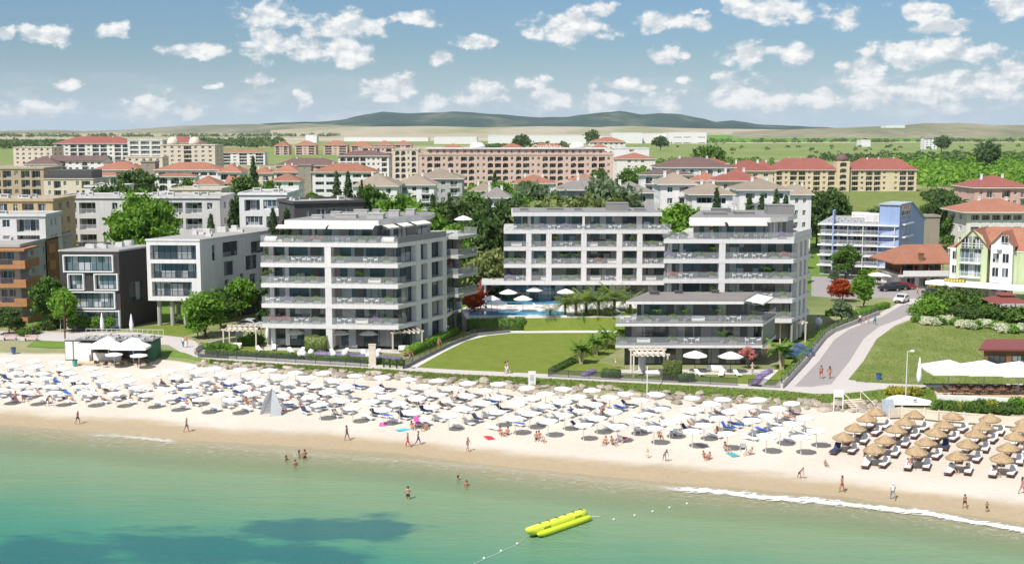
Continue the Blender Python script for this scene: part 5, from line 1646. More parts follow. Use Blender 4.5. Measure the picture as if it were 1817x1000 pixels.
# cream apartments with a turret
r, L, H, fh = B('cream apartment wing with red roof and dormers', 1372, 1486, 302, 668, depth=16, rmat='tile_red', rh=6.4, spec='dwddwdwd', wall='wall_yellow', nf=4, chim=3)
r2, L2, H2, fh = B('cream apartment wing with red roof and pale corner bay', 1508, 1627, 302, 668, depth=16, rmat='tile_red', rh=6.4, spec='dwddw-wdd', wall='wall_yellow', nf=4, chim=3)
r3, L3, H3, fh = B('round-domed stair turret between the cream wings', 1486, 1508, 286, 666, depth=7, roof='none', spec='A', side='-', wall='wall_yellow', nf=5)
MB().lathe([(3.6, 0), (3.5, 1.2), (2.7, 2.6), (1.4, 3.5), (.1, 3.8)], 16).build('dome', ['tile_brown'], r3, (L3 / 2, 3.5, H3), True)
B('cream end block with red roof near the turret wing', 1338, 1378, 303, 640, depth=16, rmat='tile_red', rh=5, spec='dwd', wall='wall_yellow')
B('pink apartment house with red roof behind terrace restaurant', 1730, 1830, 334, 385, depth=18, rmat='tile_red', rh=3.8, spec='wb-dwb', wall='wall_pink')
r, L, H, fh = B('open terrace restaurant under a wide orange roof', 1716, 1840, 377, 318, depth=14, rmat='tile_orange', rh=3.2, spec='dddddd', wall='wall_offwhite', over=1.6, rail='solid')
B('small stone shelter roof at the scrub plot', 1636, 1668, 385, 330, depth=5, roof='flat', nf=1, spec='l', wall='wall_stone', units=0, name='shed', cat='shed')
# ------------------------------------------------------------------ houses drawn opening by opening
def wall_holes(mb, L, H, holes, t, T, m=0, z0=0.0):
  xs_ = sorted({0, L, *[h[0] for h in holes], *[h[1] for h in holes]})
  zs = sorted({z0, H, *[h[2] for h in holes], *[h[3] for h in holes]})
  for i in range(len(xs_) - 1):
    run = None
    for j in range(len(zs) - 1):
      cx_, cz = (xs_[i] + xs_[i + 1]) / 2, (zs[j] + zs[j + 1]) / 2
      solid = not any(h[0] < cx_ < h[1] and h[2] < cz < h[3] for h in holes)
      if solid:
        run = (run[0], zs[j + 1]) if run else (zs[j], zs[j + 1])
      if (not solid or j == len(zs) - 2) and run:
        mb.box(xs_[i], xs_[i + 1], 0, t, run[0], run[1], m, T)
        run = None
def hole_house(label, P0, P1, H, depth, zb, front, side, wall, frame_proj=0.0, t=1.1, glass='glass_pale', roof='roof_gravel', units=8, name='house', stilts=None, z0=2.5, sidewall=None, frame='white_metal'):
  rz = math.atan2(P1[1] - P0[1], P1[0] - P0[0])
  L = math.hypot(P1[0] - P0[0], P1[1] - P0[1])
  root = thing(name, label, 'house', (P0[0], P0[1], z0), rz)
  TR = Matrix.Translation((L, t, 0)) @ Matrix.Rotation(PI / 2, 4, 'Z')
  w_ = MB()
  I = Matrix.Identity(4)
  wall_holes(w_, L, H, front, t, I, 0, zb)
  wall_holes(w_, depth - t, H, side, t * .7, TR, 0, zb)
  w_.box(0, L - t * .7, t, depth, zb, H)
  w_.build('wall', [wall], root)
  for (a, b_, c, d) in front:
    inst('window', win(b_ - a, d - c, 'dark_metal' if frame_proj else 'dark_metal', glass, max(2, int((b_ - a) / 1.1))), root, (a, t * .6 if not frame_proj else .25, c))
    if frame_proj:
      f = MB()
      p = frame_proj
      f.box(a - .18, b_ + .18, -p, .1, c - .18, c).box(a - .18, b_ + .18, -p, .1, d, d + .18).box(a - .18, a, -p, .1, c, d).box(b_, b_ + .18, -p, .1, c, d)
      f.build('window_frame', ['white_metal'], root)
    else:
      inst('railing', railing(b_ - a, 'bars', 0), root, (a, .1, c))
  for (a, b_, c, d) in side:
    p = TR @ Vector((a, t * .3, c))
    inst('window', win(b_ - a, d - c, 'dark_metal', 'glass_dark', 1), root, p, PI / 2)
  ro = MB().box(-.12, L + .12, -.12, depth + .1, H, H + .28, 0).box(.2, L - .2, .2, depth - .2, H + .28, H + .32, 1).build('roof', [wall if wall != 'wall_charcoal' else 'concrete', roof], root)
  for i in range(units):
    s_ = random.uniform(.3, .8)
    x, y = random.uniform(.15, .85) * L, random.uniform(.2, .9) * depth
    MB().box(x - s_, x + s_, y - s_ * .6, y + s_ * .6, H + .32, H + .32 + random.uniform(.35, .9)).build('roof_unit', ['stucco_light'], ro)
  return root, L
def pxz(y, Y):
  return atY(0, y, Y).z - 2.5
# charcoal house
Y0 = 206.5
P0, P1 = atY(111.5, 586, Y0), atY(216, 586, Y0 - .3)
S = (P1.x - P0.x) / (860 - 440)
fr = [((a - 440) * S, (b_ - 440) * S, pxz(400 + d / 3.95, Y0), pxz(400 + c / 3.95, Y0)) for a, b_, c, d in ((478, 818, 212, 318), (505, 606, 342, 445), (692, 846, 342, 445), (482, 822, 468, 575), (486, 850, 600, 722))]
rK, LK = hole_house('charcoal house with white-framed windows and glazed ground floor', (P0.x, P0.y), (P1.x, P1.y), pxz(446, Y0), 9.5, 0, fr, [(1.2, 4.6, 4.2, 7.6)], 'wall_charcoal', 0.35)
# white house on stilts
Y0 = 209.5
P0, P1 = atY(263, 533, Y0), atY(357.5, 533, Y0 - .5)
S = (P1.x - P0.x) / (1412 - 1037)
fr = [((a - 1037) * S, (b_ - 1037) * S, pxz(400 + d / 3.95, Y0), pxz(400 + c / 3.95, Y0)) for a, b_, c, d in ((1062, 1385, 137, 238), (1065, 1385, 264, 370), (1068, 1348, 393, 496))]
sd = [(2.0, 3.2, 10.9, 13.6), (5.0, 9.6, 11.2, 13.8), (13.2, 17.5, 11.0, 13.2), (5.2, 8.2, 7.9, 10.4), (11.5, 15.2, 8.2, 10.8), (5.3, 6.6, 4.6, 7.2), (9.8, 10.8, 6.0, 7.8), (12.6, 14.6, 5.0, 7.4)]
rW, LW = hole_house('white cube house standing on concrete stilts beside charcoal house', (P0.x, P0.y), (P1.x, P1.y), pxz(427, Y0), 25, pxz(533, Y0), fr, sd, 'wall_white', 0, 1.2, 'glass_blue', units=12)
st = MB().tube([(0, 0, 0), (0, 0, pxz(533, Y0))], .32, 12).mesh('stilt', ['concrete'])
for i in range(4):
  for y in (1.0, 6.0, 11.0):
    inst('stilt', st, rW, (1.2 + i * (LW - 2.4) / 3, y, 0))
MB().box(.6, LW - .6, 12.5, 24, 0, pxz(533, Y0)).build('wall', ['wall_charcoal'], rW)
# both houses have slanting side walls
SH = Matrix(((1, .34, 0, 0), (0, 1, 0, 0), (0, 0, 1, 0), (0, 0, 0, 1)))
for q in (rK, rW):
  for c in q.children: c.matrix_parent_inverse = SH
# orange-brown house
r, L, H, fh = B('orange-brown apartment house with wraparound balconies', -70, 34, 438, 214, depth=26, roof='flat', wall='wall_grey', spec='lll', side='sws', fh=3.05, units=3, glass='glass_blue', rail='glass')
for i in range(5):
  z = H - fh * i - (0.25 if i == 0 else 0)
  mb = MB()
  mb.box(-1, L + 1.4, -1.5, -.003, z - .35, z + .05, 0)
  mb.box(L + .003, L + 1.4, 0, 5.0, z - .35, z + .05, 0)
  if i:
    mb.box(-1, L + 1.4, -1.6, -1.5, z - .35, z + .35, 0).box(L + 1.4, L + 1.5, -1.6, 5, z - .35, z + 1.1, 0).box(L - .6, L + 1.4, -1.62, -1.6, z + .35, z + 1.1, 0)
  mb.build('balcony', ['wood_orange'] if 0 else ['wall_orange'], r)
mb = MB()
mb.box(L + .003, L + .25, 12, 18, 0, H + .3)
mb.build('side_wall', ['wall_brown'], r)
for i in range(4):
  MB().box(L + .26, L + .5, 12.6, 15.6, H - 3.05 * i - 2.4, H - 3.05 * i - .8).build('wall_panel', ['wall_orange'], r)
# blue hotel
r, L, H, fh = B('light blue balconied hotel with solar panels on its roof', 1457, 1592, 396, 286, 280, depth=24, roof='flat', wall='wall_greyblue', spec='lllll', nf=5, rail='wbars', frame='white_metal', glass='glass_blue', units=0, parapet=.25, side='ww')
for i in range(5):
  z = H - i * fh
  MB().box(-.6, L + .4, -1.3, -.003, z - .28, z).build('balcony_slab', ['wall_white'], r)
  if i and i < 5:
    inst('railing', railing(L, 'wbars', 0), r, (0, -1.25, z))
mb = MB()
z = H - .28
for x in (L * .16,):
  mb.add([(x, -1.35, 0), (x + .3, -1.35, 0), (x + .3, -1.35, z + 3.4), (x, -1.35, z + 3.4), (x, -.1, 0), (x + .3, -.1, 0), (x + .3, 2.5, z + 3.4), (x, 2.5, z + 3.4)], [(0, 1, 2, 3), (0, 3, 7, 4), (1, 5, 6, 2), (3, 2, 6, 7), (4, 7, 6, 5)])
mb.build('fin_wall', ['wall_blue'], r)
for i, fx in enumerate((.36, .56, .76, .97)):
  MB().box(L * fx, L * fx + .15, -1.2, -.003, .2, H - .3).build('fin_wall', ['wall_white' if i % 2 else 'wall_blue'], r)
mat('solar', (0.045, 0.055, 0.085), 0.2, 0.1, 1)
for i in range(9):
  for j in range(2):
    mb = MB()
    T = Matrix.Translation((1.0 + i * 1.45, 3 + j * 7, H + .3)) @ Matrix.Rotation(R(35), 4, 'Y')
    mb.box(0, 1.15, 0, 5.6, .02, .08, 0, T)
    mb.box(-.05, 1.2, -.05, 0, 0, .1, 1, T).box(-.05, 1.2, 5.6, 5.65, 0, .1, 1, T).box(-.06, 0, 0, 5.6, 0, .1, 1, T)
    mb.build('solar_panel', ['solar', 'white_metal'], r)
for (x, y, a, b_, h_) in ((L * .55, 5, 3.2, 2.2, 1.9), (L * .72, 10, 3.0, 2.4, 1.6), (L * .3, 18, 4, 2, 1.2)):
  MB().box(x, x + a, y, y + b_, H + .3, H + .3 + h_, 0).box(x + .2, x + a - .2, y - .03, y, H + .6, H + h_, 1).build('roof_unit', ['wall_white', 'stucco_light'], r)
# the blue wing with its sloping gable
a_, b_ = atY(1594, 450, 279), atY(1638, 450, 300)
rz = math.atan2(b_.y - a_.y, b_.x - a_.x)
r = thing('hotel_wing', 'cornflower blue end wing of the hotel with slanted roofline', 'building', (a_.x, a_.y, 2.5), rz)
Lw = math.hypot(b_.x - a_.x, b_.y - a_.y)
hA, hB_ = atY(1600, 362, 284).z - 2.5, atY(1638, 390, 300).z - 2.5
D_ = 4.5
w_ = MB().prism([(0, 0), (Lw * .45, 0), (Lw * .45, D_), (0, D_)], 0, hA).prism([(Lw * .45, 0), (Lw, 0), (Lw, D_), (Lw * .45, D_)], 0, [hA, hB_, hB_, hA])
w_.build('wall', ['wall_blue'], r)
MB().prism([(-.3, -.3), (Lw * .45, -.3), (Lw * .45, D_ + .2), (-.3, D_ + .2)], hA + .003, hA + .3).prism([(Lw * .45 + .002, -.3), (Lw + .3, -.3), (Lw + .3, D_ + .2), (Lw * .45 + .002, D_ + .2)], [hA + .003, hB_ + .003, hB_ + .003, hA + .003], [hA + .3, hB_ + .3, hB_ + .3, hA + .3]).build('roof', ['wall_greyblue'], r)
for i in range(5):
  for x in (.12, .30):
    inst('window', win(1.6, 1.7, 'wall_white', 'glass_dark', 1), r, (Lw * x, -.1, hA - 3.9 - i * 2.9))
  MB().box(Lw * .08, Lw * .42, -.9, -.002, hA - 4.6 - i * 2.9, hA - 4.3 - i * 2.9).build('balcony', ['wall_white'], r)
inst('window', win(Lw * .34, 2.4, 'white_metal', 'glass_blue', 3), r, (Lw * .06, -.1, hA - 2.6))
# tavern with the big orange roof
a_ = at(1590, 512, 2.5)
r = thing('tavern', 'tavern with sweeping orange roof, brick chimney and white terrace', 'restaurant', (a_.x, a_.y, 2.5), R(4))
Lr = 10.8
w_ = MB()
w_.box(2.0, Lr, 3.0, 12, 3.0, 5.6, 1)
w_.box(1.2, Lr + .5, 1.0, 12, 0, 2.6, 0)
w_.build('wall', ['wall_white', 'wall_brown'], r)
MB().box(.2, Lr + .4, -1.0, 11.8, 2.6, 3.0).box(1.0, Lr, -1.1, -1.0, 2.7, 3.9).build('terrace', ['wall_white'], r)
rf = MB()
T = Matrix.Identity(4)
rf.add([(-1.2, -1.6, 5.3), (Lr + 1, -1.2, 5.3), (Lr + 1, 6, 8.6), (3.6, 6, 8.6), (-1.2, 13, 5.3), (Lr + 1, 13, 5.3), (-1.2, -1.6, 5.5), (Lr + 1, -1.2, 5.5), (Lr + 1, 6, 8.8), (3.6, 6, 8.8), (-1.2, 13, 5.5), (Lr + 1, 13, 5.5)],
   [(6, 7, 8, 9), (9, 8, 11, 10), (6, 9, 10), (0, 1, 7, 6), (0, 3, 2, 1), (3, 4, 5, 2), (0, 4, 3), (0, 6, 10, 4), (1, 2, 5, 11, 8, 7)], 0)
rf.build('roof', ['tile_orange'], r)
MB().box(4.6, 5.5, -.6, .3, 3.0, 7.4).box(4.5, 5.6, -.7, .4, 7.4, 7.6).build('chimney', ['wall_brown'], r)
for x in (2.6, 5.2, 7.8):
  inst('window', win(1.8, 1.8, 'dark_metal', 'glass_dark', 1), r, (x, 2.9, 3.3))
  inst('window', win(1.8, 1.9, 'white_metal', 'glass_dark', 1), r, (x, .9, .3))
for x in (.6, 3.4, 6.6, 9.6):
  MB().tube([(x, -.8, 3.0), (x, -.8, 5.4)], .09, 6).build('post', ['wall_brown'], r)
# green gabled guesthouse
P0, P1 = at(1683, 522, 2.5), at(1800, 531, 2.5)
rz = math.atan2(P1.y - P0.y, P1.x - P0.x)
L = math.hypot(P1.x - P0.x, P1.y - P0.y)
r = thing('guesthouse', 'pale green guesthouse with orange tiled roofs and arched gable window', 'building', (P0.x, P0.y, 2.5), rz)
U = L / 117.0
k = lambda x: (x - 1683) * U
hz = lambda y: pxz(y, 247)
He, Hp = hz(437), hz(411)
w_ = MB()
I = Matrix.Identity(4)
gx0, gx1 = k(1697), k(1752)
# central green gable bay
holes = [(k(1703) - gx0, k(1741) - gx0, hz(466), hz(441)), (k(1703) - gx0, k(1741) - gx0, hz(491), hz(469)), (k(1703) - gx0, k(1721) - gx0, hz(440), hz(432)), (k(1723) - gx0, k(1741) - gx0, hz(440), hz(432))]
holes = [(a, b_, c, d) for a, b_, c, d in holes]
Tg = Matrix.Translation((gx0, -1.0, 0))
wall_holes(w_, gx1 - gx0, He, holes[:2], 1.0, Tg, 0)
mid = (gx0 + gx1) / 2
w_.add([(gx0, -1, He), (gx0 + 1.2, -1, Hp - .6), (mid, -1, Hp + .5), (gx1 - 1.2, -1, Hp - .6), (gx1, -1, He), (gx0, 8, He), (gx0 + 1.2, 8, Hp - .6), (mid, 8, Hp + .5), (gx1 - 1.2, 8, Hp - .6), (gx1, 8, He)], [(0, 4, 3, 2, 1), (5, 6, 7, 8, 9)], 0)
w_.box(0, gx0, 0, 1, 0, He - .8, 1)
w_.box(0, L + 8, 1, 13, 0, He - .8, 0)
w_.box(gx0 + .01, gx1 - .01, 0.01, 1, 0, He, 0)
# white bay
bx0, bx1 = k(1757), k(1795)
w_.box(bx0, bx1, -.8, 1, 0, He + .6, 1)
w_.box(k(1795), L + 8, .4, 1, 0, He - .8, 0)
w_.build('wall', ['wall_green', 'wall_white'], r)
for (a, b_, c, d) in holes[:2]:
  inst('window', win(b_ - a, d - c, 'white_metal', 'glass_pale', 4), r, (gx0 + a, -.45, c))
  inst('balcony', railing(b_ - a, 'wbars', .5), r, (gx0 + a, -1.0, c))
# arched gable window in two halves
for s_ in (-1, 1):
  mb = MB()
  n = 8
  rad = 2.1
  zb = hz(440)
  pts = [(mid + s_ * .12, zb + .9), (mid + s_ * .12, zb)] + [(mid + s_ * rad, zb)]
  arc = [(mid + s_ * (.12 + (rad - .12) * math.cos(a)), zb + .9 + 1.5 * math.sin(a)) for a in [i * PI / 2 / n for i in range(n + 1)]]
  poly = [(mid + s_ * .12, zb)] + [(mid + s_ * rad, zb)] + arc
  mb.add([(x, -1.06, z) for x, z in poly], [tuple(range(len(poly)))], 1)
  for zc in (zb + .45, zb + .95):
    mb.box(mid + s_ * .12, mid + s_ * rad, -1.12, -1.07, zc - .05, zc + .05, 0)
  for xc in (.75, 1.4):
    mb.box(mid + s_ * xc - .05, mid + s_ * xc + .05, -1.14, -1.075, zb, zb + 1.9, 0)
  mb.build('gable_window', ['white_metal', 'glass_dark'], r)
for z in (hz(455), hz(480), hz(506)):
  for x in (k(1766), k(1783)):
    inst('window', win(1.3, 1.9, 'white_metal', 'glass_dark', 1), r, (x - .6, -.9, z - .9))
  inst('window', win(1.1, 1.7, 'white_metal', 'glass_dark', 1), r, (k(1687), -.1, z - .8))
inst('window', win(1.4, 1.5, 'white_metal', 'glass_dark', 1), r, (k(1774), -.9, hz(428)))
MB().lathe([(.45, 0), (.5, .1), (.1, .35)], 14).build('satellite_dish', ['white_metal'], r, (k(1772), -1.1, hz(440)))
rf = MB()
gable_roof(rf, gx0, gx1, -.8, 9, He, Hp - He + .3, .5, 0, 1, 'y')
rf.build('roof', ['tile_orange', 'wall_green'], r)
rf = MB()
gable_roof(rf, bx0, bx1, -.6, 8, He + .6, 2.4, .4, 0, 1, 'y')
rf.build('roof', ['tile_orange', 'wall_white'], r)
rf = MB()
hip_roof(rf, 0, L + 8, 1, 13, He - .8, 4.4, .7)
rf.build('roof', ['tile_orange', 'wall_white'], r)
mb = MB()
mb.prism([(k(1690), -1.5), (L + 4, -1.0), (L + 4, -5.2), (k(1655), -5.2), (k(1665), -1.5)], 2.9, 3.1, 0)
for i in range(7):
  x = k(1655) + (L + 4 - k(1655)) * i / 6
  mb.box(x - .07, x + .07, -5.1, -4.95, 0, 2.9, 1)
mb.build('canopy', ['canvas', 'dark_metal'], r)
MB().box(k(1655), L + 4, -5.5, -5.3, 2.4, 3.1, 0).build('awning_edge', ['canvas'], r)
mat('yellow_paint', (0.75, 0.55, 0.05), .5)
MB().box(k(1686), k(1724), -4.4, -4.2, 3.12, 3.8).build('signboard', ['dark_panel'], r)
for i in range(7):
  MB().box(k(1687) + i * U * 5.2, k(1687) + i * U * 5.2 + U * 3.6, -4.46, -4.41, 3.25, 3.7).build('sign_letter', ['yellow_paint'], r)
# ------------------------------------------------------------------ trees one can tell apart: key, label, picture x, picture y of the top, distance, template height
H_T = {'broad1': 9.3, 'broad2': 7.8, 'broad3': 8.3, 'olive1': 7.0, 'silver1': 4.2, 'big1': 17.2, 'small1': 4.2, 'small2': 4.0, 'red1': 4.8, 'pink1': 2.5, 'spruce': 12, 'spruce2': 10, 'cypress': 9, 'palm': 4.4, 'far1': 6.8, 'far2': 5.7}
TREES = [
  ('big1', 'huge bright green broadleaf tree before the long grey block', 250, 330, 236, 1.0),
  ('broad3', 'dark flat-topped tree below the orange-roofed hotel', 242, 301, 440, 2.0),
  ('broad1', 'round tree beside the orange roofs and dark flat-topped tree', 328, 315, 400, 1.4),
  ('broad3', 'dark low tree between cream block and huge tree', 205, 325, 330, 1.0),
  ('spruce', 'tall dark spruce between orange hotel and gabled cottage', 449, 276, 420, 1.25),
  ('broad3', 'dark bushy tree at the foot of the tall spruce', 432, 312, 400, 1.6),
  ('broad1', 'mid green tree behind the white cubic house roof', 470, 318, 380, 1.6),
  ('spruce2', 'spruce behind the white stilted house', 412, 352, 245, .9),
  ('spruce', 'dark spruce before the white cubic house wall', 484, 368, 214, .85),
  ('spruce2', 'small spruce at the corner of the white cubic house', 508, 366, 216, .7),
  ('spruce2', 'low dark conifer behind the stilted house roof', 374, 378, 242, .8),
  ('spruce', 'slim spruce before the tan-roofed villa', 597, 303, 330, .95),
  ('spruce2', 'leaning spruce between orange gable and tan roof', 617, 303, 328, 1.0),
  ('broad1', 'leafy tree in front of the tan-roofed villa', 664, 325, 330, .8),
  ('cypress', 'dark cypress at the white villa wall', 642, 319, 325, .9),
  ('cypress', 'second cypress at the white villa wall', 638, 330, 322, .8),
  ('broad2', 'dense bright tree behind the black-clad box house', 713, 347, 262, 1.15),
  ('broad1', 'broad green tree just past the black-clad box house', 690, 350, 268, .8),
  ('small2', 'yellowish young tree beside the dense bright tree', 745, 364, 250, 1.4),
  ('spruce2', 'dark pointed spruce above the roof terrace umbrella', 768, 343, 250, .8),
  ('cypress', 'dark cypress in the grove between the blocks', 797, 342, 255, 1.1),
  ('broad3', 'dark leafy tree in the grove between the blocks', 815, 352, 262, 1.1),
  ('spruce', 'large spruce in the grove beside the long block', 868, 350, 262, 1.1),
  ('broad1', 'light green tree rising in the grove centre', 838, 335, 275, .9),
  ('olive1', 'olive-green tree low in the grove beside the pool', 868, 448, 236, .7),
  ('broad3', 'dark tree against the rear balconies of the promenade block', 848, 382, 240, .9),
  ('spruce2', 'dense conifer against the corner of the long block', 882, 378, 240, .9),
  ('olive1', 'pale feathery tree above the red-leaved tree', 868, 437, 232, .7),
  ('broad2', 'bright tree behind white rooftop umbrella', 806, 400, 236, .8),
  ('spruce2', 'tall dark pine right of peach hotel garden'.replace('right of', 'by the'), 878, 303, 420, 1.2),
  ('broad2', 'bright garden tree below the peach hotel', 855, 323, 410, 1.2),
  ('broad2', 'light green tree below the hotel roof sign', 890, 322, 400, 1.0),
  ('broad1', 'round green tree against the peach facade', 1062, 297, 560, 1.2),
  ('broad2', 'bright tree beside the small orange-roofed house', 938, 322, 390, 1.0),
  ('broad1', 'thick green tree between the grey villa and long block', 925, 345, 285, 1.1),
  ('broad3', 'dark tree behind the long block end', 905, 352, 275, .9),
  ('silver1', 'silvery tree in front of the grey villa', 960, 332, 300, 2.2),
  ('olive1', 'pale yellow-green spreading tree above the long block roof', 1020, 340, 262, 1.2),
  ('olive1', 'second pale spreading tree above the long block roof', 1058, 342, 264, 1.2),
  ('olive1', 'third pale spreading tree above the long block roof', 990, 348, 258, .9),
  ('silver1', 'silver-leaved tree before the slate-roofed villa', 1084, 326, 275, 2.2),
  ('broad1', 'mid green tree against the grey villa wing', 1108, 362, 258, .5),
  ('spruce2', 'small dark conifer before the grey villa wing', 1133, 358, 262, .4),
  ('broad2', 'bright round tree between the twin blocks', 1206, 362, 240, .9),
  ('broad1', 'broad tree beside the peach hotel end wall', 1115, 296, 480, 1.4),
  ('broad2', 'green tree before the orange-roofed white house', 1140, 296, 500, 1.3),
  ('spruce', 'tall spruce before the terraced houses', 1272, 332, 262, .8),
  ('spruce2', 'spreading cedar before the third terraced house', 1330, 345, 258, .9),
  ('spruce', 'dark spruce over the roof of the twin block', 1352, 343, 256, .8),
  ('spruce', 'pair-topped spruce beside the twin block roof', 1378, 335, 262, .9),
  ('spruce2', 'broad dark cedar at the end of the terraced houses', 1395, 345, 262, .9),
  ('broad3', 'wide dark tree behind the solar panels', 1478, 336, 355, 1.6),
  ('broad3', 'dark round tree joined to the one behind the solar panels', 1452, 340, 352, 1.2),
  ('broad3', 'dark tree in the vacant plot by the pink house', 1688, 345, 360, 1.3),
  ('broad3', 'dark leafy tree near the stone shelter', 1660, 358, 345, 1.2),
  ('broad1', 'mid green tree near the billboard', 1700, 372, 330, 1.2),
  ('far1', 'round tree on the far field beside white halls', 926, 240, 1900, 3.2),
  ('far1', 'dark round tree before the white halls', 1051, 233, 2100, 3.2),
  ('far1', 'tree before the glass-fronted office', 1172, 243, 1900, 3.0),
  ('far2', 'lone bush in the olive field', 1265, 262, 900, 1.6),
  ('far2', 'lone rounded tree in the olive field', 1258, 264, 780, 1.2),
  ('far1', 'big tree beside the farmhouse in the plain', 1672, 243, 1800, 3.0),
  ('far1', 'large tree at the far end of the scrub belt', 1755, 255, 1000, 2.2),
  ('far1', 'dark tree among low scrub past the shelter', 1745, 345, 430, 1.0),
  ('broad3', 'leafy tree behind the roof of the tavern', 1560, 368, 330, .5),
  ('broad1', 'tree at the wall of the charcoal house', 92, 488, 207, 1.0),
  ('broad2', 'bright tree leaning over the garden by the brown balconies', 112, 512, 203, .8),
  ('broad3', 'dark tree by the foot of the orange-brown house', 14, 545, 201, .6),
]
for (key, lab, px, yt, Y, wd) in TREES:
  t = atY(px, yt, Y)
  s = (t.z - 2.5) / H_T[key]
  if key in ('olive1', 'silver1', 'broad1', 'broad2', 'broad3', 'far1', 'far2', 'small2'):
    sw = min(s * 1.5, max(s * .8, wd))
  else:
    sw = max(s * .75, min(s * 1.2, wd))
  plant(key, lab, (t.x, Y, 2.5), (sw, sw, s), rz=(px * 7.3) % 6.28)
# bushes that fill the gardens between the far houses
rng = random.Random(5)
FILL = [(300, 345, 300, 345), (410, 350, 470, 400), (640, 352, 720, 300), (770, 350, 900, 330), (900, 340, 1000, 330), (1230, 352, 1420, 300), (1100, 325, 1160, 400), (1240, 306, 1300, 380), (450, 335, 620, 420), (820, 345, 900, 300), (1400, 345, 1450, 380)]
FILN = ['under the orange hotel wings', 'by the gabled cottage', 'before the tan-roofed villa', 'below the peach hotel', 'beside the grey villa', 'among the white terraced houses', 'at the brown-roofed guesthouse', 'by the red-roofed houses', 'behind the white cubic house', 'between the blocks grove and hotel', 'past the last terraced house']
for j in range(121):
  a, y, b_, Y = FILL[j % len(FILL)]
  px = rng.uniform(min(a, b_), max(a, b_))
  Yd = Y * rng.uniform(.95, 1.2)
  key = rng.choice(['broad1', 'broad2', 'broad3', 'spruce2', 'far2', 'broad3'])
  p = atY(px, 400, Yd)
  s = rng.uniform(.65, 1.0)
  plant(key, f'{dict(broad1="round", broad2="bright", broad3="dark", spruce2="pointed", far2="small")[key]} garden tree {FILN[j % len(FILL)]}, {ORD[j // len(FILL)]} of its cluster', (p.x, Yd, 2.5), s, group='garden trees between the far houses', name='garden_tree', cat='tree')
# trees near the promenade and the new buildings
plant_px('broad2', 'broad bright tree bending over the path by the stilted house', 365, 597, (1.15, 1.15, .95))
plant_px('broad2', 'bright green tree touching the stilted house corner', 428, 572, (.95, .95, 1.0))
plant_px('broad1', 'leafy tree between stilted house and terraces', 392, 584, (.8, .8, .75))
plant_px('small2', 'low bright bush tree at the corner of the path', 350, 600, (1.2, 1.2, .85))
for i, px in enumerate((130, 151, 172, 194)):
  plant(key='ball', label=f'round topiary bush, {ORD[i]} from the lamp, before the charcoal house', p=at(px, 586, 2.5), s=1.6, group='topiary bushes before the charcoal house')
plant_px('red1', 'orange-red leaved tree at the mouth of the side road', 1494, 535, .92)
plant_px('broad2', 'young green tree with slim trunk beside the red-leaved tree', 1533, 548, (.72, .72, .82))
plant_px('silver1', 'silvery olive tree by the twin block garden', 1492, 572, .9)
plant_px('broad1', 'round tree before the blue hotel', 1500, 494, .85, name='broadleaf_tree')
plant_px('silver1', 'low grey-green shrub tree beside the blue hotel', 1480, 500, .6)
plant('red1', 'red maple at the corner of the pool terrace', (*atY(843, 470, 214).xy, 4.0), .85)
plant('pink1', 'reddish-pink shrub tree beside the pool umbrella', at(860, 532, 4.5), 1.5)
plant_px('pink1', 'pink flowering shrub before the long block', 1138, 521, 1.2)
plant_px('pink1', 'pink blossom tree on the villa lawn', 1326, 654, 1.25)
plant_px('broad2', 'yellow-green tree behind the pool pergola', 862, 505, .5)
for i, (px, py, s) in enumerate(((1062, 559, 1.15), (1090, 551, 1.2), (1022, 560, 1.1), (1078, 560, .9), (1118, 556, 1.0), (1003, 559, .9), (1040, 553, 1.0), (976, 562, .9))):
  plant_px('palm' if i not in (3, 7) else 'palm_s', f'{["spreading date palm", "taller date palm", "date palm", "silvery fan palm", "date palm", "short palm", "date palm", "low silver palm"][i]} by the pool, {ORD[i]} counted from the sea side', px, py, s, z=4.5, group='palms around the pool')
for i, (px, py, s) in enumerate(((1032, 645, 1.1), (1058, 630, 1.0), (1075, 618, 1.0), (1388, 655, 1.35), (1102, 608, .9))):
  plant_px('banana', f'banana plant with ragged leaves, {["by the low fence on the lawn", "middle one along the lawn fence", "beside the villa gravel path", "tall one at the side wall of the villa", "small one close to the villa terrace"][i]}', px, py, s, group='banana plants')
# hedges
hedge('clipped hedge block before the ground-floor terrace pillar', [at(545, 622).xy, at(578, 624).xy], 1.8, 2.3, 'leaf_olive')
hedge('clipped hedge block on the villa lawn beside the pergola', [at(1178, 672).xy, at(1208, 674).xy], 2.0, 2.5, 'leaf_olive')
hedge('low box hedge beside the villa hedge block', [at(1203, 676).xy, at(1232, 676).xy], 1.5, 1.1, 'leaf_dark', .1)
hedge('rounded dark bush near the villa fence corner', [at(1068, 668).xy, at(1100, 670).xy], 1.6, 1.1, 'leaf_dark', .1)
hedge('long clipped hedge beside the walkway to the pool', [at(722, 632).xy, at(770, 612).xy, at(812, 590).xy], 1.2, 1.3, 'leaf_bright')
hedge('hedge along the garden edge by the pale pergola', [at(352, 620).xy, at(400, 618).xy, at(420, 622).xy], .9, .9, 'leaf_bright')
hedge('long low hedge above the garden fence', [at(365, 628).xy, at(470, 634).xy, at(540, 637.5).xy], .7, .8, 'leaf_mid')
hedge('hedge behind the low garden fence near flower beds', [at(545, 638).xy, at(640, 643).xy, at(716, 648).xy], .7, .8, 'leaf_mid', core=True)
hedge('tall hedge bordering the pool deck', [at(830, 588).xy, at(880, 586).xy, at(932, 585).xy], 1.6, 2.1, 'leaf_mid')
hedge('hedge along the wall of the side road', [at(1392, 676).xy, at(1428, 636).xy, at(1462, 595).xy, at(1500, 577).xy, at(1545, 561).xy], .9, 1.0, 'leaf_bright')
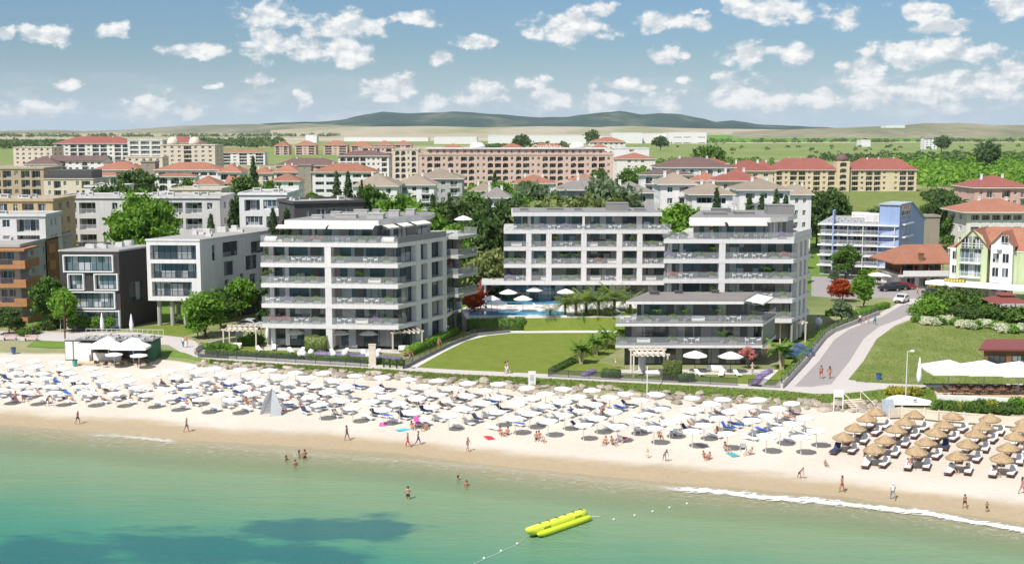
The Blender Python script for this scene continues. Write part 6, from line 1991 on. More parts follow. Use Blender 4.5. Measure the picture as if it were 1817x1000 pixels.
hedge('clipped hedge ring around the red-leaved tree', [at(1465, 560).xy, at(1520, 560).xy, at(1575, 545).xy], 1.2, 1.0, 'leaf_bright')
hedge('hedge between the long lawn and the villa path', [at(982, 660).xy, at(1018, 643).xy], .9, .7, 'leaf_mid')
hedge('dark hedge behind the villa terrace', [at(1098, 600).xy, at(1120, 600).xy], 1, 1.2, 'leaf_dark')
hedge('lavender border crossing the villa garden', [at(1340, 682).xy, at(1352, 668).xy, at(1368, 660).xy], .8, .5, 'leaf_lavender', .08, 60, 'lavender_border', cat='flower border')
hedge('lavender clump at the fence gate of the villa garden', [at(1035, 668).xy, at(1055, 662).xy], .8, .6, 'leaf_lavender', .08, 60, 'lavender_border', cat='flower border')
hedge('grey-violet lavender bed behind the round lamps', [at(560, 630).xy, at(640, 635).xy, at(712, 640).xy], 1.0, .6, 'leaf_lavender', .08, 50, 'lavender_border', cat='flower border')
# thick shrubbery beside the side road and white-flowered edge of the meadow
for i, (px, py, k, s) in enumerate(((1650, 556, 'shrub_b', 2.2), (1668, 548, 'shrub', 2.6), (1690, 552, 'shrub', 2.4), (1712, 548, 'shrub_d', 2.6), (1636, 560, 'shrub_b', 1.6), (1735, 556, 'shrub', 2.2), (1760, 566, 'shrub', 1.9), (1785, 568, 'shrub_d', 1.8), (1808, 572, 'shrub', 2.0), (1682, 540, 'shrub_d', 2.4), (1700, 562, 'shrub_d', 1.5), (1725, 566, 'shrub_d', 1.4))):
  plant_px(k, f'{dict(shrub_b="bright", shrub="leafy", shrub_d="dark")[k]} shrub of the roadside thicket by the maroon gazebo, {ORD[i]} planted', px, py, s, group='shrubs of the roadside thicket')
for i, px in enumerate(range(1632, 1817, 11)):
  plant_px('shrub_w' if i % 3 else 'shrub_b', f'{"white-flowering" if i % 3 else "green"} weed clump on the meadow edge, {ORD[i]} from the road toward the gazebo', px, 572 + (px - 1632) * .1 + 3 * math.sin(i), 1.0, group='flowering weeds along the meadow')
for i, (px, py, s) in enumerate(((1580, 498, 1.8), (1600, 492, 1.6), (1560, 496, 1.5), (1540, 490, 1.5), (1620, 498, 1.2), (1662, 512, 1.2), (1640, 508, 1.3))):
  plant_px(['shrub_b', 'shrub', 'shrub_y'][i % 3] if i != 5 else 'shrub_y', f'garden shrub before the tavern, {ORD[i]} of the bed', px, py, s, group='shrubs before the tavern')
for i, (px, py) in enumerate(((1586, 702), (1602, 702), (1618, 701))):
  plant_px('shrub_y', f'yellow-leaved shrub, {ORD[i]} from the wooden steps', px, py, .85, z=2.4, group='yellow shrubs above the beach bar')
for i, (px, py, k, s) in enumerate(((60, 592, 'shrub', 1.0), (82, 585, 'shrub_d', 1.1), (40, 596, 'shrub', .9), (100, 580, 'shrub_b', 1.2), (30, 584, 'shrub_d', 1.0))):
  plant_px(k, f'low shrub on the slope below the charcoal house, {ORD[i]} of five', px, py, s, group='slope shrubs')
for i, (px, py, k, s) in enumerate(((436, 612, 'shrub_b', 1.0), (452, 610, 'shrub', 1.2), (790, 575, 'silver1', .8), (800, 560, 'shrub_d', 1.3), (1420, 600, 'shrub', .8), (848, 560, 'shrub', 1.2), (905, 552, 'silver1', .7))):
  plant_px(k, ['bright shrub beside the first pergola', 'green shrub behind the closed parasol', 'slim olive tree at the corner of the promenade block', 'dark shrub by the rear balconies', 'shrub near the hanging egg chair', 'shrub beside the pool steps', 'silvery shrub by the pool deck'][i], px, py, s)
# grass tufts on the bank and in the meadow
def tufts(label, n, fn, sz, mt, seed, name='grass_tufts'):
  rng = np.random.default_rng(seed)
  V, F = [], []
  P_ = []
  while len(P_) < n:
    p = fn(rng)
    if p is not None: P_.append(p)
  for p in P_:
    for b_ in range(4):
      a = rng.uniform(0, 6.28)
      h_ = sz * rng.uniform(.6, 1.5)
      dx, dy = math.cos(a) * h_ * .25, math.sin(a) * h_ * .25
      lx, ly = rng.normal(size=2) * h_ * .5
      o = len(V)
      V += [(p[0] - dx, p[1] - dy, p[2]), (p[0] + dx, p[1] + dy, p[2]), (p[0] + lx + dx * .2, p[1] + ly + dy * .2, p[2] + h_), (p[0] + lx - dx * .2, p[1] + ly - dy * .2, p[2] + h_)]
      F.append((o, o + 1, o + 2, o + 3))
  o = inst(name, np_mesh(name, np.array(V), np.array(F), [mt]))
  return tag(o, label, 'grass', None, 'stuff')
def bank_pt(rng):
  x = rng.uniform(-44, 62)
  lo_, hi = SANDTOP(x), PATHLOW(x)
  y = lo_ + (hi - lo_) * rng.uniform(.5, .97)
  return (x, y, hgt(x, y) + .04)
def meadow_pt(rng):
  p = at(rng.uniform(1520, 1830), rng.uniform(572, 680), 2.52)
  q = at(1505, 673); r_ = at(1600, 575)
  t = (p.y - q.y) / (r_.y - q.y)
  return (p.x, p.y, 2.5) if p.x > q.x + t * (r_.x - q.x) + .4 else None
tufts('short grass growing on the bank above the beach', 9000, bank_pt, .18, 'leaf_grass', 61)
tufts('rough grass of the meadow beside the road', 5000, meadow_pt, .13, 'leaf_grass', 62)
# boulders of the sea bank
rng = random.Random(9)
BLD = []
for k in range(5):
  r2 = random.Random(100 + k)
  V = []
  nu, nv = 8, 5
  mb = MB()
  prof = []
  vs = []
  for j in range(nv + 1):
    for i in range(nu):
      th_, ph_ = PI * j / nv, 2 * PI * i / nu
      q = 1 + r2.uniform(-.22, .2)
      vs.append((math.sin(th_) * math.cos(ph_) * q, math.sin(th_) * math.sin(ph_) * q * .8, math.cos(th_) * q * .62))
  fs = [(j * nu + i, (j + 1) * nu + i, (j + 1) * nu + (i + 1) % nu, j * nu + (i + 1) % nu) for j in range(nv) for i in range(nu)]
  mb.add(vs, fs)
  BLD.append(mb.mesh('boulder', ['rock']))
for i in range(285):
  x = -46 + 94 * (i + rng.random()) / 285
  lo_, hi = SANDTOP(x), PATHLOW(x)
  y = lo_ + (hi - lo_) * rng.uniform(-.02, .62)
  s = rng.uniform(.32, .78)
  o = inst('boulder', BLD[i % 5], None, (x, y, hgt(x, y) + s * .15), rng.uniform(0, 6.28), (s * rng.uniform(1, 1.5), s, s * rng.uniform(.7, 1.1)))
  tag(o, 'rough brown boulder of the bank between sand and grass', 'boulder', 'boulders along the beach bank')
# ------------------------------------------------------------------ the beach: parasols, loungers
mat('parasol_cloth', (0.84, 0.84, 0.83), .85, .03, 1)
mat('straw', (0.40, 0.285, 0.165), .95, .28, 6, .4)
mat('lounger_white', (0.78, 0.78, 0.77), .5, .04, 2)
mat('cushion_blue', (0.03, 0.13, 0.50), .8, .1, 2)
mat('cushion_navy', (0.035, 0.05, 0.12), .8, .1, 2)
mat('towel_pink', (0.62, 0.10, 0.38), .9, .1, 2)
mat('towel_red', (0.55, 0.03, 0.05), .9, .1, 2)
mat('towel_aqua', (0.04, 0.45, 0.55), .9, .1, 2)
mat('towel_grey', (0.20, 0.22, 0.26), .9, .1, 2)
mat('brown_frame', (0.13, 0.055, 0.035), .6, .1, 2)
def parasol_tpl(name, R_, hh, rise, cloth='parasol_cloth', n=8, val=0.12, pole='white_metal', pr=.035):
  r = thing(name, name, 'parasol')
  mb = MB()
  vs = [(0, 0, hh + rise)]
  for ring, (f, zf) in enumerate(((.5, .58), (1.0, 0))):
    for k in range(n * 2):
      a = PI * k / n
      rr = R_ * f * (1 if k % 2 == 0 else math.cos(PI / n) * .985)
      vs.append((math.cos(a) * rr, math.sin(a) * rr, hh + rise * zf - (0.03 * f if k % 2 else 0)))
  m_ = n * 2
  fs = [(0, 1 + k, 1 + (k + 1) % m_) for k in range(m_)] + [(1 + k, 1 + m_ + k, 1 + m_ + (k + 1) % m_, 1 + (k + 1) % m_) for k in range(m_)]
  o = len(vs)
  vs += [(v[0] * 1.0, v[1] * 1.0, v[2] - val) for v in vs[1 + m_:1 + 2 * m_]]
  fs += [(1 + m_ + k, o + k, o + (k + 1) % m_, 1 + m_ + (k + 1) % m_) for k in range(m_)]
  mb.add(vs, fs)
  mb.build('canopy', [cloth], r)
  MB().tube([(0, 0, 0), (0, 0, hh + rise - .03)], pr, 6).build('pole', [pole], r)
  return r
def thatch_tpl():
  r = thing('thatched_parasol', 'thatched parasol', 'parasol')
  mb = MB()
  rng = random.Random(3)
  n = 22
  vs = [(0, 0, 3.05)]
  fs = []
  rings = ((.35, 2.8), (.8, 2.52), (1.25, 2.28), (1.62, 2.08))
  for (rr, z) in rings:
    for k in range(n):
      a = 2 * PI * k / n
      q = rr * (1 + rng.uniform(-.05, .05))
      vs.append((math.cos(a) * q, math.sin(a) * q, z + rng.uniform(-.035, .035)))
  fs = [(0, 1 + k, 1 + (k + 1) % n) for k in range(n)]
  for j in range(3):
    fs += [(1 + j * n + k, 1 + (j + 1) * n + k, 1 + (j + 1) * n + (k + 1) % n, 1 + j * n + (k + 1) % n) for k in range(n)]
  o = len(vs)
  for k in range(n):
    v = vs[1 + 3 * n + k]
    vs.append((v[0] * .96, v[1] * .96, v[2] - .14 - rng.uniform(0, .08)))
  fs += [(1 + 3 * n + k, o + k, o + (k + 1) % n, 1 + 3 * n + (k + 1) % n) for k in range(n)]
  mb.add(vs, fs)
  # loose straw over the cone
  for i in range(150):
    a = rng.uniform(0, 6.28)
    r0 = rng.uniform(.2, 1.4)
    z0 = np.interp(r0, [0, .35, .8, 1.25, 1.62], [3.05, 2.8, 2.52, 2.28, 2.08]) + .03
    r1 = r0 + .38
    z1 = np.interp(r1, [0, .35, .8, 1.25, 1.62, 1.9], [3.05, 2.8, 2.52, 2.28, 2.08, 1.93]) + .015
    w_ = .035
    p, q = (math.cos(a), math.sin(a)), (-math.sin(a) * w_, math.cos(a) * w_)
    mb.add([(p[0] * r0 - q[0], p[1] * r0 - q[1], z0), (p[0] * r0 + q[0], p[1] * r0 + q[1], z0), (p[0] * r1 + q[0], p[1] * r1 + q[1], z1), (p[0] * r1 - q[0], p[1] * r1 - q[1], z1)], [(0, 1, 2, 3)])
  mb.build('canopy', ['straw'], r)
  MB().tube([(0, 0, 0), (0, 0, 3.0)], .06, 7).build('pole', ['wood'], r)
  return r
def lounger_tpl(name, lab, seatm, framem, back=28, cushion=None, towel=None):
  "sun lounger, head at +y, feet at -y"
  r = thing(name, lab, 'sun lounger')
  a = R(back)
  f = MB()
  f.box(-.33, -.27, -1.0, .95, .22, .30).box(.27, .33, -1.0, .95, .22, .30)
  f.box(-.27, .27, -1.0, -.94, .22, .30)
  for x in (-.3, .3):
    for y0, y1 in ((-.85, -.6), (-.35, -.6), (.35, .6), (.85, .6)):
      f.tube([(x, y0, 0), (x, y1, .24)], .03, 5)
  f.build('frame', [framem], r)
  MB().box(-.28, .28, -.96, .3, .30, .35).build('seat', [seatm], r)
  T = Matrix.Translation((0, .32, .31)) @ Matrix.Rotation(a, 4, 'X')
  MB().box(-.28, .28, 0, .75, 0, .05, 0, T).build('backrest', [seatm], r)
  if cushion:
    c = MB().box(-.29, .29, -.94, .3, .353, .42).box(-.29, .29, .02, .74, .052, .12, 0, T)
    c.build('cushion', [cushion], r)
  return r
T_PAR = parasol_tpl('parasol', 1.12, 2.0, .25)
T_THA = thatch_tpl()
T_LW = lounger_tpl('sun_lounger', 'white lounger', 'lounger_white', 'lounger_white', 26)
T_LB = lounger_tpl('sun_lounger', 'blue lounger', 'lounger_white', 'lounger_white', 52, 'cushion_blue')
T_LN = lounger_tpl('sun_lounger', 'navy lounger', 'lounger_white', 'lounger_white', 40, 'cushion_navy')
T_LBL = lounger_tpl('sun_lounger', 'blue flat lounger', 'lounger_white', 'lounger_white', 8, 'cushion_blue')
T_LP = lounger_tpl('sun_lounger', 'pink lounger', 'lounger_white', 'lounger_white', 55, 'towel_pink')
T_LR = lounger_tpl('sun_lounger', 'red lounger', 'lounger_white', 'lounger_white', 50, 'towel_red')
T_LA = lounger_tpl('sun_lounger', 'aqua lounger', 'lounger_white', 'lounger_white', 50, 'towel_aqua')
T_LG = lounger_tpl('sun_lounger', 'padded lounger', 'brown_frame', 'brown_frame', 34, 'canvas')
T_LK = lounger_tpl('sun_lounger', 'dark lounger', 'brown_frame', 'brown_frame', 50, 'cushion_navy')
TPL_OBJ += [T_PAR, T_THA, T_LW, T_LB, T_LN, T_LBL, T_LP, T_LR, T_LA, T_LG, T_LK]
SHORE = math.atan2(-0.28, 0.96)
rng = random.Random(21)
ROWN = ['bank-side row', 'second row', 'third row', 'fourth row', 'fifth row', 'water-side row']
COLN = ORD
TOPL = line([(-100, 660), (0, 662), (120, 668), (290, 672), (387, 681), (483, 684), (583, 690), (690, 698), (797, 706), (907, 713), (1025, 722), (1144, 729), (1270, 737), (1398, 745), (1464, 749)], 1.6)
# the bank-side row stands at the rocks; the others follow toward the sea
par_n = lou_n = 0
LOUNGERS = []
PARS = []
x_lo, x_hi = -76.0, 33.5
ncol = 28
for row in range(6):
  for c in range(ncol + 1):
    x = x_lo + (x_hi - x_lo) * (c + (.5 if row % 2 else 0)) / ncol + rng.uniform(-.25, .25)
    if x > x_hi + 1: continue
    y = TOPL(x) + 1.4 - row * 3.0 + rng.uniform(-.25, .25) - (0.0 if x > -40 else -.4 + row * .15)
    if rng.random() < .05 and row: continue
    # clearing around the bar hut
    pxx = CX + FPX * x / y
    if row < 1 and 95 < pxx < 300: continue
    if row == 1 and 150 < pxx < 290: continue
    if row == 5 and 440 < pxx < 510: continue
    PARS.append((x, y, row, c))
for (x, y, row, c) in PARS:
  z = hgt(x, y)
  o = dup(T_PAR, (x, y, z - .02), rng.uniform(0, .78), f'white beach parasol in the {ROWN[row]}, {COLN[min(c, 38)]} along from the bar hut end', 'white parasols on the beach')
  o.rotation_euler[0] = rng.uniform(-.05, .05)
  o.rotation_euler[1] = rng.uniform(-.05, .05)
  o.scale = (rng.uniform(.93, 1.05),) * 3
  par_n += 1
  if row == 5 and rng.random() < .8: continue
  kinds = rng.choices(['W', 'N', 'B', 'L'], [.86, .06, .02, .06], k=2)
  for s_, kd in zip((-1, 1), kinds):
    if lou_n > 236: break
    t = {'W': T_LW, 'N': T_LN, 'B': T_LB, 'L': T_LBL}[kd]
    ang = SHORE + PI / 2 * 0 + R(62) + rng.uniform(-.25, .25)
    off = Vector((math.cos(ang), math.sin(ang))) * .82 * s_
    q = Vector((x, y)) + off + Vector((rng.uniform(-.15, .15), -.25))
    nm = {'W': 'bare white', 'N': 'navy-cushioned', 'B': 'raised blue', 'L': 'flat blue-cushioned'}[kd]
    dup(t, (q.x, q.y, hgt(q.x, q.y) - .02), ang, f'{nm} lounger, {"seaward" if s_ < 0 else "landward"} of the {COLN[min(c, 38)]} parasol in the {ROWN[row]}', 'loungers under the white parasols')
    lou_n += 1
# individually recognisable loungers
for (t, lab, px, py, a) in ((T_LB, 'blue lounger turned up, alone before the parasols', 683, 741, 60), (T_LB, 'blue lounger beside the grey sail tent', 508, 722, 110), (T_LR, 'red-towelled lounger near the group of bathers', 1104, 784, 150), (T_LP, 'pink-towelled lounger by the sitting family', 741, 754, 20),
              (T_LP, 'pink-towelled lounger at the end of the white parasols', 1318, 797, 170), (T_LB, 'royal blue lounger facing the sea', 918, 755, 55), (T_LB, 'blue-backed lounger behind the red one', 1131, 768, 180), (T_LA, 'aqua lounger near the bank', 1066, 728, 200), (T_LA, 'turquoise lounger among white ones', 1196, 772, 185)):
  p = at(px, py, 1.0)
  z = hgt(p.x, p.y)
  p = at(px, py, z)
  dup(t, (p.x, p.y, z), R(a), lab, 'coloured loungers')
# thatched parasols with padded loungers
THA = [(245, 290), (335, 220), (430, 160), (505, 115), (485, 390), (570, 315), (650, 243), (725, 178), (795, 130), (810, 405), (890, 330), (955, 262), (1025, 200), (1095, 135), (1130, 440), (1200, 352), (1265, 278), (1325, 212), (1385, 155), (1465, 455), (1525, 370), (1575, 298), (1620, 238), (1650, 185)]
fil = [4, 5, 5, 5, 5]
idx = 0
for fi, nf_ in enumerate(fil):
  for k in range(nf_):
    a, b_ = THA[idx]
    idx += 1
    px, py = 1440 + a / 4.347, 700 + b_ / 4.347
    z = 1.0
    for _ in range(4):
      p = at(px, py, z + 2.6)
      z = hgt(p.x, p.y)
    p = at(px, py, z + 2.25)
    o = dup(T_THA, (p.x, p.y, z - .02), rng.uniform(0, 6), f'thatched straw parasol, {ORD[k]} from the water in the {ORD[fi]} file from the white parasols', 'thatched parasols of the beach bar', (rng.uniform(.7, .77), rng.uniform(.7, .77), rng.uniform(.8, .87)))
    o.rotation_euler[0] = rng.uniform(-.07, .07)
    for s_ in (-1, 1):
      dk = (fi == 0 and k == 0 and s_ < 0) or (fi == 2 and k in (2,) and s_ > 0)
      q = Vector((p.x + s_ * .95 + .1, p.y - .3))
      t = T_LK if dk else T_LG
      dup(t, (q.x, q.y, hgt(q.x, q.y) - .02), R(-30 + rng.uniform(-6, 6)), f'{"dark" if dk else "white-padded brown"} lounger on the {"meadow" if s_ > 0 else "bar-hut"} side of the {ORD[k]} straw parasol, {ORD[fi]} file', 'padded loungers under the straw parasols', 1.12)
print('parasols', par_n, 'loungers', lou_n)
# ------------------------------------------------------------------ people
mat('skin', (0.50, 0.27, 0.18), .6, .06, 3)
mat('skin_tan', (0.36, 0.17, 0.10), .6, .06, 3)
mat('skin_pale', (0.60, 0.37, 0.27), .6, .06, 3)
mat('hair_dark', (0.03, 0.02, 0.015), .6, .1, 9)
mat('hair_fair', (0.38, 0.25, 0.11), .6, .1, 9)
mat('hat_white', (0.75, 0.74, 0.72), .8)
for nm, c_ in (('cl_black', (.02, .02, .025)), ('cl_white', (.75, .75, .74)), ('cl_blue', (.03, .13, .42)), ('cl_navy', (.02, .035, .11)), ('cl_red', (.45, .03, .04)), ('cl_pink', (.62, .16, .33)), ('cl_orange', (.65, .20, .03)), ('cl_aqua', (.05, .40, .50)), ('cl_khaki', (.25, .22, .13)), ('cl_yellow', (.6, .45, .06)), ('cl_grey', (.25, .26, .28))):
  mat(nm, c_, .85, .08, 5)
def body_mesh(pose, top, seed=0, female=False, long=False):
  "one continuous skinned body; pose gives joint positions; faces are dressed by the bone they lie on"
  J = pose
  order = ['pelvis', 'waist', 'chest', 'neck', 'head', 'crown', 'shL', 'elL', 'wrL', 'paL', 'shR', 'elR', 'wrR', 'paR', 'hiL', 'knL', 'anL', 'toL', 'hiR', 'knR', 'anR', 'toR']
  E = [('pelvis', 'waist'), ('waist', 'chest'), ('chest', 'neck'), ('neck', 'head'), ('head', 'crown'), ('chest', 'shL'), ('shL', 'elL'), ('elL', 'wrL'), ('wrL', 'paL'), ('chest', 'shR'), ('shR', 'elR'), ('elR', 'wrR'), ('wrR', 'paR'),
    ('pelvis', 'hiL'), ('hiL', 'knL'), ('knL', 'anL'), ('anL', 'toL'), ('pelvis', 'hiR'), ('hiR', 'knR'), ('knR', 'anR'), ('anR', 'toR')]
  rad = dict(pelvis=.125 if not female else .14, waist=.105 if not female else .09, chest=.135 if not female else .115, neck=.052, head=.088, crown=.078, shL=.062, elL=.042, wrL=.027, paL=.030, hiL=.088, knL=.058, anL=.038, toL=.034)
  for k in list(rad):
    if k.endswith('L') and len(k) == 3: rad[k[:2] + 'R'] = rad[k]
  me = bpy.data.meshes.new('body')
  me.from_pydata([J[k] for k in order], [(order.index(a), order.index(b_)) for a, b_ in E], [])
  o = bpy.data.objects.new('tmp', me)
  COL.objects.link(o)
  o.modifiers.new('s', 'SKIN')
  sv = me.skin_vertices[0].data
  for i, k in enumerate(order):
    r_ = rad[k]
    sv[i].radius = (r_ * (1.15 if k in ('chest', 'pelvis', 'waist') else 1), r_ * (.8 if k in ('chest', 'pelvis', 'waist') else 1))
    sv[i].use_root = (i == 0)
  ss = o.modifiers.new('u', 'SUBSURF')
  ss.levels = ss.render_levels = 1
  bpy.context.view_layer.update()
  m2 = bpy.data.meshes.new_from_object(o.evaluated_get(bpy.context.evaluated_depsgraph_get()))
  bpy.data.objects.remove(o)
  vs = [tuple(v.co) for v in m2.vertices]
  fs = [tuple(p.vertices) for p in m2.polygons]
  V = {k: Vector(J[k]) for k in order}
  dress = {'pelvis': 1, 'waist': (2 if top else 0), 'chest': (2 if top else 0)}
  def zone(c):
    best, bz = 1e9, 0
    for a, b_ in E:
      p, q = V[a], V[b_]
      d = q - p
      t = max(0, min(1, (c - p).dot(d) / d.dot(d)))
      dist = (c - (p + d * t)).length / (rad[a] * (1 - t) + rad[b_] * t)
      if dist < best:
        best = dist
        if (a, b_) in (('pelvis', 'hiL'), ('pelvis', 'hiR')): bz = 1
        elif a == 'pelvis': bz = 1 if t < .45 else (2 if top == 'shirt' else 0)
        elif (a, b_) == ('waist', 'chest'): bz = 2 if top == 'shirt' or (top == 'bikini' and t > .55) else 0
        elif b_ == 'neck' or b_ in ('shL', 'shR'): bz = 2 if top == 'shirt' and t < .8 else (2 if top == 'bikini' and t < .15 else 0)
        elif a in ('shL', 'shR'): bz = 2 if top == 'shirt' and t < .45 else 0
        elif a in ('hiL', 'hiR'): bz = 1 if t < (.12 if female else .55) or long else 0
        elif a in ('knL', 'knR'): bz = 1 if long and t < .9 else 0
        else: bz = 0
    return bz
  mb = MB()
  for f in fs:
    pass
  mb.v = list(vs)
  mb.f = list(fs)
  mb.m = [zone(sum((Vector(vs[i]) for i in f), Vector()) / len(f)) for f in fs]
  # hands: five tapering, bent fingers each; face: nose, ears, eyes, mouth
  for s_ in 'LR':
    p, w_ = V['pa' + s_], V['wr' + s_]
    d = (p - w_).normalized()
    up = Vector((0, 0, 1)) if abs(d.z) < .8 else Vector((0, 1, 0))
    sd = d.cross(up).normalized()
    for k, (off, ln) in enumerate(((-.027, .062), (-.009, .074), (.009, .070), (.025, .055))):
      a = p + sd * off + d * .012
      b2 = a + d * ln * .55 - up * .006
      mb.tube([a, b2, b2 + (d * .8 - up * .5).normalized() * ln * .5], [.0095, .0085, .006], 5)
    a = p - d * .02 - sd * .024
    mb.tube([a, a - sd * .026 + d * .024, a - sd * .030 + d * .055], [.011, .010, .007], 5)
  h_ = (V['crown'] - V['head'])
  up = h_.normalized()
  f = Vector(J['face']).normalized()
  f = (f - up * f.dot(up)).normalized()
  sd = up.cross(f)
  c = V['head'] + up * .035
  mb.tube([c + f * .082, c + f * .108 - up * .02, c + f * .088 - up * .03], [.008, .016, .012], 5)
  for s_ in (-1, 1):
    mb.tube([c + sd * .084 * s_ + up * .02, c + sd * .097 * s_ - up * .005, c + sd * .084 * s_ - up * .035], [.012, .018, .01], 5)
    mb.tube([c + f * .080 + sd * .032 * s_ + up * .018, c + f * .092 + sd * .032 * s_ + up * .018], [.012, .009], 6, 3)
  mb.tube([c + f * .083 - sd * .026 - up * .052, c + f * .09 - up * .052, c + f * .083 + sd * .026 - up * .052], [.006, .009, .006], 5, 4)
  bm2 = mb.mesh('body', ['skin', 'cl_black', 'cl_white', 'hair_dark', 'cl_red'], True)
  # hair
  hb = MB()
  n, k = 12, 6
  vs, q = [], random.Random(seed)
  lng = .17 if female else .03
  for j in range(k + 1):
    th_ = PI * .62 * j / k
    for i in range(n):
      ph_ = 2 * PI * i / n
      dd = math.cos(ph_)
      r_ = .107 + q.uniform(-.004, .006)
      z = math.cos(th_)
      pt = c + up * (.052 + z * .098) + (f * dd * math.sin(th_) + sd * math.sin(ph_) * math.sin(th_)) * r_ * .95 - f * .012
      if j >= k - 1 and dd < .25: pt -= up * lng * (j - k + 2) * .5 * (.6 - dd)
      if dd > .5 and j > k - 3: pt = pt + up * .045 * (j - k + 3) * (dd - .3)
      vs.append(pt)
  hb.add(vs, [(j * n + i, (j + 1) * n + i, (j + 1) * n + (i + 1) % n, j * n + (i + 1) % n) for j in range(k) for i in range(n)])
  return bm2, hb.mesh('hair', ['hair_dark'], True)
def standing(st=.0, arm=.0, lean=.0, bend=0.0, h_=1.0):
  "walking or standing figure facing -y; st: stride"
  J = {}
  J['pelvis'] = (0, 0, .93); J['waist'] = (0, -lean * .2, 1.08); J['chest'] = (0, -lean * .55, 1.30); J['neck'] = (0, -lean * .8, 1.47)
  J['head'] = (0, -lean * .9 - .01, 1.57); J['crown'] = (0, -lean * .95 - .01, 1.68); J['face'] = (0, -1, 0)
  for s_, k in ((-1, 'L'), (1, 'R')):
    a = st * s_
    J['hi' + k] = (.095 * s_, 0, .87)
    J['kn' + k] = (.10 * s_, -a * .8 - .03, .49)
    J['an' + k] = (.10 * s_, -a * 1.05 + (.12 if a < -.05 else 0), .09 + (.05 if a < -.05 else 0))
    J['to' + k] = (.11 * s_, -a * 1.05 - .13 + (.12 if a < -.05 else 0), .035)
    J['sh' + k] = (.175 * s_, -lean * .65, 1.41)
    b_ = -a * .8 + arm
    J['el' + k] = (.225 * s_, -lean * .6 - b_ * .4, 1.14)
    J['wr' + k] = (.235 * s_, -lean * .6 - b_ - .06 - bend * .1, .91 + abs(b_) * .25 + bend * .3)
    J['pa' + k] = (.232 * s_, -lean * .6 - b_ * 1.1 - .08 - bend * .14, .84 + abs(b_) * .3 + bend * .38)
  return J
def sitting(recl=0.25, kn=.42, zs=.13):
  "sitting on the ground or a low seat, facing -y"
  J = {'pelvis': (0, 0, zs), 'waist': (0, recl * .2, zs + .15), 'chest': (0, recl * .5, zs + .37), 'neck': (0, recl * .7, zs + .54), 'head': (0, recl * .72, zs + .64), 'crown': (0, recl * .74, zs + .75), 'face': (0, -1, 0)}
  for s_, k in ((-1, 'L'), (1, 'R')):
    J['hi' + k] = (.10 * s_, -.05, zs)
    J['kn' + k] = (.15 * s_, -.43, zs + kn * .65)
    J['an' + k] = (.14 * s_, -.72, .08)
    J['to' + k] = (.15 * s_, -.84, .05)
    J['sh' + k] = (.175 * s_, recl * .6, zs + .48)
    J['el' + k] = (.25 * s_, recl * .6 - .12, zs + .24)
    J['wr' + k] = (.18 * s_, recl * .6 - .34, zs + .22)
    J['pa' + k] = (.16 * s_, recl * .6 - .41, zs + .20)
  return J
def lying(z=.48, recl=.28):
  "stretched out on a lounger, head at +y"
  J = {'pelvis': (0, -.05, z), 'waist': (0, .12, z + .02), 'chest': (0, .34, z + recl * .35), 'neck': (0, .52, z + recl * .75), 'head': (0, .61, z + recl * .95), 'crown': (0, .70, z + recl * 1.2), 'face': (0, -.4, 1)}
  for s_, k in ((-1, 'L'), (1, 'R')):
    J['hi' + k] = (.09 * s_, -.12, z)
    J['kn' + k] = (.11 * s_, -.50, z + (.14 if s_ < 0 else .03))
    J['an' + k] = (.12 * s_, -.88, z - .02)
    J['to' + k] = (.13 * s_, -.93, z + .10)
    J['sh' + k] = (.17 * s_, .44, z + recl * .55)
    J['el' + k] = (.25 * s_, .22, z + .02)
    J['wr' + k] = (.20 * s_, .0, z + .03)
    J['pa' + k] = (.17 * s_, -.06, z + .04)
  return J
BM = {
  'walk_m': body_mesh(standing(.17, .05, .05), None, 1), 'walk_f': body_mesh(standing(-.15, .05, .02), 'bikini', 2, True), 'stand_m': body_mesh(standing(.05, .0, 0, .6), None, 3), 'stand_f': body_mesh(standing(-.06, .1, 0, .9), 'bikini', 4, True),
  'walk_s': body_mesh(standing(.2, .0, .04), 'shirt', 5, False, True), 'walk_d': body_mesh(standing(-.2, .05, .04), 'shirt', 6, True, True), 'bend': body_mesh(standing(.12, .3, .62, -.6), None, 7), 'sit_m': body_mesh(sitting(), None, 8), 'sit_f': body_mesh(sitting(.2, .5), 'bikini', 9, True),
  'lie_m': body_mesh(lying(), None, 10), 'lie_f': body_mesh(lying(.46, .34), 'bikini', 11, True), 'sitl': body_mesh(sitting(.15, .35, .5), 'bikini', 12, True)}
def person(kind, label, p, face, skin='skin', bottom='cl_black', top='cl_white', hair='hair_dark', h_=1.0, group=None):
  r = thing('person', label, 'person', p, R(face), group)
  r.scale = (h_ * 1.13, h_ * 1.13, h_)
  b_, h2 = BM[kind]
  for nm, me in (('body', b_), ('hair', h2)):
    o = inst(nm, me, r)
    for s_ in o.material_slots:
      k = s_.material.name
      n = {'skin': skin, 'cl_black': bottom, 'cl_white': top, 'hair_dark': hair if nm == 'hair' else 'hair_dark'}.get(k, k)
      if n != k:
        s_.link = 'OBJECT'
        s_.material = M[n]
  return r
def on_sand(px, py):
  z = 1.0
  for _ in range(6):
    p = at(px, py, z)
    z = max(0 if py < 990 else -1, hgt(p.x, p.y))
  return Vector((p.x, p.y, z))
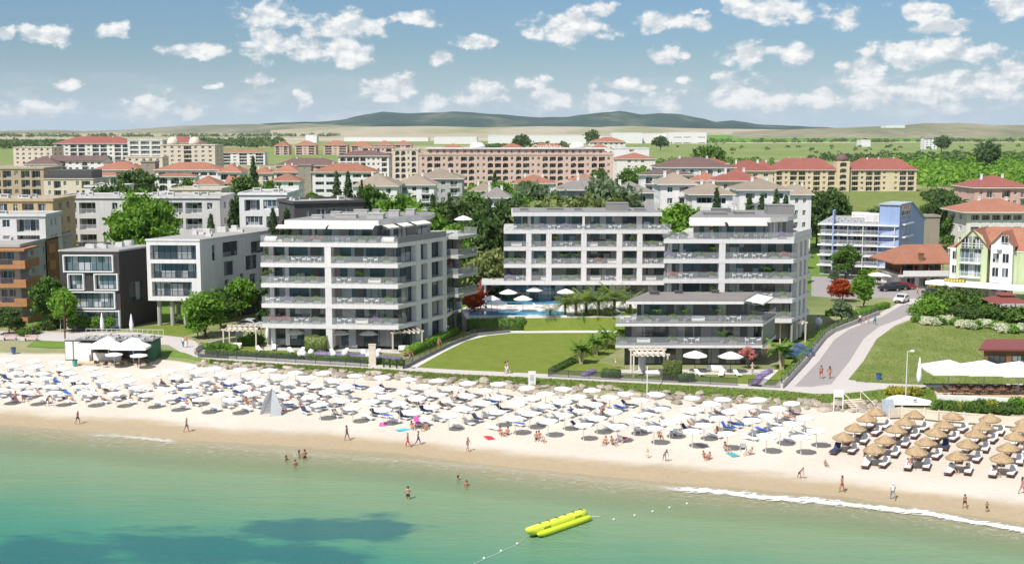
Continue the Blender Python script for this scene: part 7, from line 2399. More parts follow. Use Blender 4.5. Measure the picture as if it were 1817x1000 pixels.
PP = [
  ('walk_m', 'man in dark shorts walking alone on the wet sand, farthest up the beach', 138, 752, 80, 'skin_tan', 'cl_black', None, 'hat_white', 1.0),
  ('walk_m', 'man in bright blue shorts walking on the wet sand', 331, 766, 85, 'skin_tan', 'cl_blue', None, 'hair_fair', 1.0),
  ('stand_f', 'woman in pink swimwear beside the water-side loungers at the bar end', 28, 716, 20, 'skin', 'cl_pink', 'cl_pink', 'hair_fair', 1.0),
  ('stand_f', 'woman in dark bikini facing the woman in pink', 42, 713, 200, 'skin_tan', 'cl_black', 'cl_black', 'hair_dark', .98),
  ('bend', 'person in dark shorts bending down at the sand edge', 84, 720, 60, 'skin_tan', 'cl_black', None, 'hat_white', 1.0),
  ('walk_m', 'man in khaki shorts striding along the wet sand below the tent', 616, 781, 250, 'skin_tan', 'cl_khaki', None, 'hair_dark', 1.03),
  ('walk_d', 'woman in long red beachwear with a bag on the wet sand', 724, 793, 270, 'skin', 'cl_red', 'cl_red', 'hair_fair', .98),
  ('walk_s', 'person in navy clothes walking ahead of the woman in red', 742, 789, 90, 'skin', 'cl_navy', 'cl_navy', 'hair_dark', .95),
  ('walk_f', 'woman in light pink bikini at the water line', 830, 801, 60, 'skin', 'cl_pink', 'cl_white', 'hair_fair', .97),
  ('stand_m', 'toddler standing on the sand in white', 1149, 812, 0, 'skin_pale', 'cl_white', 'cl_white', 'hair_fair', .62),
  ('bend', 'person in yellow top crouching over sand toys', 1179, 817, 20, 'skin_tan', 'cl_blue', 'cl_yellow', 'hair_dark', .8),
  ('sit_m', 'child digging in the sand, of the pair by the water', 1250, 812, 30, 'skin_tan', 'cl_red', None, 'hair_dark', .85),
  ('sit_f', 'second child of the digging pair by the water', 1258, 814, -40, 'skin_tan', 'cl_orange', 'cl_orange', 'hair_dark', .85),
  ('bend', 'child bent over at the wet sand edge', 1418, 848, 40, 'skin_tan', 'cl_black', None, 'hair_dark', .72),
  ('sit_m', 'small child sitting alone on the dry sand', 1465, 826, 10, 'skin_tan', 'cl_khaki', None, 'hair_fair', .7),
  ('walk_f', 'tanned woman in dark swimsuit walking before the straw parasols', 1494, 873, 280, 'skin_tan', 'cl_red', 'cl_red', 'hair_dark', 1.0),
  ('walk_s', 'person in white shirt and hat standing in the swash', 1584, 886, 185, 'skin', 'cl_grey', 'cl_white', 'hat_white', .98),
  ('walk_m', 'boy in black shorts walking on the wet sand', 1712, 902, 200, 'skin_tan', 'cl_black', None, 'hair_dark', .82),
  ('stand_m', 'small child in dark trunks at the water', 1751, 908, 160, 'skin_tan', 'cl_black', None, 'hair_dark', .6),
  ('walk_f', 'woman at the picture edge on the dry sand', 1813, 876, 90, 'skin_tan', 'cl_pink', 'cl_pink', 'hair_dark', 1.0),
  ('stand_m', 'man standing knee-deep in the green water', 724, 885, 175, 'skin', 'cl_black', None, 'hair_dark', 1.0),
  ('sit_m', 'sitting bather in the group under the red lounger', 1087, 788, 30, 'skin_tan', 'cl_blue', None, 'hair_dark', 1.0),
  ('sit_f', 'woman in bikini sitting beside the red lounger', 1074, 787, -20, 'skin', 'cl_black', 'cl_black', 'hair_fair', 1.0),
  ('stand_f', 'woman in orange standing among the loungers', 1071, 738, 0, 'skin_tan', 'cl_orange', 'cl_orange', 'hair_dark', 1.0),
  ('stand_f', 'bather standing by the family near the bank', 802, 706, 10, 'skin', 'cl_red', 'cl_red', 'hair_dark', 1.0),
  ('sit_m', 'bather sitting beside the standing one near the bank', 812, 708, -30, 'skin', 'cl_navy', None, 'hair_dark', 1.0),
  ('sit_f', 'woman sitting near the pink-towelled lounger', 731, 760, 20, 'skin', 'cl_pink', 'cl_pink', 'hair_fair', 1.0),
  ('sit_m', 'man sitting with the family by the pink towel', 755, 762, -20, 'skin_tan', 'cl_yellow', None, 'hair_dark', 1.0),
  ('sit_f', 'woman seated under the parasol group in dark clothing', 888, 770, 15, 'skin', 'cl_black', 'cl_black', 'hair_dark', 1.0),
  ('sit_m', 'man in red shorts next to the woman in dark clothing', 900, 771, -25, 'skin_tan', 'cl_red', None, 'hair_dark', 1.0),
  ('sitl', 'woman perched on a lounger end in blue swimwear', 958, 783, 40, 'skin', 'cl_blue', 'cl_blue', 'hair_dark', 1.0),
  ('sit_m', 'man leaning back beside the navy umbrella shade', 952, 779, 0, 'skin_tan', 'cl_navy', None, 'hair_dark', 1.0),
  ('sit_f', 'woman in red sitting among the end loungers', 1272, 770, -10, 'skin_tan', 'cl_red', 'cl_red', 'hair_dark', 1.0),
  ('sit_m', 'dark-clad sitter beside the pink lounger at the end', 1288, 799, 20, 'skin', 'cl_grey', 'cl_black', 'hair_dark', 1.05),
  ('sit_f', 'person in aqua sitting on the sand at the end', 1332, 806, -70, 'skin', 'cl_aqua', 'cl_aqua', 'hair_fair', .95),
  ('sit_m', 'sunbather sitting by the low fence of loungers', 1170, 775, 10, 'skin_tan', 'cl_black', None, 'hair_dark', 1.0),
  ('sit_f', 'woman in pink between the first straw parasols', 1508, 801, 30, 'skin', 'cl_pink', 'cl_pink', 'hair_dark', 1.0),
  ('sit_m', 'man on the sand by the second straw parasol', 1536, 806, -20, 'skin_tan', 'cl_navy', None, 'hair_dark', 1.0),
  ('bend', 'woman in pink stooping beside a straw parasol lounger', 1612, 832, 15, 'skin', 'cl_pink', 'cl_pink', 'hair_dark', .95),
  ('sit_f', 'woman in maroon under the fourth straw file', 1690, 836, 20, 'skin', 'cl_red', 'cl_red', 'hair_dark', 1.0),
  ('sit_m', 'man lying forward on the sand by the fourth file', 1715, 838, -20, 'skin', 'cl_white', None, 'hair_dark', 1.0),
  ('sit_m', 'sunbather in the shade of the last straw file', 1765, 842, 10, 'skin_tan', 'cl_black', None, 'hair_dark', 1.0),
  ('sit_f', 'red-clad sitter before the bar-end parasols', 232, 713, 30, 'skin_tan', 'cl_red', 'cl_red', 'hair_dark', 1.0),
  ('sit_m', 'sitter beside the stray sand hollow', 330, 716, 10, 'skin', 'cl_khaki', None, 'hair_fair', .9),
  ('sit_f', 'woman in red near the grey sail tent', 438, 716, 30, 'skin_tan', 'cl_red', 'cl_red', 'hair_dark', 1.0),
  ('sit_m', 'man in shorts behind the grey sail tent', 455, 712, -20, 'skin_tan', 'cl_blue', None, 'hair_dark', 1.0),
]
for kd, lab, x, y, fc, sk, bo, to, ha, h_ in PP:
  p = on_sand(x, y)
  if 'knee-deep' in lab: p.z = -.42
  person(kd, lab, p, fc, sk, bo, to or 'cl_white', ha, h_)
# swimmers: only what is above the water shows
for kd, lab, x, y, fc, z, h_ in (('stand_m', 'swimmer with only head and shoulders out, of the trio', 524, 826, 30, -1.05, 1.0), ('stand_m', 'bather holding another in the shallow water', 541, 812, 200, -.75, 1.0), ('stand_f', 'bather beside the pair, leaning in the shallow water', 531, 810, 120, -.95, 1.0),
                ('stand_f', 'lone head of a swimmer near the trio', 508, 815, 60, -1.25, 1.0), ('stand_m', 'swimmer with splashing friend off the beach centre', 828, 862, 10, -1.1, 1.0), ('stand_f', 'swimmer in a burst of white spray', 813, 850, 90, -1.25, 1.0)):
  q = at(x, y, 0)
  person(kd, lab, (q.x, q.y, z), fc, 'skin_tan', 'cl_black', 'cl_black', 'hair_dark', h_)
# on paths and road
for kd, lab, x, y, fc, sk, bo, to, ha, h_ in (
    ('stand_f', 'person in pink top embracing the other on the promenade', 897, 662, 90, 'skin', 'cl_white', 'cl_pink', 'hair_dark', .98), ('walk_s', 'person in violet shirt and white trousers on the promenade', 901, 662.5, 270, 'skin', 'cl_white', 'cl_pink', 'hair_dark', 1.05),
    ('walk_s', 'person in blue jeans beside the friend at the path bend', 325, 616, 180, 'skin', 'cl_blue', 'cl_white', 'hair_fair', 1.0), ('walk_d', 'person in white walking arm in arm at the path bend', 331, 616, 180, 'skin', 'cl_white', 'cl_orange', 'hair_fair', .98),
    ('walk_m', 'tanned man in trunks walking up the side road', 1457, 671, 180, 'skin_tan', 'cl_red', None, 'hair_dark', 1.03), ('walk_f', 'woman in bikini walking up the side road', 1472, 671, 180, 'skin_tan', 'cl_orange', 'cl_orange', 'hair_dark', .98),
    ('walk_s', 'adult in white top leading the family on the road', 1526, 574, 0, 'skin', 'cl_black', 'cl_white', 'hair_dark', 1.0), ('stand_m', 'small child, nearer to the adult in white', 1533, 574, 0, 'skin', 'cl_grey', 'cl_grey', 'hair_fair', .6),
    ('stand_f', 'child between the small one and the adult in blue', 1541, 574, 0, 'skin', 'cl_pink', 'cl_pink', 'hair_fair', .68), ('walk_s', 'adult in pale blue shirt closing the family row', 1552, 576, 0, 'skin', 'cl_navy', 'cl_aqua', 'hair_dark', 1.0),
    ('walk_d', 'woman in red by the parked motorbikes', 1628, 523, 40, 'skin', 'cl_red', 'cl_white', 'hair_dark', 1.0), ('walk_s', 'man in grey on the car park lane', 1645, 534, 120, 'skin', 'cl_grey', 'cl_grey', 'hair_dark', 1.0),
    ('stand_f', 'person in dark dress at the garden gate', 719, 641, 20, 'skin', 'cl_black', 'cl_black', 'hair_dark', 1.0), ('walk_d', 'person in red top at the garden gate', 728, 640, 30, 'skin', 'cl_grey', 'cl_red', 'hair_dark', 1.0),
    ('walk_d', 'person on the walkway beside the hedge', 779, 619, 30, 'skin', 'cl_orange', 'cl_pink', 'hair_fair', 1.0), ('stand_f', 'person in white at the gravel path of the villa', 1092, 652, 90, 'skin', 'cl_white', 'cl_white', 'hair_fair', 1.0),
    ('stand_f', 'person in pale robe on the villa lawn by the pink tree', 1335, 664, 10, 'skin_pale', 'cl_white', 'cl_white', 'hair_fair', 1.0), ('walk_s', 'person in dark clothes by the slope shrubs', 58, 594, 80, 'skin', 'cl_navy', 'cl_navy', 'hair_dark', 1.0),
    ('stand_f', 'woman in pink inside the walkway-corner pergola', 726, 614, 0, 'skin', 'cl_pink', 'cl_pink', 'hair_dark', 1.0)):
  q = at(x, y, 2.53)
  person(kd, lab, q, fc, sk, bo, to or 'cl_white', ha, h_)
# sunbathers stretched out on loungers under the white parasols
LG = [o for o in COL.objects if o.name.startswith('sun_lounger') and o.parent is None and o.get('group') == 'loungers under the white parasols']
rng = random.Random(77)
for i, o in enumerate(rng.sample(LG, 34)):
  kd = rng.choice(['lie_m', 'lie_f', 'lie_f'])
  c_ = rng.choice(['cl_black', 'cl_red', 'cl_blue', 'cl_pink', 'cl_navy', 'cl_aqua', 'cl_orange'])
  lab = o['label'].split(' lounger, ')[1]
  person(kd, f'{"man" if kd == "lie_m" else "woman"} in {c_[3:]} lying {lab}'.replace('woman', 'woman'), o.location, math.degrees(o.rotation_euler.z), rng.choice(['skin', 'skin_tan', 'skin_tan']), c_, c_, rng.choice(['hair_dark', 'hair_dark', 'hair_fair']), .98, 'sunbathers on loungers')
# towels and bags on the sand
mat('towel_teal', (0.05, 0.35, 0.38), .9)
rng = random.Random(31)
for i, (x, y, m_, lab) in enumerate(((680, 752, 'towel_pink', 'bright pink towel spread on the sand near the family'), (1300, 806, 'towel_teal', 'teal towel spread before the dark-clad sitter'), (85, 662, 'straw', 'straw-coloured mat on the bank under the benches'), (716, 762, 'towel_aqua', 'aqua towel on the sand by the sitting woman'), (1246, 790, 'towel_grey', 'grey towel by the end loungers'), (868, 776, 'towel_red', 'red towel beside the seated pair'))):
  q = on_sand(x, y)
  tag(MB().box(-.45, .45, -.85, .85, 0, .03).build('towel', [m_], None, (q.x, q.y, q.z + .01)), lab, 'towel').rotation_euler = (0, 0, rng.uniform(0, 3))
BAGM = [MB().lathe([(.16, 0), (.2, .22), (.1, .3)], 10).mesh('bag', [k]) for k in ('cushion_blue', 'towel_red', 'dark_metal', 'towel_aqua', 'towel_pink')]
for i in range(24):
  o = LG[(i * 37) % len(LG)]
  q = o.location
  b_ = inst('bag', BAGM[i % 5], None, (q.x + .75, q.y + .3, hgt(q.x + .75, q.y + .3)))
  tag(b_, f'{["blue", "red", "black", "aqua", "pink"][i % 5]} beach bag {o["label"].split(" lounger, ")[1]}', 'bag', 'beach bags')
# ------------------------------------------------------------------ gardens of the new blocks
strip('garden_path', [(716, 650), (770, 622), (812, 600), (850, 590), (905, 586.5), (1000, 586), (1095, 586)], [(736, 653), (786, 625), (828, 604), (866, 595), (910, 590.5), (1000, 590), (1100, 590)], 2.53, 'paving_white')
ZT = 4.5
ed = [at(a, b_, ZT) for a, b_ in ((828, 566), (930, 564), (1000, 563), (1095, 562), (1200, 562))]
structure('pool_terrace', MB().prism([(q.x, q.y) for q in ed] + [(29, 226.6), (-6, 226.6), (-9, 216)], 2.2, ZT), ['paving_white'])
mb = MB()
for a, b_ in ((1, 2), (2, 3), (3, 4)):
  p, q = ed[a], ed[b_]
  mb.add([(p.x, p.y + .05, ZT + .02), (q.x, q.y + .05, ZT + .02), (q.x, q.y - 1.5, 2.5), (p.x, p.y - 1.5, 2.5)], [(3, 2, 1, 0)])
structure('terrace_slope', mb, ['grass_fresh'])
strip('terrace_lawn', [(1050, 548), (1190, 546)], [(1020, 560), (1190, 560)], ZT + .02, 'grass_fresh')
strip('garden_path', [(1330, 684), (1352, 668), (1368, 655)], [(1350, 686), (1368, 669), (1382, 656)], 2.53, 'paving_white')
strip('garden_terrace', [(1100, 655), (1180, 655), (1260, 655), (1368, 655)], [(1080, 663), (1180, 664), (1260, 664), (1362, 664)], 2.54, 'stone_deck')
strip('garden_terrace', [(470, 612), (580, 612), (700, 616)], [(468, 621), (580, 622), (712, 627)], 2.56, 'stone_deck')
strip('garden_lawn', [(355, 607), (470, 613), (580, 620), (714, 630)], [(352, 632), (470, 637), (580, 642), (722, 650)], 2.52, 'grass_fresh')
strip('garden_lawn', [(985, 660), (1060, 642), (1098, 650), (1180, 664), (1260, 664), (1362, 664), (1400, 632), (1450, 590)], [(975, 668), (1060, 672), (1098, 675), (1180, 678), (1260, 680), (1370, 684), (1408, 642), (1462, 592)], 2.521, 'grass_fresh')
mat('pool_water', (0.10, 0.34, 0.52), .05, .12, .6, .2, spec=.6, world=True)
for nm, u, l in (('swimming_pool', [(846, 528), (900, 524), (960, 522), (1040, 522)], [(832, 543), (900, 542), (970, 541), (1046, 536)]), ('swimming_pool', [(832, 552), (900, 552), (960, 552), (1000, 552)], [(832, 560), (900, 561), (960, 562), (1006, 560)])):
  o = strip('water', u, l, ZT + .04, 'pool_water')
# upper pool deck of raised stone edges
for (pts, lab) in (([(832, 543.5), (970, 542), (1046, 537)], 'low pale kerb wall round the upper pool'), ([(832, 562), (1006, 561.5)], 'low pale kerb wall round the lower pool')):
  mb = MB()
  for a, b_ in zip(pts[:-1], pts[1:]):
    p, q = at(*a, ZT + .02), at(*b_, ZT + .02)
    d = q - p
    mb.box(0, d.length, -.35, 0, -.1, .25, 0, Matrix.Translation(p) @ Matrix.Rotation(math.atan2(d.y, d.x), 4, 'Z'))
  tag(mb.build('pool_kerb', ['paving_white']), lab, 'kerb')
def wall_line(label, pts, h_, th_, mt, name='garden_wall', z=2.5, rail=None, cat='wall', posts=None):
  r = thing(name, label, cat, (0, 0, 0))
  P_ = [at(*p, z) if len(p) == 2 and abs(p[0]) > 90 else Vector((*p, z)) for p in pts]
  mb, rb = MB(), MB()
  for a, b_ in zip(P_[:-1], P_[1:]):
    d = b_ - a
    T = Matrix.Translation(a) @ Matrix.Rotation(math.atan2(d.y, d.x), 4, 'Z')
    if h_ > 0: mb.box(0, d.length, -th_ / 2, th_ / 2, -.1, h_, 0, T)
    if rail:
      rb.quad((0, 0, h_ + .03), (d.length, 0, h_ + .03), (d.length, 0, h_ + rail), (0, 0, h_ + rail), 0, T)
      rb.box(0, d.length, -.02, .02, h_ + rail, h_ + rail + .05, 1, T)
      n = max(1, int(d.length / 2.2))
      for i in range(n + 1):
        x = d.length * i / n
        rb.box(x - .03, x + .03, -.03, .03, h_, h_ + rail, 1, T)
  if h_ > 0: mb.build('wall' if rail else 'coping', [mt], r)
  if rail: rb.build('railing', ['smoked', 'dark_metal'], r)
  return r
mat('smoked', (0.05, 0.055, 0.06), .2, .1, 1, alpha=.5)
wall_line('dark glass fence in front of the promenade block gardens', [(352, 634), (420, 637), (490, 641), (560, 645.5), (640, 650), (652, 651)], 0, .1, 'concrete', 'garden_fence', rail=1.0, cat='fence')
wall_line('dark glass fence along the front of the villa garden', [(973, 668), (1045, 672), (1100, 674.5), (1180, 678), (1260, 682), (1308, 684)], 0, .1, 'concrete', 'garden_fence', rail=1.0, cat='fence')
wall_line('short fence panel and gate by the lavender border', [(1328, 685), (1386, 688)], 0, .1, 'concrete', 'garden_fence', rail=1.0, cat='fence')
wall_line('dark fence running from the lawn corner up to the banana plants', [(973, 667), (1040, 632), (1095, 606)], 0, .1, 'concrete', 'garden_fence', rail=1.0, cat='fence')
wall_line('dark low wall beside the pool walkway', [(718, 654), (745, 640), (800, 613), (845, 596), (905, 590)], .5, .2, 'concrete_dark', rail=.7)
wall_line('pale retaining wall with dark railing on the side road', [(1387, 689), (1428, 645), (1462, 602), (1478, 590), (1520, 574), (1560, 558)], .7, .3, 'paving', rail=.8)
wall_line('pale garden wall where the path bends', [(346, 628), (352, 622), (392, 612), (420, 607)], .9, .25, 'paving')
wall_line('dark curb wall below the bending garden wall', [(346, 628), (356, 633), (420, 637)], .45, .2, 'concrete_dark')
for i, (x, y) in enumerate(((681, 651), (692, 652), (704, 653), (716, 654))):
  p = at(x, y, 2.5)
  tag(MB().box(-.12, .12, -.12, .12, 0, 1.25).box(-.16, .16, -.16, .16, 1.25, 1.31).build('gate_post', ['dark_metal'], None, p), f'dark gate post before the walkway, {ORD[i]} from the fence', 'post', 'gate posts')
tag(MB().box(-.5, .5, -.2, .2, 0, 3.0).box(-.55, .55, -.25, .25, 3.0, 3.1).build('stone_pillar', ['wood_pale'], None, at(661, 648, 2.5)), 'tall sandy stone pillar at the garden gate', 'pillar')
mat('lamp_globe', (0.8, 0.8, 0.8), .3, .02)
for i, (x, y) in enumerate(((533, 637), (539, 637), (552, 634), (592, 638), (612, 636), (654, 640), (669, 640))):
  r = thing('globe_lamp', f'white globe lamp on the garden lawn, {ORD[i]} from the hedge block end', 'lamp', at(x, y, 2.5), 0, 'globe lamps of the garden')
  v = []
  MB().lathe([(.02, .3), (.25, .38), (.42, .62), (.46, .82), (.38, 1.08), (.2, 1.24), (.02, 1.3)], 14).build('lamp_shade', ['lamp_globe'], r, None, True)
  MB().lathe([(.14, 0), (.1, .32)], 8).build('base', ['dark_metal'], r)
def pergola(label, x, y, w_=5.2, d_=4.2, h_=2.8, rz=0.0, curtain=True, z=2.5):
  r = thing('pergola', label, 'pergola', at(x, y, z), rz)
  for a in (0, w_):
    for b_ in (0, d_):
      MB().box(a - .1, a + .1, b_ - .1, b_ + .1, 0, h_).build('post', ['wood_pale'], r)
  mb = MB()
  for b_ in (0, d_):
    mb.box(-.3, w_ + .3, b_ - .09, b_ + .09, h_ + .003, h_ + .25)
  mb.build('beam', ['wood_pale'], r)
  mb = MB()
  n = 6
  for i in range(n):
    xx = w_ * (i + .5) / n
    mb.box(xx - .05, xx + .05, -.25, d_ + .25, h_ + .253, h_ + .40)
  mb.build('rafter', ['wood_pale'], r)
  mb = MB()
  n = 24
  vs = []
  for i in range(n + 1):
    xx = .15 + (w_ - .3) * i / n
    zz = h_ - .12 + .10 * math.cos(i * PI * 2 / 4)
    vs += [(xx, .15, zz), (xx, d_ - .15, zz)]
  mb.add(vs, [(2 * i, 2 * i + 2, 2 * i + 3, 2 * i + 1) for i in range(n)])
  mb.build('canopy', ['canvas_cream'], r)
  if curtain:
    mb = MB()
    vs = []
    for i in range(15):
      yy = d_ * .25 + (w_ * .35) * i / 14
      vs += [(.45 + yy * .6, d_ - .2 + .07 * (-1) ** i, .1), (.45 + yy * .6, d_ - .2 + .07 * (-1) ** i, h_ - .2)]
    mb.add(vs, [(2 * i, 2 * i + 2, 2 * i + 3, 2 * i + 1) for i in range(14)])
    mb.build('curtain', ['canvas'], r)
  return r
PG = pergola('pale wood pergola at the path end of the promenade block', 397, 618, 5.0, 4.0)
pergola('pale wood pergola at the walkway corner of the promenade block', 697, 624, 4.6, 4.4, rz=R(20))
pergola('pale wood pergola on the villa lawn', 1124, 669, 4.6, 4.0, 3.0)
pergola('pale wood pergola beside the side wall of the twin block', 1384, 608, 4.2, 4.0, 3.0, R(10))
pergola('white wood pergola over the pool terrace edge', 858, 528, 3.4, 3.0, 2.8, R(8), False, 4.5)
DBED = [('sofa in the shade of the path-end pergola', 418, 617), ('sofa beneath the walkway-corner pergola', 718, 622), ('sofa beneath the villa pergola', 1158, 667), ('sofa beside the twin block pergola', 1400, 600), ('sofa on the terrace behind the villa parasols', 1265, 658), ('second sofa on the terrace behind the villa parasols', 1278, 658.5), ('sofa by the garden door of the promenade block', 612, 616), ('sofa near the pillar of the promenade block', 625, 617)]
for lab, x, y in DBED:
  dup(SF, at(x, y, 2.55), random.uniform(-.3, .3), 'pale outdoor ' + lab, 'garden sofas')
T_GP = parasol_tpl('garden_parasol', 1.75, 2.35, .7, 'canvas', 8, .1, 'dark_metal', .04)
T_GP['label'] = 'x'
TPL_OBJ.append(T_GP)
for lab, x, y in (('over the table near the first pergola', 527, 616), ('beside the clipped hedge block', 603, 617), ('near the walkway-corner pergola', 656, 617.5), ('on the villa lawn next to the pergola hedge', 1233, 660), ('on the villa lawn next to the pink tree', 1296, 661.5)):
  dup(T_GP, at(x, y, 2.5), random.random(), 'white garden parasol ' + lab, 'garden parasols')
for i, (x, y) in enumerate(((883, 526), (902, 541), (948, 536), (970, 531), (1004, 540), (882, 561), (872, 553), (928, 553))):
  dup(T_GP, at(x, y, ZT), random.random(), f'cream pool parasol, {ORD[i]} around the two pools', 'pool parasols', .95)
dup(T_GP, atY(822, 399, 205), .3, 'white parasol open on the rear roof terrace of the promenade block', 'roof parasols', .9)
for o in COL.objects:
  if o.get('group') == 'roof parasols':
    o.location.z = 19.0
def closed_parasol(label, p, h_=2.7, s=1.0, group=None):
  r = thing('closed_parasol', label, 'parasol', p, 0, group)
  MB().tube([(0, 0, 0), (0, 0, .8 * s)], .04, 6).lathe([(.3, 0), (.3, .08), (.05, .12)], 10).build('pole', ['white_metal'], r)
  MB().lathe([(.06, .75 * s), (.2 * s, .8 * s), (.25 * s, 1.2 * s), (.3 * s, 1.7 * s), (.2 * s, 2.3 * s), (.1, h_ * s), (.03, (h_ + .2) * s)], 9).build('canopy', ['canvas'], r, None, True)
  return r
closed_parasol('closed white parasol beside the first pergola', at(475, 612, 2.5), 2.5, 1.1)
closed_parasol('closed white parasol before the topiary bushes', at(182, 594, 2.5), 3.0, 1.15, )
closed_parasol('closed white parasol at the corner of the charcoal house', at(234, 596, 2.5), 3.0, 1.15)
closed_parasol('tall closed white parasol beside the canvas restaurant', at(1630, 692, 2.5), 3.4, 1.2)
for i, (x, y, a) in enumerate(((460, 622, 30), (486, 620, 10), (516, 625, 25), (535, 625, -10), (590, 628, 20), (612, 627, -15), (645, 629, 15), (668, 628, -20), (1240, 665, 20), (1280, 666, -15), (1308, 666, 12), (1100, 556, 40), (1050, 550, 10), (905, 545, 80), (955, 545, 70))):
  dup(T_LW, at(x, y, ZT if y < 565 else 2.55), R(a), f'white garden lounger, {ORD[i]} from the path-end pergola toward the villa', 'garden loungers')
# egg chair
r = thing('hanging_chair', 'white hanging egg chair on the hedge-lined lawn of the twin block', 'chair', at(1452, 584, 2.5))
MB().lathe([(.1, .5), (.55, .7), (.68, 1.1), (.6, 1.6), (.35, 1.95), (.08, 2.05)], 12).build('shell', ['plastic_white'], r, None, True)
MB().tube([(0, .3, 0), (0, .75, .9), (0, .6, 2.0), (0, .1, 2.4), (0, 0, 2.1)], .04, 6).lathe([(.5, 0), (.5, .06)], 10).build('stand', ['dark_metal'], r)
MB().box(-.4, .4, -.3, .35, .75, .9).build('cushion', ['pot_grey'], r)
# ------------------------------------------------------------------ things along the promenade
def lamp_post(label, p, h_=5.5, arms=2, mt='concrete'):
  r = thing('street_lamp', label, 'street lamp', p)
  MB().tube([(0, 0, 0), (0, 0, h_)], [.09, .05], 8).build('pole', [mt], r)
  for s_ in ((-1, 1) if arms == 2 else (1,)):
    MB().tube([(0, 0, h_ - .1), (.5 * s_, 0, h_)], .03, 5).lathe([(.05, h_ - .1), (.3, h_ - .06), (.28, h_ + .06), (.05, h_ + .15)], 10, 0, None, (.62 * s_, 0)).build('lamp_head', ['white_metal'], r)
  return r
lamp_post('grey two-headed street lamp before the orange-brown house', at(108, 588, 2.5))
lamp_post('tall plain lamp pole rising behind the wooden steps', at(1607, 706, 2.5), 6.0, 1, 'stucco_light')
r = thing('lamp_post', 'dark slim post beside the beach bar toilets', 'post', at(116, 612, 2.4))
MB().tube([(0, 0, 0), (0, 0, 7.8)], [.13, .08], 8).build('pole', ['brown_frame'], r)
for i, (x, y) in enumerate(((18, 603), (55, 604))):
  r = thing('park_bench', ['pinkish wooden bench nearest the beach end of the promenade', 'pinkish wooden bench before the slope shrubs'][i].replace('nearest', 'at'), 'bench', at(x, y, 2.52), 0, 'promenade benches')
  mb = MB()
  for k in range(4): mb.box(-1.1, 1.1, -.3 + k * .16, -.18 + k * .16, .42, .47)
  mb.build('seat', ['wall_pink'], r)
  mb = MB()
  for k in range(3): mb.box(-1.1, 1.1, .34 + k * .03, .38 + k * .03, .52 + k * .14, .62 + k * .14)
  mb.build('backrest', ['wall_pink'], r)
  for k in (-.9, .9):
    MB().box(k - .05, k + .05, -.28, .32, 0, .42).box(k - .05, k + .05, .28, .33, .42, .9).build('leg', ['concrete'], r)
mat('bin_blue', (0.05, 0.12, 0.35), .5)
mat('bin_green', (0.06, 0.38, 0.33), .5)
for (x, y, z, m_, lab) in ((24, 626, 2.0, 'bin_blue', 'blue litter bin on the sand edge under the benches'), (1559, 673, 2.52, 'bin_blue', 'blue litter bin on the path at the meadow corner'), (133, 648, 1.6, 'bin_green', 'teal litter bin beside the beach bar counter')):
  p = at(x, y, z)
  r = thing('litter_bin', lab, 'bin', p)
  MB().lathe([(.3, 0), (.38, .8)], 12).build('body', [m_], r)
  MB().lathe([(.4, .8), (.4, .86), (.2, .92)], 12).build('lid', ['dark_metal'], r)
# beach bar
mat('bar_green', (0.03, 0.12, 0.07), .7)
mat('boat_mark', (0.25, 0.38, 0.03), .5)
p = at(160, 641, 1.7)
z0 = hgt(p.x, p.y)
r = thing('beach_bar', 'white and green beach bar hut with dark opening under two large canopies', 'kiosk', (p.x, p.y, z0), SHORE * .3)
MB().box(-1.8, .2, 0, 2.6, .25, 2.9, 0).box(.2, 9.6, 2.2, 3.4, .25, 3.3, 1).box(8.9, 9.6, .2, 2.2, .25, 3.1, 1).build('wall', ['wall_white', 'bar_green'], r)
MB().box(-2.0, 9.8, -.3, 3.6, 3.32, 3.45).build('roof', ['concrete_dark'], r)
MB().box(-1.8, 9.8, -1.8, 3.4, 0, .24).build('deck', ['wood'], r)
MB().box(.4, 4.6, .2, .7, .25, 1.35).box(-1.6, .1, -.5, -.05, .25, 1.2).build('counter', ['wall_white'], r)
inst('window', win(1.5, 1.3, 'white_metal', 'glass_blue', 1), r, (-1.55, -.02, 1.35))
MB().box(.3, 8.8, 2.1, 2.17, .3, 2.8).build('opening', ['dark_panel'], r)
MB().box(5.0, 7.0, 2.0, 2.09, 1.0, 2.2).build('fridge', ['bin_blue'], r)
mb = MB()
rr_ = random.Random(4)
for i in range(40):
  x, y = rr_.uniform(-1.5, 9.3), rr_.uniform(.2, 3.3)
  s_ = rr_.uniform(.15, .4)
  mb.box(x - s_, x + s_, y - s_, y + s_, 3.45, 3.45 + s_ * .8)
mb.build('roof_clutter', ['concrete'], r)
mb = MB()
for i in range(16):
  a = -2 + i * .8
  mb.tube([(a, 3.5, 3.45), (a, 3.5, 4.4)], .03, 5)
mb.box(-2, 10, 3.47, 3.53, 4.4, 4.45)
mb.build('railing', ['white_metal'], r)
p = at(130, 636, 1.9)
r = thing('changing_cabin', 'white twin-door cabin beside the beach bar', 'cabin', (p.x, p.y, hgt(p.x, p.y)), 0)
MB().box(-1.2, 1.4, 0, 2, 0, 3.1).build('wall', ['concrete_dark'], r)
for x in (-1.1, .2):
  MB().box(x, x + 1.1, -.08, 0, .2, 2.9).build('door', ['wall_white'], r)
MB().box(-1.3, 1.5, -.2, 2.1, 3.1, 3.2).build('roof', ['concrete'], r)
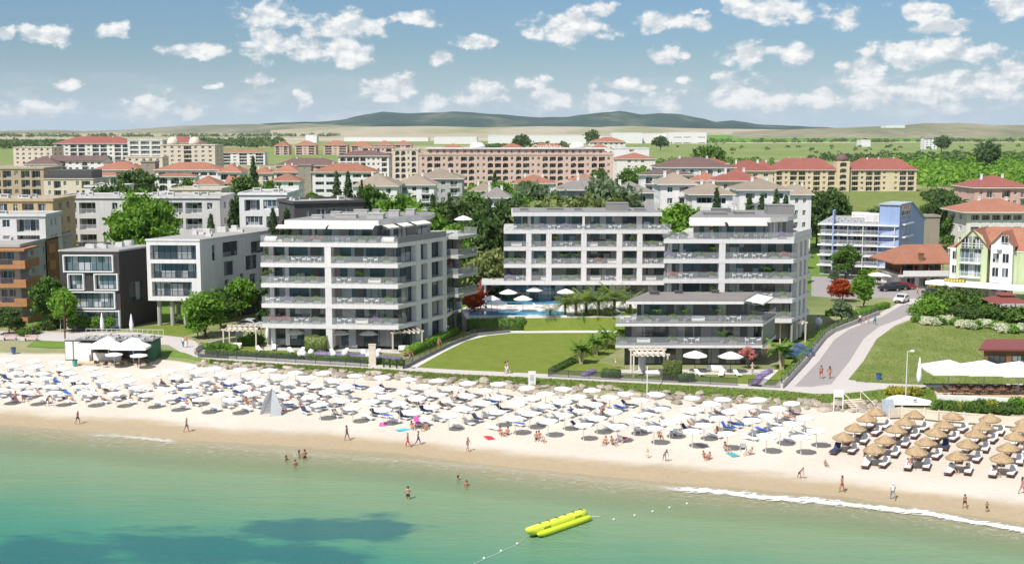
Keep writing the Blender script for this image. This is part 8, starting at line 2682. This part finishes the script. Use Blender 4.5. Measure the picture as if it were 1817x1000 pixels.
def big_canopy(label, p, s=2.6, h_=2.7, marks=True, group=None):
  r = thing('canopy_parasol', label, 'parasol', p, 0, group)
  mb = MB()
  mb.add([(-s, -s, h_), (s, -s, h_), (s, s, h_), (-s, s, h_), (0, 0, h_ + 1.2), (-s, -s, h_ - .3), (s, -s, h_ - .3), (s, s, h_ - .3), (-s, s, h_ - .3)],
     [(0, 1, 4), (1, 2, 4), (2, 3, 4), (3, 0, 4), (0, 5, 6, 1), (1, 6, 7, 2), (2, 7, 8, 3), (3, 8, 5, 0)])
  c = mb.build('canopy', ['canvas'], r)
  MB().tube([(0, 0, 0), (0, 0, h_ + 1.15)], .07, 7).build('pole', ['white_metal'], r)
  if marks:
    mk = MB()
    q = random.Random(8)
    sl = math.atan2(1.2, s)
    T = Matrix.Translation((0, -s * .78, h_ + 1.2 * .22 + .03)) @ Matrix.Rotation(sl, 4, 'X')
    x = -s * .55
    while x < s * .5:
      w_ = q.uniform(.12, .3)
      mk.box(x, x + w_ * .3, 0, .42, 0, .015, 0, T).box(x + w_ * .3, x + w_, q.choice((0, .2)), q.choice((.28, .1)) + .1, 0, .014, 0, T)
      x += w_ + q.uniform(.1, .35)
    mk.build('lettering', ['pot_grey'], r)
  return r
for i, (x, y) in enumerate(((193, 639), (237, 641))):
  p = at(x, y, 1.9)
  big_canopy(['large white canopy parasol at the bar window', 'large white canopy parasol at the green end of the bar'][i], (p.x, p.y, hgt(p.x, p.y)), group='bar canopies')
for i, (x, y) in enumerate(((203, 651), (247, 653))):
  p = at(x, y, 1.6)
  dup(T_PAR, (p.x, p.y, hgt(p.x, p.y)), 0, ['white parasol in front of the bar counter', 'white parasol in front of the green bar wall'][i], 'bar parasols', (1.15, 1.15, 1))
for i in range(7):
  p = at(172 + i * 15, 648 + (i % 2) * 2, 1.6)
  rz = random.uniform(0, 6)
  dup(T_LK if 0 else CH, (p.x, p.y, hgt(p.x, p.y)), rz, f'chair at the beach bar, {ORD[i]} from the counter', 'beach bar chairs', 1.0, mats={'plastic_white': M['dark_metal']})
# green bank behind the bar
# sail-like beach tent
p = at(480, 738, 1.2)
p = at(480, 738, hgt(p.x, p.y))
mat('tent_grey', (0.50, 0.53, 0.55), .8, .08, 2)
r = thing('sail_tent', 'grey sail-shaped beach tent standing among the water-side parasols', 'tent', (p.x, p.y, p.z), R(-12))
vs, fs = [], []
n = 9
for side in (0, 1):
  for j in range(n):
    t = j / (n - 1)
    z = 3.5 * t
    w_ = 1.35 * math.cos(t * PI / 2) ** .7
    xo = -.1 + .35 * t
    if side == 0: vs += [(xo - w_, .1, z), (xo, 1.1 * (1 - t) + .1, z + .02)]
    else: vs += [(xo, 1.1 * (1 - t) + .1, z + .02), (xo + w_ * .9, .1 + .3 * math.sin(t * PI), z)]
for s_ in (0, 1):
  for j in range(n - 1):
    o = s_ * 2 * n + 2 * j
    fs.append((o, o + 1, o + 3, o + 2))
MB().add(vs, fs).build('cover', ['tent_grey'], r)
vs = []
for j in range(n):
  t = j / (n - 1)
  vs += [(.22 + .1 * t, -.6 * (1 - t) ** .8, 3.45 * t), (1.15 * math.cos(t * PI / 2) ** .7 + .25, .1, 3.45 * t)]
MB().add(vs, [(2 * j, 2 * j + 1, 2 * j + 3, 2 * j + 2) for j in range(n - 1)]).build('front_flap', ['tent_grey'], r)
MB().tube([(-1.45, .1, 0), (-.8, .1, 1.8), (.2, .1, 3.5)], .03, 5).tube([(1.15, .1, 0), (.9, .2, 1.8), (.25, .1, 3.5)], .03, 5).tube([(.2, -.6, 0), (.3, 0, 3.4)], .03, 5).build('frame', ['pot_grey'], r)
# lifeguard mast, white sign boards
p = at(1148, 706, 1.9)
r = thing('flag_mast', 'slim white mast with dark arm standing at the rocks', 'mast', (p.x, p.y, hgt(p.x, p.y)))
MB().tube([(0, 0, 0), (0, 0, 4.2)], .06, 6).build('pole', ['white_metal'], r)
MB().tube([(1.3, 0, 0), (1.6, 0, 1.6), (2.1, 0, 2.5)], .05, 5).box(1.9, 2.3, -.1, .1, 2.45, 2.65).build('arm', ['dark_metal'], r)
p = at(944, 686, 1.9)
r = thing('info_board', 'upright white information board with rounded top at the bank', 'sign', (p.x, p.y, hgt(p.x, p.y)))
MB().box(-.5, .5, -.08, .08, 0, 1.75).prism([(-.5, -.08), (.5, -.08), (.5, .08), (-.5, .08)], 1.752, 1.9).build('board', ['wall_white'], r)
mk = MB()
for i in range(5): mk.box(-.25, .25 - .07 * (i % 2), -.1, -.085, 1.3 - i * .16, 1.36 - i * .16)
mk.build('printing', ['pot_grey'], r)
p = at(1487, 731, 1.7)
r = thing('signboard', 'white framed signboard on two posts at the end of the white parasols', 'sign', (p.x, p.y, hgt(p.x, p.y)))
for x in (-.55, .55): MB().box(x - .05, x + .05, -.05, .05, 0, 2.7).build('post', ['white_paint'], r)
MB().box(-.5, .5, -.04, .04, 1.8, 2.65).build('board', ['white_paint'], r)
p = at(1666, 402, 2.5)
r = thing('billboard', 'white billboard with faint script on two poles at the vacant plot', 'billboard', at(1666, 408, 2.5))
for x in (-2, 2): MB().tube([(x, 0, 0), (x, 0, 4)], .12, 6).build('post', ['concrete'], r)
MB().box(-3, 3, -.1, .1, 2.2, 5.2).build('board', ['wall_white'], r)
mk = MB()
for i in range(3):
  for k in range(6): mk.box(-2.4 + k * .8, -2.4 + k * .8 + .5, -.13, -.105, 4.3 - i * .75, 4.5 - i * .75 + .12 * (k % 2))
mk.build('lettering', ['pot_grey'], r)
# ------------------------------------------------------------------ restaurant, steps, fences at the meadow side
mat('maroon', (0.20, 0.055, 0.045), .7, .08, 1)
P0 = at(1738, 664, 2.5)
r = thing('restaurant', 'beach restaurant with maroon roof behind white canvas awnings', 'restaurant', (P0.x, P0.y, 2.5), R(-3))
zr = 3.3
MB().prism([(-.3, 0), (16, 0), (16, 8.5), (3.4, 8.5)], zr, [zr, zr, zr + 2.4, zr + 2.4] if 0 else zr + .25).build('roof', ['maroon'], r)
MB().prism([(.6, .5), (16, .5), (16, 8), (4, 8)], 0, zr).build('wall', ['wall_brown'], r)
for i in range(4): inst('window', win(2.4, 1.8, 'dark_metal', 'glass_dark', 2), r, (1.2 + i * 3.2, .4, .9))
for i, (x, y, s_) in enumerate(((1682, 693, 3.0), (1745, 694, 3.1), (1806, 696, 3.1))):
  big_canopy(['white canvas awning parasol next to the closed tall parasol', 'white canvas awning parasol before the maroon roof', 'white canvas awning parasol over the far restaurant tables'][i], at(x, y, 2.5), s_, 2.9, False, 'restaurant awnings')
mat('rattan', (0.21, 0.105, 0.06), .8, .2, 6)
deckp = [at(a, b_, 2.5) for a, b_ in ((1662, 704), (1817, 706), (1900, 706), (1900, 690), (1817, 688), (1655, 688))]
structure('restaurant_deck', MB().prism([(q.x, q.y) for q in deckp], 2.3, 2.62), ['wood'])
for i in range(12):
  x, y = 1690 + (i % 6) * 22, 693 + (i // 6) * 7
  q = at(x, y, 2.62)
  r = thing('dining_table', f'round wicker table under the canvas awnings, {ORD[i % 6]} of the {"rear" if i < 6 else "railing-side"} line'.replace('rear', 'wall-side'), 'table', q, 0, 'restaurant tables')
  MB().lathe([(.55, .7), (.55, .76)], 12).build('table_top', ['rattan'], r)
  MB().tube([(0, 0, 0), (0, 0, .7)], .07, 6).build('leg', ['rattan'], r)
  for k in range(2):
    dup(CH, (q.x + (k * 2 - 1) * .95, q.y, q.z), R(90 - 180 * k), f'wicker chair {"before" if k else "beyond"} the {ORD[i % 6]} {"railing-side" if i >= 6 else "wall-side"} wicker table', 'restaurant chairs', mats={'plastic_white': M['rattan']})
wall_line('white capped low wall with planting before the restaurant deck', [(1662, 708), (1700, 709), (1760, 712), (1830, 716)], .55, .4, 'wall_white', z=2.3)
rng = random.Random(12)
for i in range(16):
  k = ['shrub_b', 'shrub_d', 'shrub', 'shrub_b', 'shrub_y', 'shrub_d'][i % 6]
  x = 1668 + i * 9.5
  p = on_sand(x, 726 + (i % 3) * 4)
  plant(k, f'{dict(shrub_b="bright", shrub="leafy", shrub_d="dark", shrub_y="yellowish")[k]} plant in the bed under the restaurant wall, {ORD[i]} from the fabric cover', p, rng.uniform(.6, 1.15), group='plants under the restaurant wall')
def plank_fence(label, pts, h_, z, name='wooden_fence'):
  r = thing(name, label, 'fence', (0, 0, 0))
  P_ = [at(*p, z) for p in pts]
  for a, b_ in zip(P_[:-1], P_[1:]):
    d = b_ - a
    T = Matrix.Translation(a) @ Matrix.Rotation(math.atan2(d.y, d.x), 4, 'Z')
    mb = MB()
    for k in range(int(h_ / .24)):
      mb.box(0, d.length, -.03, .03, .1 + k * .24, .29 + k * .24, 0, T)
    mb.build('plank_panel', ['wood_pale'], r)
    MB().box(-.07, .07, -.08, .08, -.3, h_ + .15, 0, T).build('post', ['wood_pale'], r)
  return r
plank_fence('weathered plank fence under the beach restaurant deck', [(1578, 742), (1600, 741), (1640, 744), (1665, 747)], 1.3, 1.8)
plank_fence('long plank fence behind the last straw parasols', [(1665, 746), (1710, 750), (1760, 754), (1830, 760)], 1.2, 1.8)
r = thing('wooden_steps', 'pale wooden steps leading from the sand to the deck', 'steps', at(1520, 733, 1.7), R(20))
for k in range(7):
  MB().box(0, 2.6, k * .42, k * .42 + .45, k * .16, k * .16 + .10).build('tread', ['wood_pale'], r)
for x in (0, 2.6):
  MB().tube([(x, 0, .9), (x, 2.9, 2.0)], .05, 6).tube([(x, 0, 0), (x, 0, .95)], .05, 6).tube([(x, 2.9, 0), (x, 2.9, 2.05)], .05, 6).build('handrail', ['wood_pale'], r)
r = thing('slide_panel', 'glossy grey-blue corrugated slope panel beside the wooden steps', 'panel', at(1568, 738, 1.8), R(5))
mb = MB()
for k in range(9):
  mb.box(k * .17, k * .17 + .14, 0, .06 + .02 * (k % 2), 0, 2.1, 0, Matrix.Rotation(R(-24), 4, 'X'))
mb.build('board', ['wall_greyblue'], r)
r = thing('boat_cover', 'long white fabric cover printed with a dark bird emblem', 'cover', at(1612, 717, 2.2), R(-2))
vs = []
n = 12
for i in range(n + 1):
  x = -2.9 + 5.6 * i / n
  hh_ = .35 + .55 * math.sin(PI * (i / n) ** .6)
  for j in range(7):
    a = PI * j / 6
    vs.append((x, -math.cos(a) * .9, math.sin(a) * hh_ * 1.2 + .1))
MB().add(vs, [(i * 7 + j, i * 7 + j + 1, (i + 1) * 7 + j + 1, (i + 1) * 7 + j) for i in range(n) for j in range(6)]).build('cloth', ['canvas'], r, None, True)
mk = MB()
T = Matrix.Translation((.6, -.72, .72)) @ Matrix.Rotation(R(48), 4, 'X')
mk.add([(-.28, 0, 0), (-.05, .12, 0), (0, .04, 0), (.1, .16, 0), (.3, .2, 0), (.12, .02, 0), (.08, -.1, 0), (-.12, -.06, 0)], [(0, 7, 2, 1), (2, 7, 6, 5), (2, 5, 4, 3)], 0, T)
mk.box(-.3, .3, -.26, -.2, 0, .01, 0, T)
mk.build('emblem', ['dark_panel'], r)
# maroon gazebo in the thicket
r = thing('gazebo', 'double-tiered maroon gazebo roof over the thicket', 'gazebo', at(1783, 562, 2.5))
mb = MB()
s_ = 3.4
mb.add([(-s_, -s_, 2.9), (s_, -s_, 2.9), (s_, s_, 2.9), (-s_, s_, 2.9), (-1.2, -1.2, 3.8), (1.2, -1.2, 3.8), (1.2, 1.2, 3.8), (-1.2, 1.2, 3.8)], [(0, 1, 5, 4), (1, 2, 6, 5), (2, 3, 7, 6), (3, 0, 4, 7)])
mb.add([(-1.5, -1.5, 4.05), (1.5, -1.5, 4.05), (1.5, 1.5, 4.05), (-1.5, 1.5, 4.05), (-.8, -.8, 4.4), (.8, -.8, 4.4), (.8, .8, 4.4), (-.8, .8, 4.4)], [(0, 1, 5, 4), (1, 2, 6, 5), (2, 3, 7, 6), (3, 0, 4, 7), (4, 5, 6, 7)])
mb.build('roof', ['maroon'], r)
for x in (-3, 3):
  for y in (-3, 3): MB().tube([(x, y, 0), (x, y, 3)], .08, 6).build('post', ['brown_frame'], r)
for x in (-1, 1):
  for y in (-1, 1): MB().tube([(x, y, 3.6), (x, y, 4.1)], .05, 5).build('strut', ['brown_frame'], r)
# umbrellas in the tavern garden
for i, (x, y) in enumerate(((1557, 505), (1587, 506), (1641, 506))):
  dup(T_GP, at(x, y, 2.5), random.random(), ['cream parasol beside the blue hotel garden', 'cream parasol in the tavern shrub bed', 'small cream parasol by the tavern corner'][i], 'tavern parasols', (1.25, 1.25, .9))
for i, (x, y) in enumerate(((1705, 412), (1388, 366))):
  dup(T_GP, at(x, y, 2.5), random.random(), ['white marquee parasol on the far car park', 'white parasol near the third terraced house'][i], 'marquee parasols', (2.2, 2.2, 1.2))
# ------------------------------------------------------------------ cars
for nm, c_ in (('car_white', (0.75, 0.75, 0.75)), ('car_black', (0.02, 0.02, 0.024)), ('car_red', (0.30, 0.02, 0.02)), ('car_blue', (0.05, 0.10, 0.22)), ('car_yellow', (0.75, 0.58, 0.10)), ('car_silver', (0.5, 0.51, 0.52))):
  mat(nm, c_, .25, .03, 1, spec=.7)
mat('tyre', (0.02, 0.02, 0.02), .9)
mat('lens', (0.7, 0.7, 0.68), .1, spec=.9)
glass_mat('car_glass', (0.02, 0.025, 0.03), .04, .04)
def car_tpl(body='car_white', suv=True):
  r = thing('parked_car', 'car', 'car')
  h_ = 1.62 if suv else 1.42
  prof = [(-2.25, .45), (-2.25, .82), (-2.05, .98), (-1.15, 1.06), (-.55, h_ - .06), (-.1, h_), (1.2, h_ - .03), (1.75, 1.08), (2.15, 1.0), (2.25, .8), (2.25, .42)]
  W_ = .92
  mb = MB()
  n = len(prof)
  vs = []
  for y in (-W_, W_):
    for x, z in prof:
      k = .86 if z > 1.15 else 1.0
      vs.append((x, y * k, z))
  fs = [tuple(range(n)), tuple(range(2 * n - 1, n - 1, -1))] + [(i, i + n, (i + 1) % n + n, (i + 1) % n) for i in range(n)]
  mb.add(vs, fs)
  mb.build('body', [body], r)
  g = MB()
  for s_ in (-1, 1):
    y0, y1 = s_ * (W_ + .004), s_ * (W_ * .86 + .012)
    g.add([(-1.0, y0, 1.09), (1.6, y0, 1.11), (1.12, y1, h_ - .1), (-.5, y1, h_ - .12)], [(0, 1, 2, 3)])
  g.build('side_window', ['car_glass'], r)
  MB().add([(-1.13, -.78, 1.09), (-1.13, .78, 1.09), (-.57, .72, h_ - .08), (-.57, -.72, h_ - .08)], [(0, 1, 2, 3)], 0, Matrix.Translation((-.02, 0, .02))).build('windscreen', ['car_glass'], r)
  MB().add([(1.74, -.76, 1.12), (1.74, .76, 1.12), (1.22, .72, h_ - .06), (1.22, -.72, h_ - .06)], [(0, 1, 2, 3)], 0, Matrix.Translation((.02, 0, .01))).build('rear_window', ['car_glass'], r)
  for s_ in (-1, 1):
    MB().box(-2.28, -2.2, s_ * .82 - .16 * (s_ > 0), s_ * .82 + .16 * (s_ < 0), .68, .84).build('headlight', ['lens'], r)
    for x in (-1.38, 1.38):
      T = Matrix.Translation((x, s_ * .84, .34)) @ Matrix.Rotation(PI / 2, 4, 'X')
      wh = MB().lathe([(.34, -.11), (.34, .11)], 16, 0, T).build('wheel', ['tyre'], r)
      MB().lathe([(.2, -.125), (.2, .125)], 10, 0, T).build('rim', ['pot_grey'], wh)
  MB().box(-2.29, -2.26, -.5, .5, .45, .66).build('grille', ['dark_metal'], r)
  return r
T_CAR = car_tpl()
TPL_OBJ.append(T_CAR)
CARS = [('white off-road car driving down the side road', 1600, 536, 55, 'car_white'), ('dark car at the parking row by the red-leaved tree', 1578, 516, 185, 'car_black'), ('black car parked behind the white one', 1592, 514, 185, 'car_black'), ('dark red car at the end of the parking row', 1604, 513, 185, 'car_red'),
    ('pale yellow car before the canopy of the green guesthouse', 1681, 530, 175, 'car_yellow'), ('silver car in the shade beside the stilted house', 445, 582, 165, 'car_silver'), ('blue car under the side wall of the villa', 1408, 636, 160, 'car_blue'), ('navy car next to the blue one by the villa', 1416, 629, 160, 'car_blue'),
    ('white car in the far lot behind the billboard', 1655, 416, 10, 'car_white'), ('silver car in the far lot by the marquee', 1680, 418, 20, 'car_silver'), ('white van-like car beside the stone shelter', 1640, 408, 15, 'car_white'), ('black car in the canopy shade of the guesthouse', 1656, 525, 170, 'car_black')]
for lab, x, y, a, m_ in CARS:
  dup(T_CAR, at(x, y, 2.52), R(a), lab, 'parked and moving cars', mats={'car_white': M[m_]})
# ------------------------------------------------------------------ on the water: banana boat, buoys, line
mat('boat_yellow', (0.68, 0.76, 0.06), .35, .06, 1)
mat('boat_lime', (0.58, 0.70, 0.03), .35, .06, 1)
A_, B_ = at(936, 949, .3), at(1038, 914, .3)
d = B_ - A_
r = thing('banana_boat', 'lime yellow inflatable towing boat floating before the beach', 'boat', (A_.x, A_.y, .05), math.atan2(d.y, d.x))
Lb = d.length
def tube_boat(y, rad, x0, x1, z, nose=.8):
  mb = MB()
  pts = [(x0 - nose * .2, y, z + nose * .45), (x0 + .15, y, z + nose * .22), (x0 + .7, y, z + .03), (x0 + 1.5, y, z)]
  rs = [rad * .25, rad * .65, rad * .95, rad]
  k = 9
  for i in range(1, k): pts.append((x0 + 1.5 + (x1 - x0 - 1.6) * i / k, y, z)); rs.append(rad * (1.0 if i % 2 else .94))
  pts += [(x1 - .1, y, z), (x1 + .08, y, z)]
  rs += [rad * .9, rad * .4]
  return mb.tube(pts, rs, 12)
tube_boat(0, .46, 0, Lb, .5).build('main_tube', ['boat_yellow'], r, None, True)
tube_boat(-.62, .3, .7, Lb, .2, .4).build('side_tube', ['boat_lime'], r, None, True)
tube_boat(.62, .3, .7, Lb, .2, .4).build('side_tube', ['boat_lime'], r, None, True)
for i in range(6):
  x = 1.6 + (Lb - 2.2) * i / 5
  MB().tube([(x, -.16, .9), (x, -.14, 1.02), (x, .14, 1.02), (x, .16, .9)], .035, 5).build('handle', ['dark_metal'], r)
for x in (1.7, Lb - 1.9):
  MB().box(x, x + .9, -.47, -.42, .52, .68, 0).build('emblem', ['boat_mark'], r)
for x, l_ in ((Lb + .1, 1.0),): MB().tube([(x, -.6, .3), (x + l_, -.9, .1)], .03, 5).build('tow_bar', ['white_metal'], r)
MB().tube([(-.1, 0, .75), (.12, 0, .62)], .12, 8).build('nose_patch', ['dark_panel'], r)
mat('buoy', (0.6, 0.62, 0.58), .4)
bm_ = MB().lathe([(.03, -.05), (.09, 0), (.12, .08), (.09, .15), (.03, .19)], 10).mesh('buoy', ['buoy'])
BU = [(859, 991), (889, 978), (918, 965), (1089, 922), (1126, 915), (1158, 908), (1188, 901), (1219, 894)]
for i, (x, y) in enumerate(BU):
  o = inst('buoy', bm_, None, at(x, y, 0))
  tag(o, f'small white float on the water, {ORD[i]} of the line from the open sea', 'buoy', 'line of floats')
q = [at(x, y, .06) for x, y in ((840, 999), (859, 991), (889, 978), (918, 965), (936, 950))]
tag(MB().tube([tuple(v) for v in q], .02, 4).build('rope', ['buoy']), 'thin pale rope joining the floats to the yellow boat', 'rope')
# ------------------------------------------------------------------ the air between here and the mountains
m = bpy.data.materials.new('air')
m.use_nodes = True
nt = NT(m.node_tree)
for n_ in list(nt.n): nt.n.remove(n_)
vo = nt.new('ShaderNodeVolumePrincipled')
vo.inputs['Color'].default_value = (0.84, 0.92, 1.0, 1)
vo.inputs['Density'].default_value = 2.3e-5
vo.inputs['Anisotropy'].default_value = 0.0
oo = nt.new('ShaderNodeOutputMaterial')
nt.l.new(vo.outputs[0], oo.inputs['Volume'])
M['air'] = m
tag(MB().box(-9600, 9600, -120, 20300, -20, 270).build('haze', ['air']), 'thin pale air haze over the whole plain', 'haze', None, 'stuff')
def wipe(o):
  for c in list(o.children): wipe(c)
  bpy.data.objects.remove(o)
for o in TPL_OBJ: wipe(o)
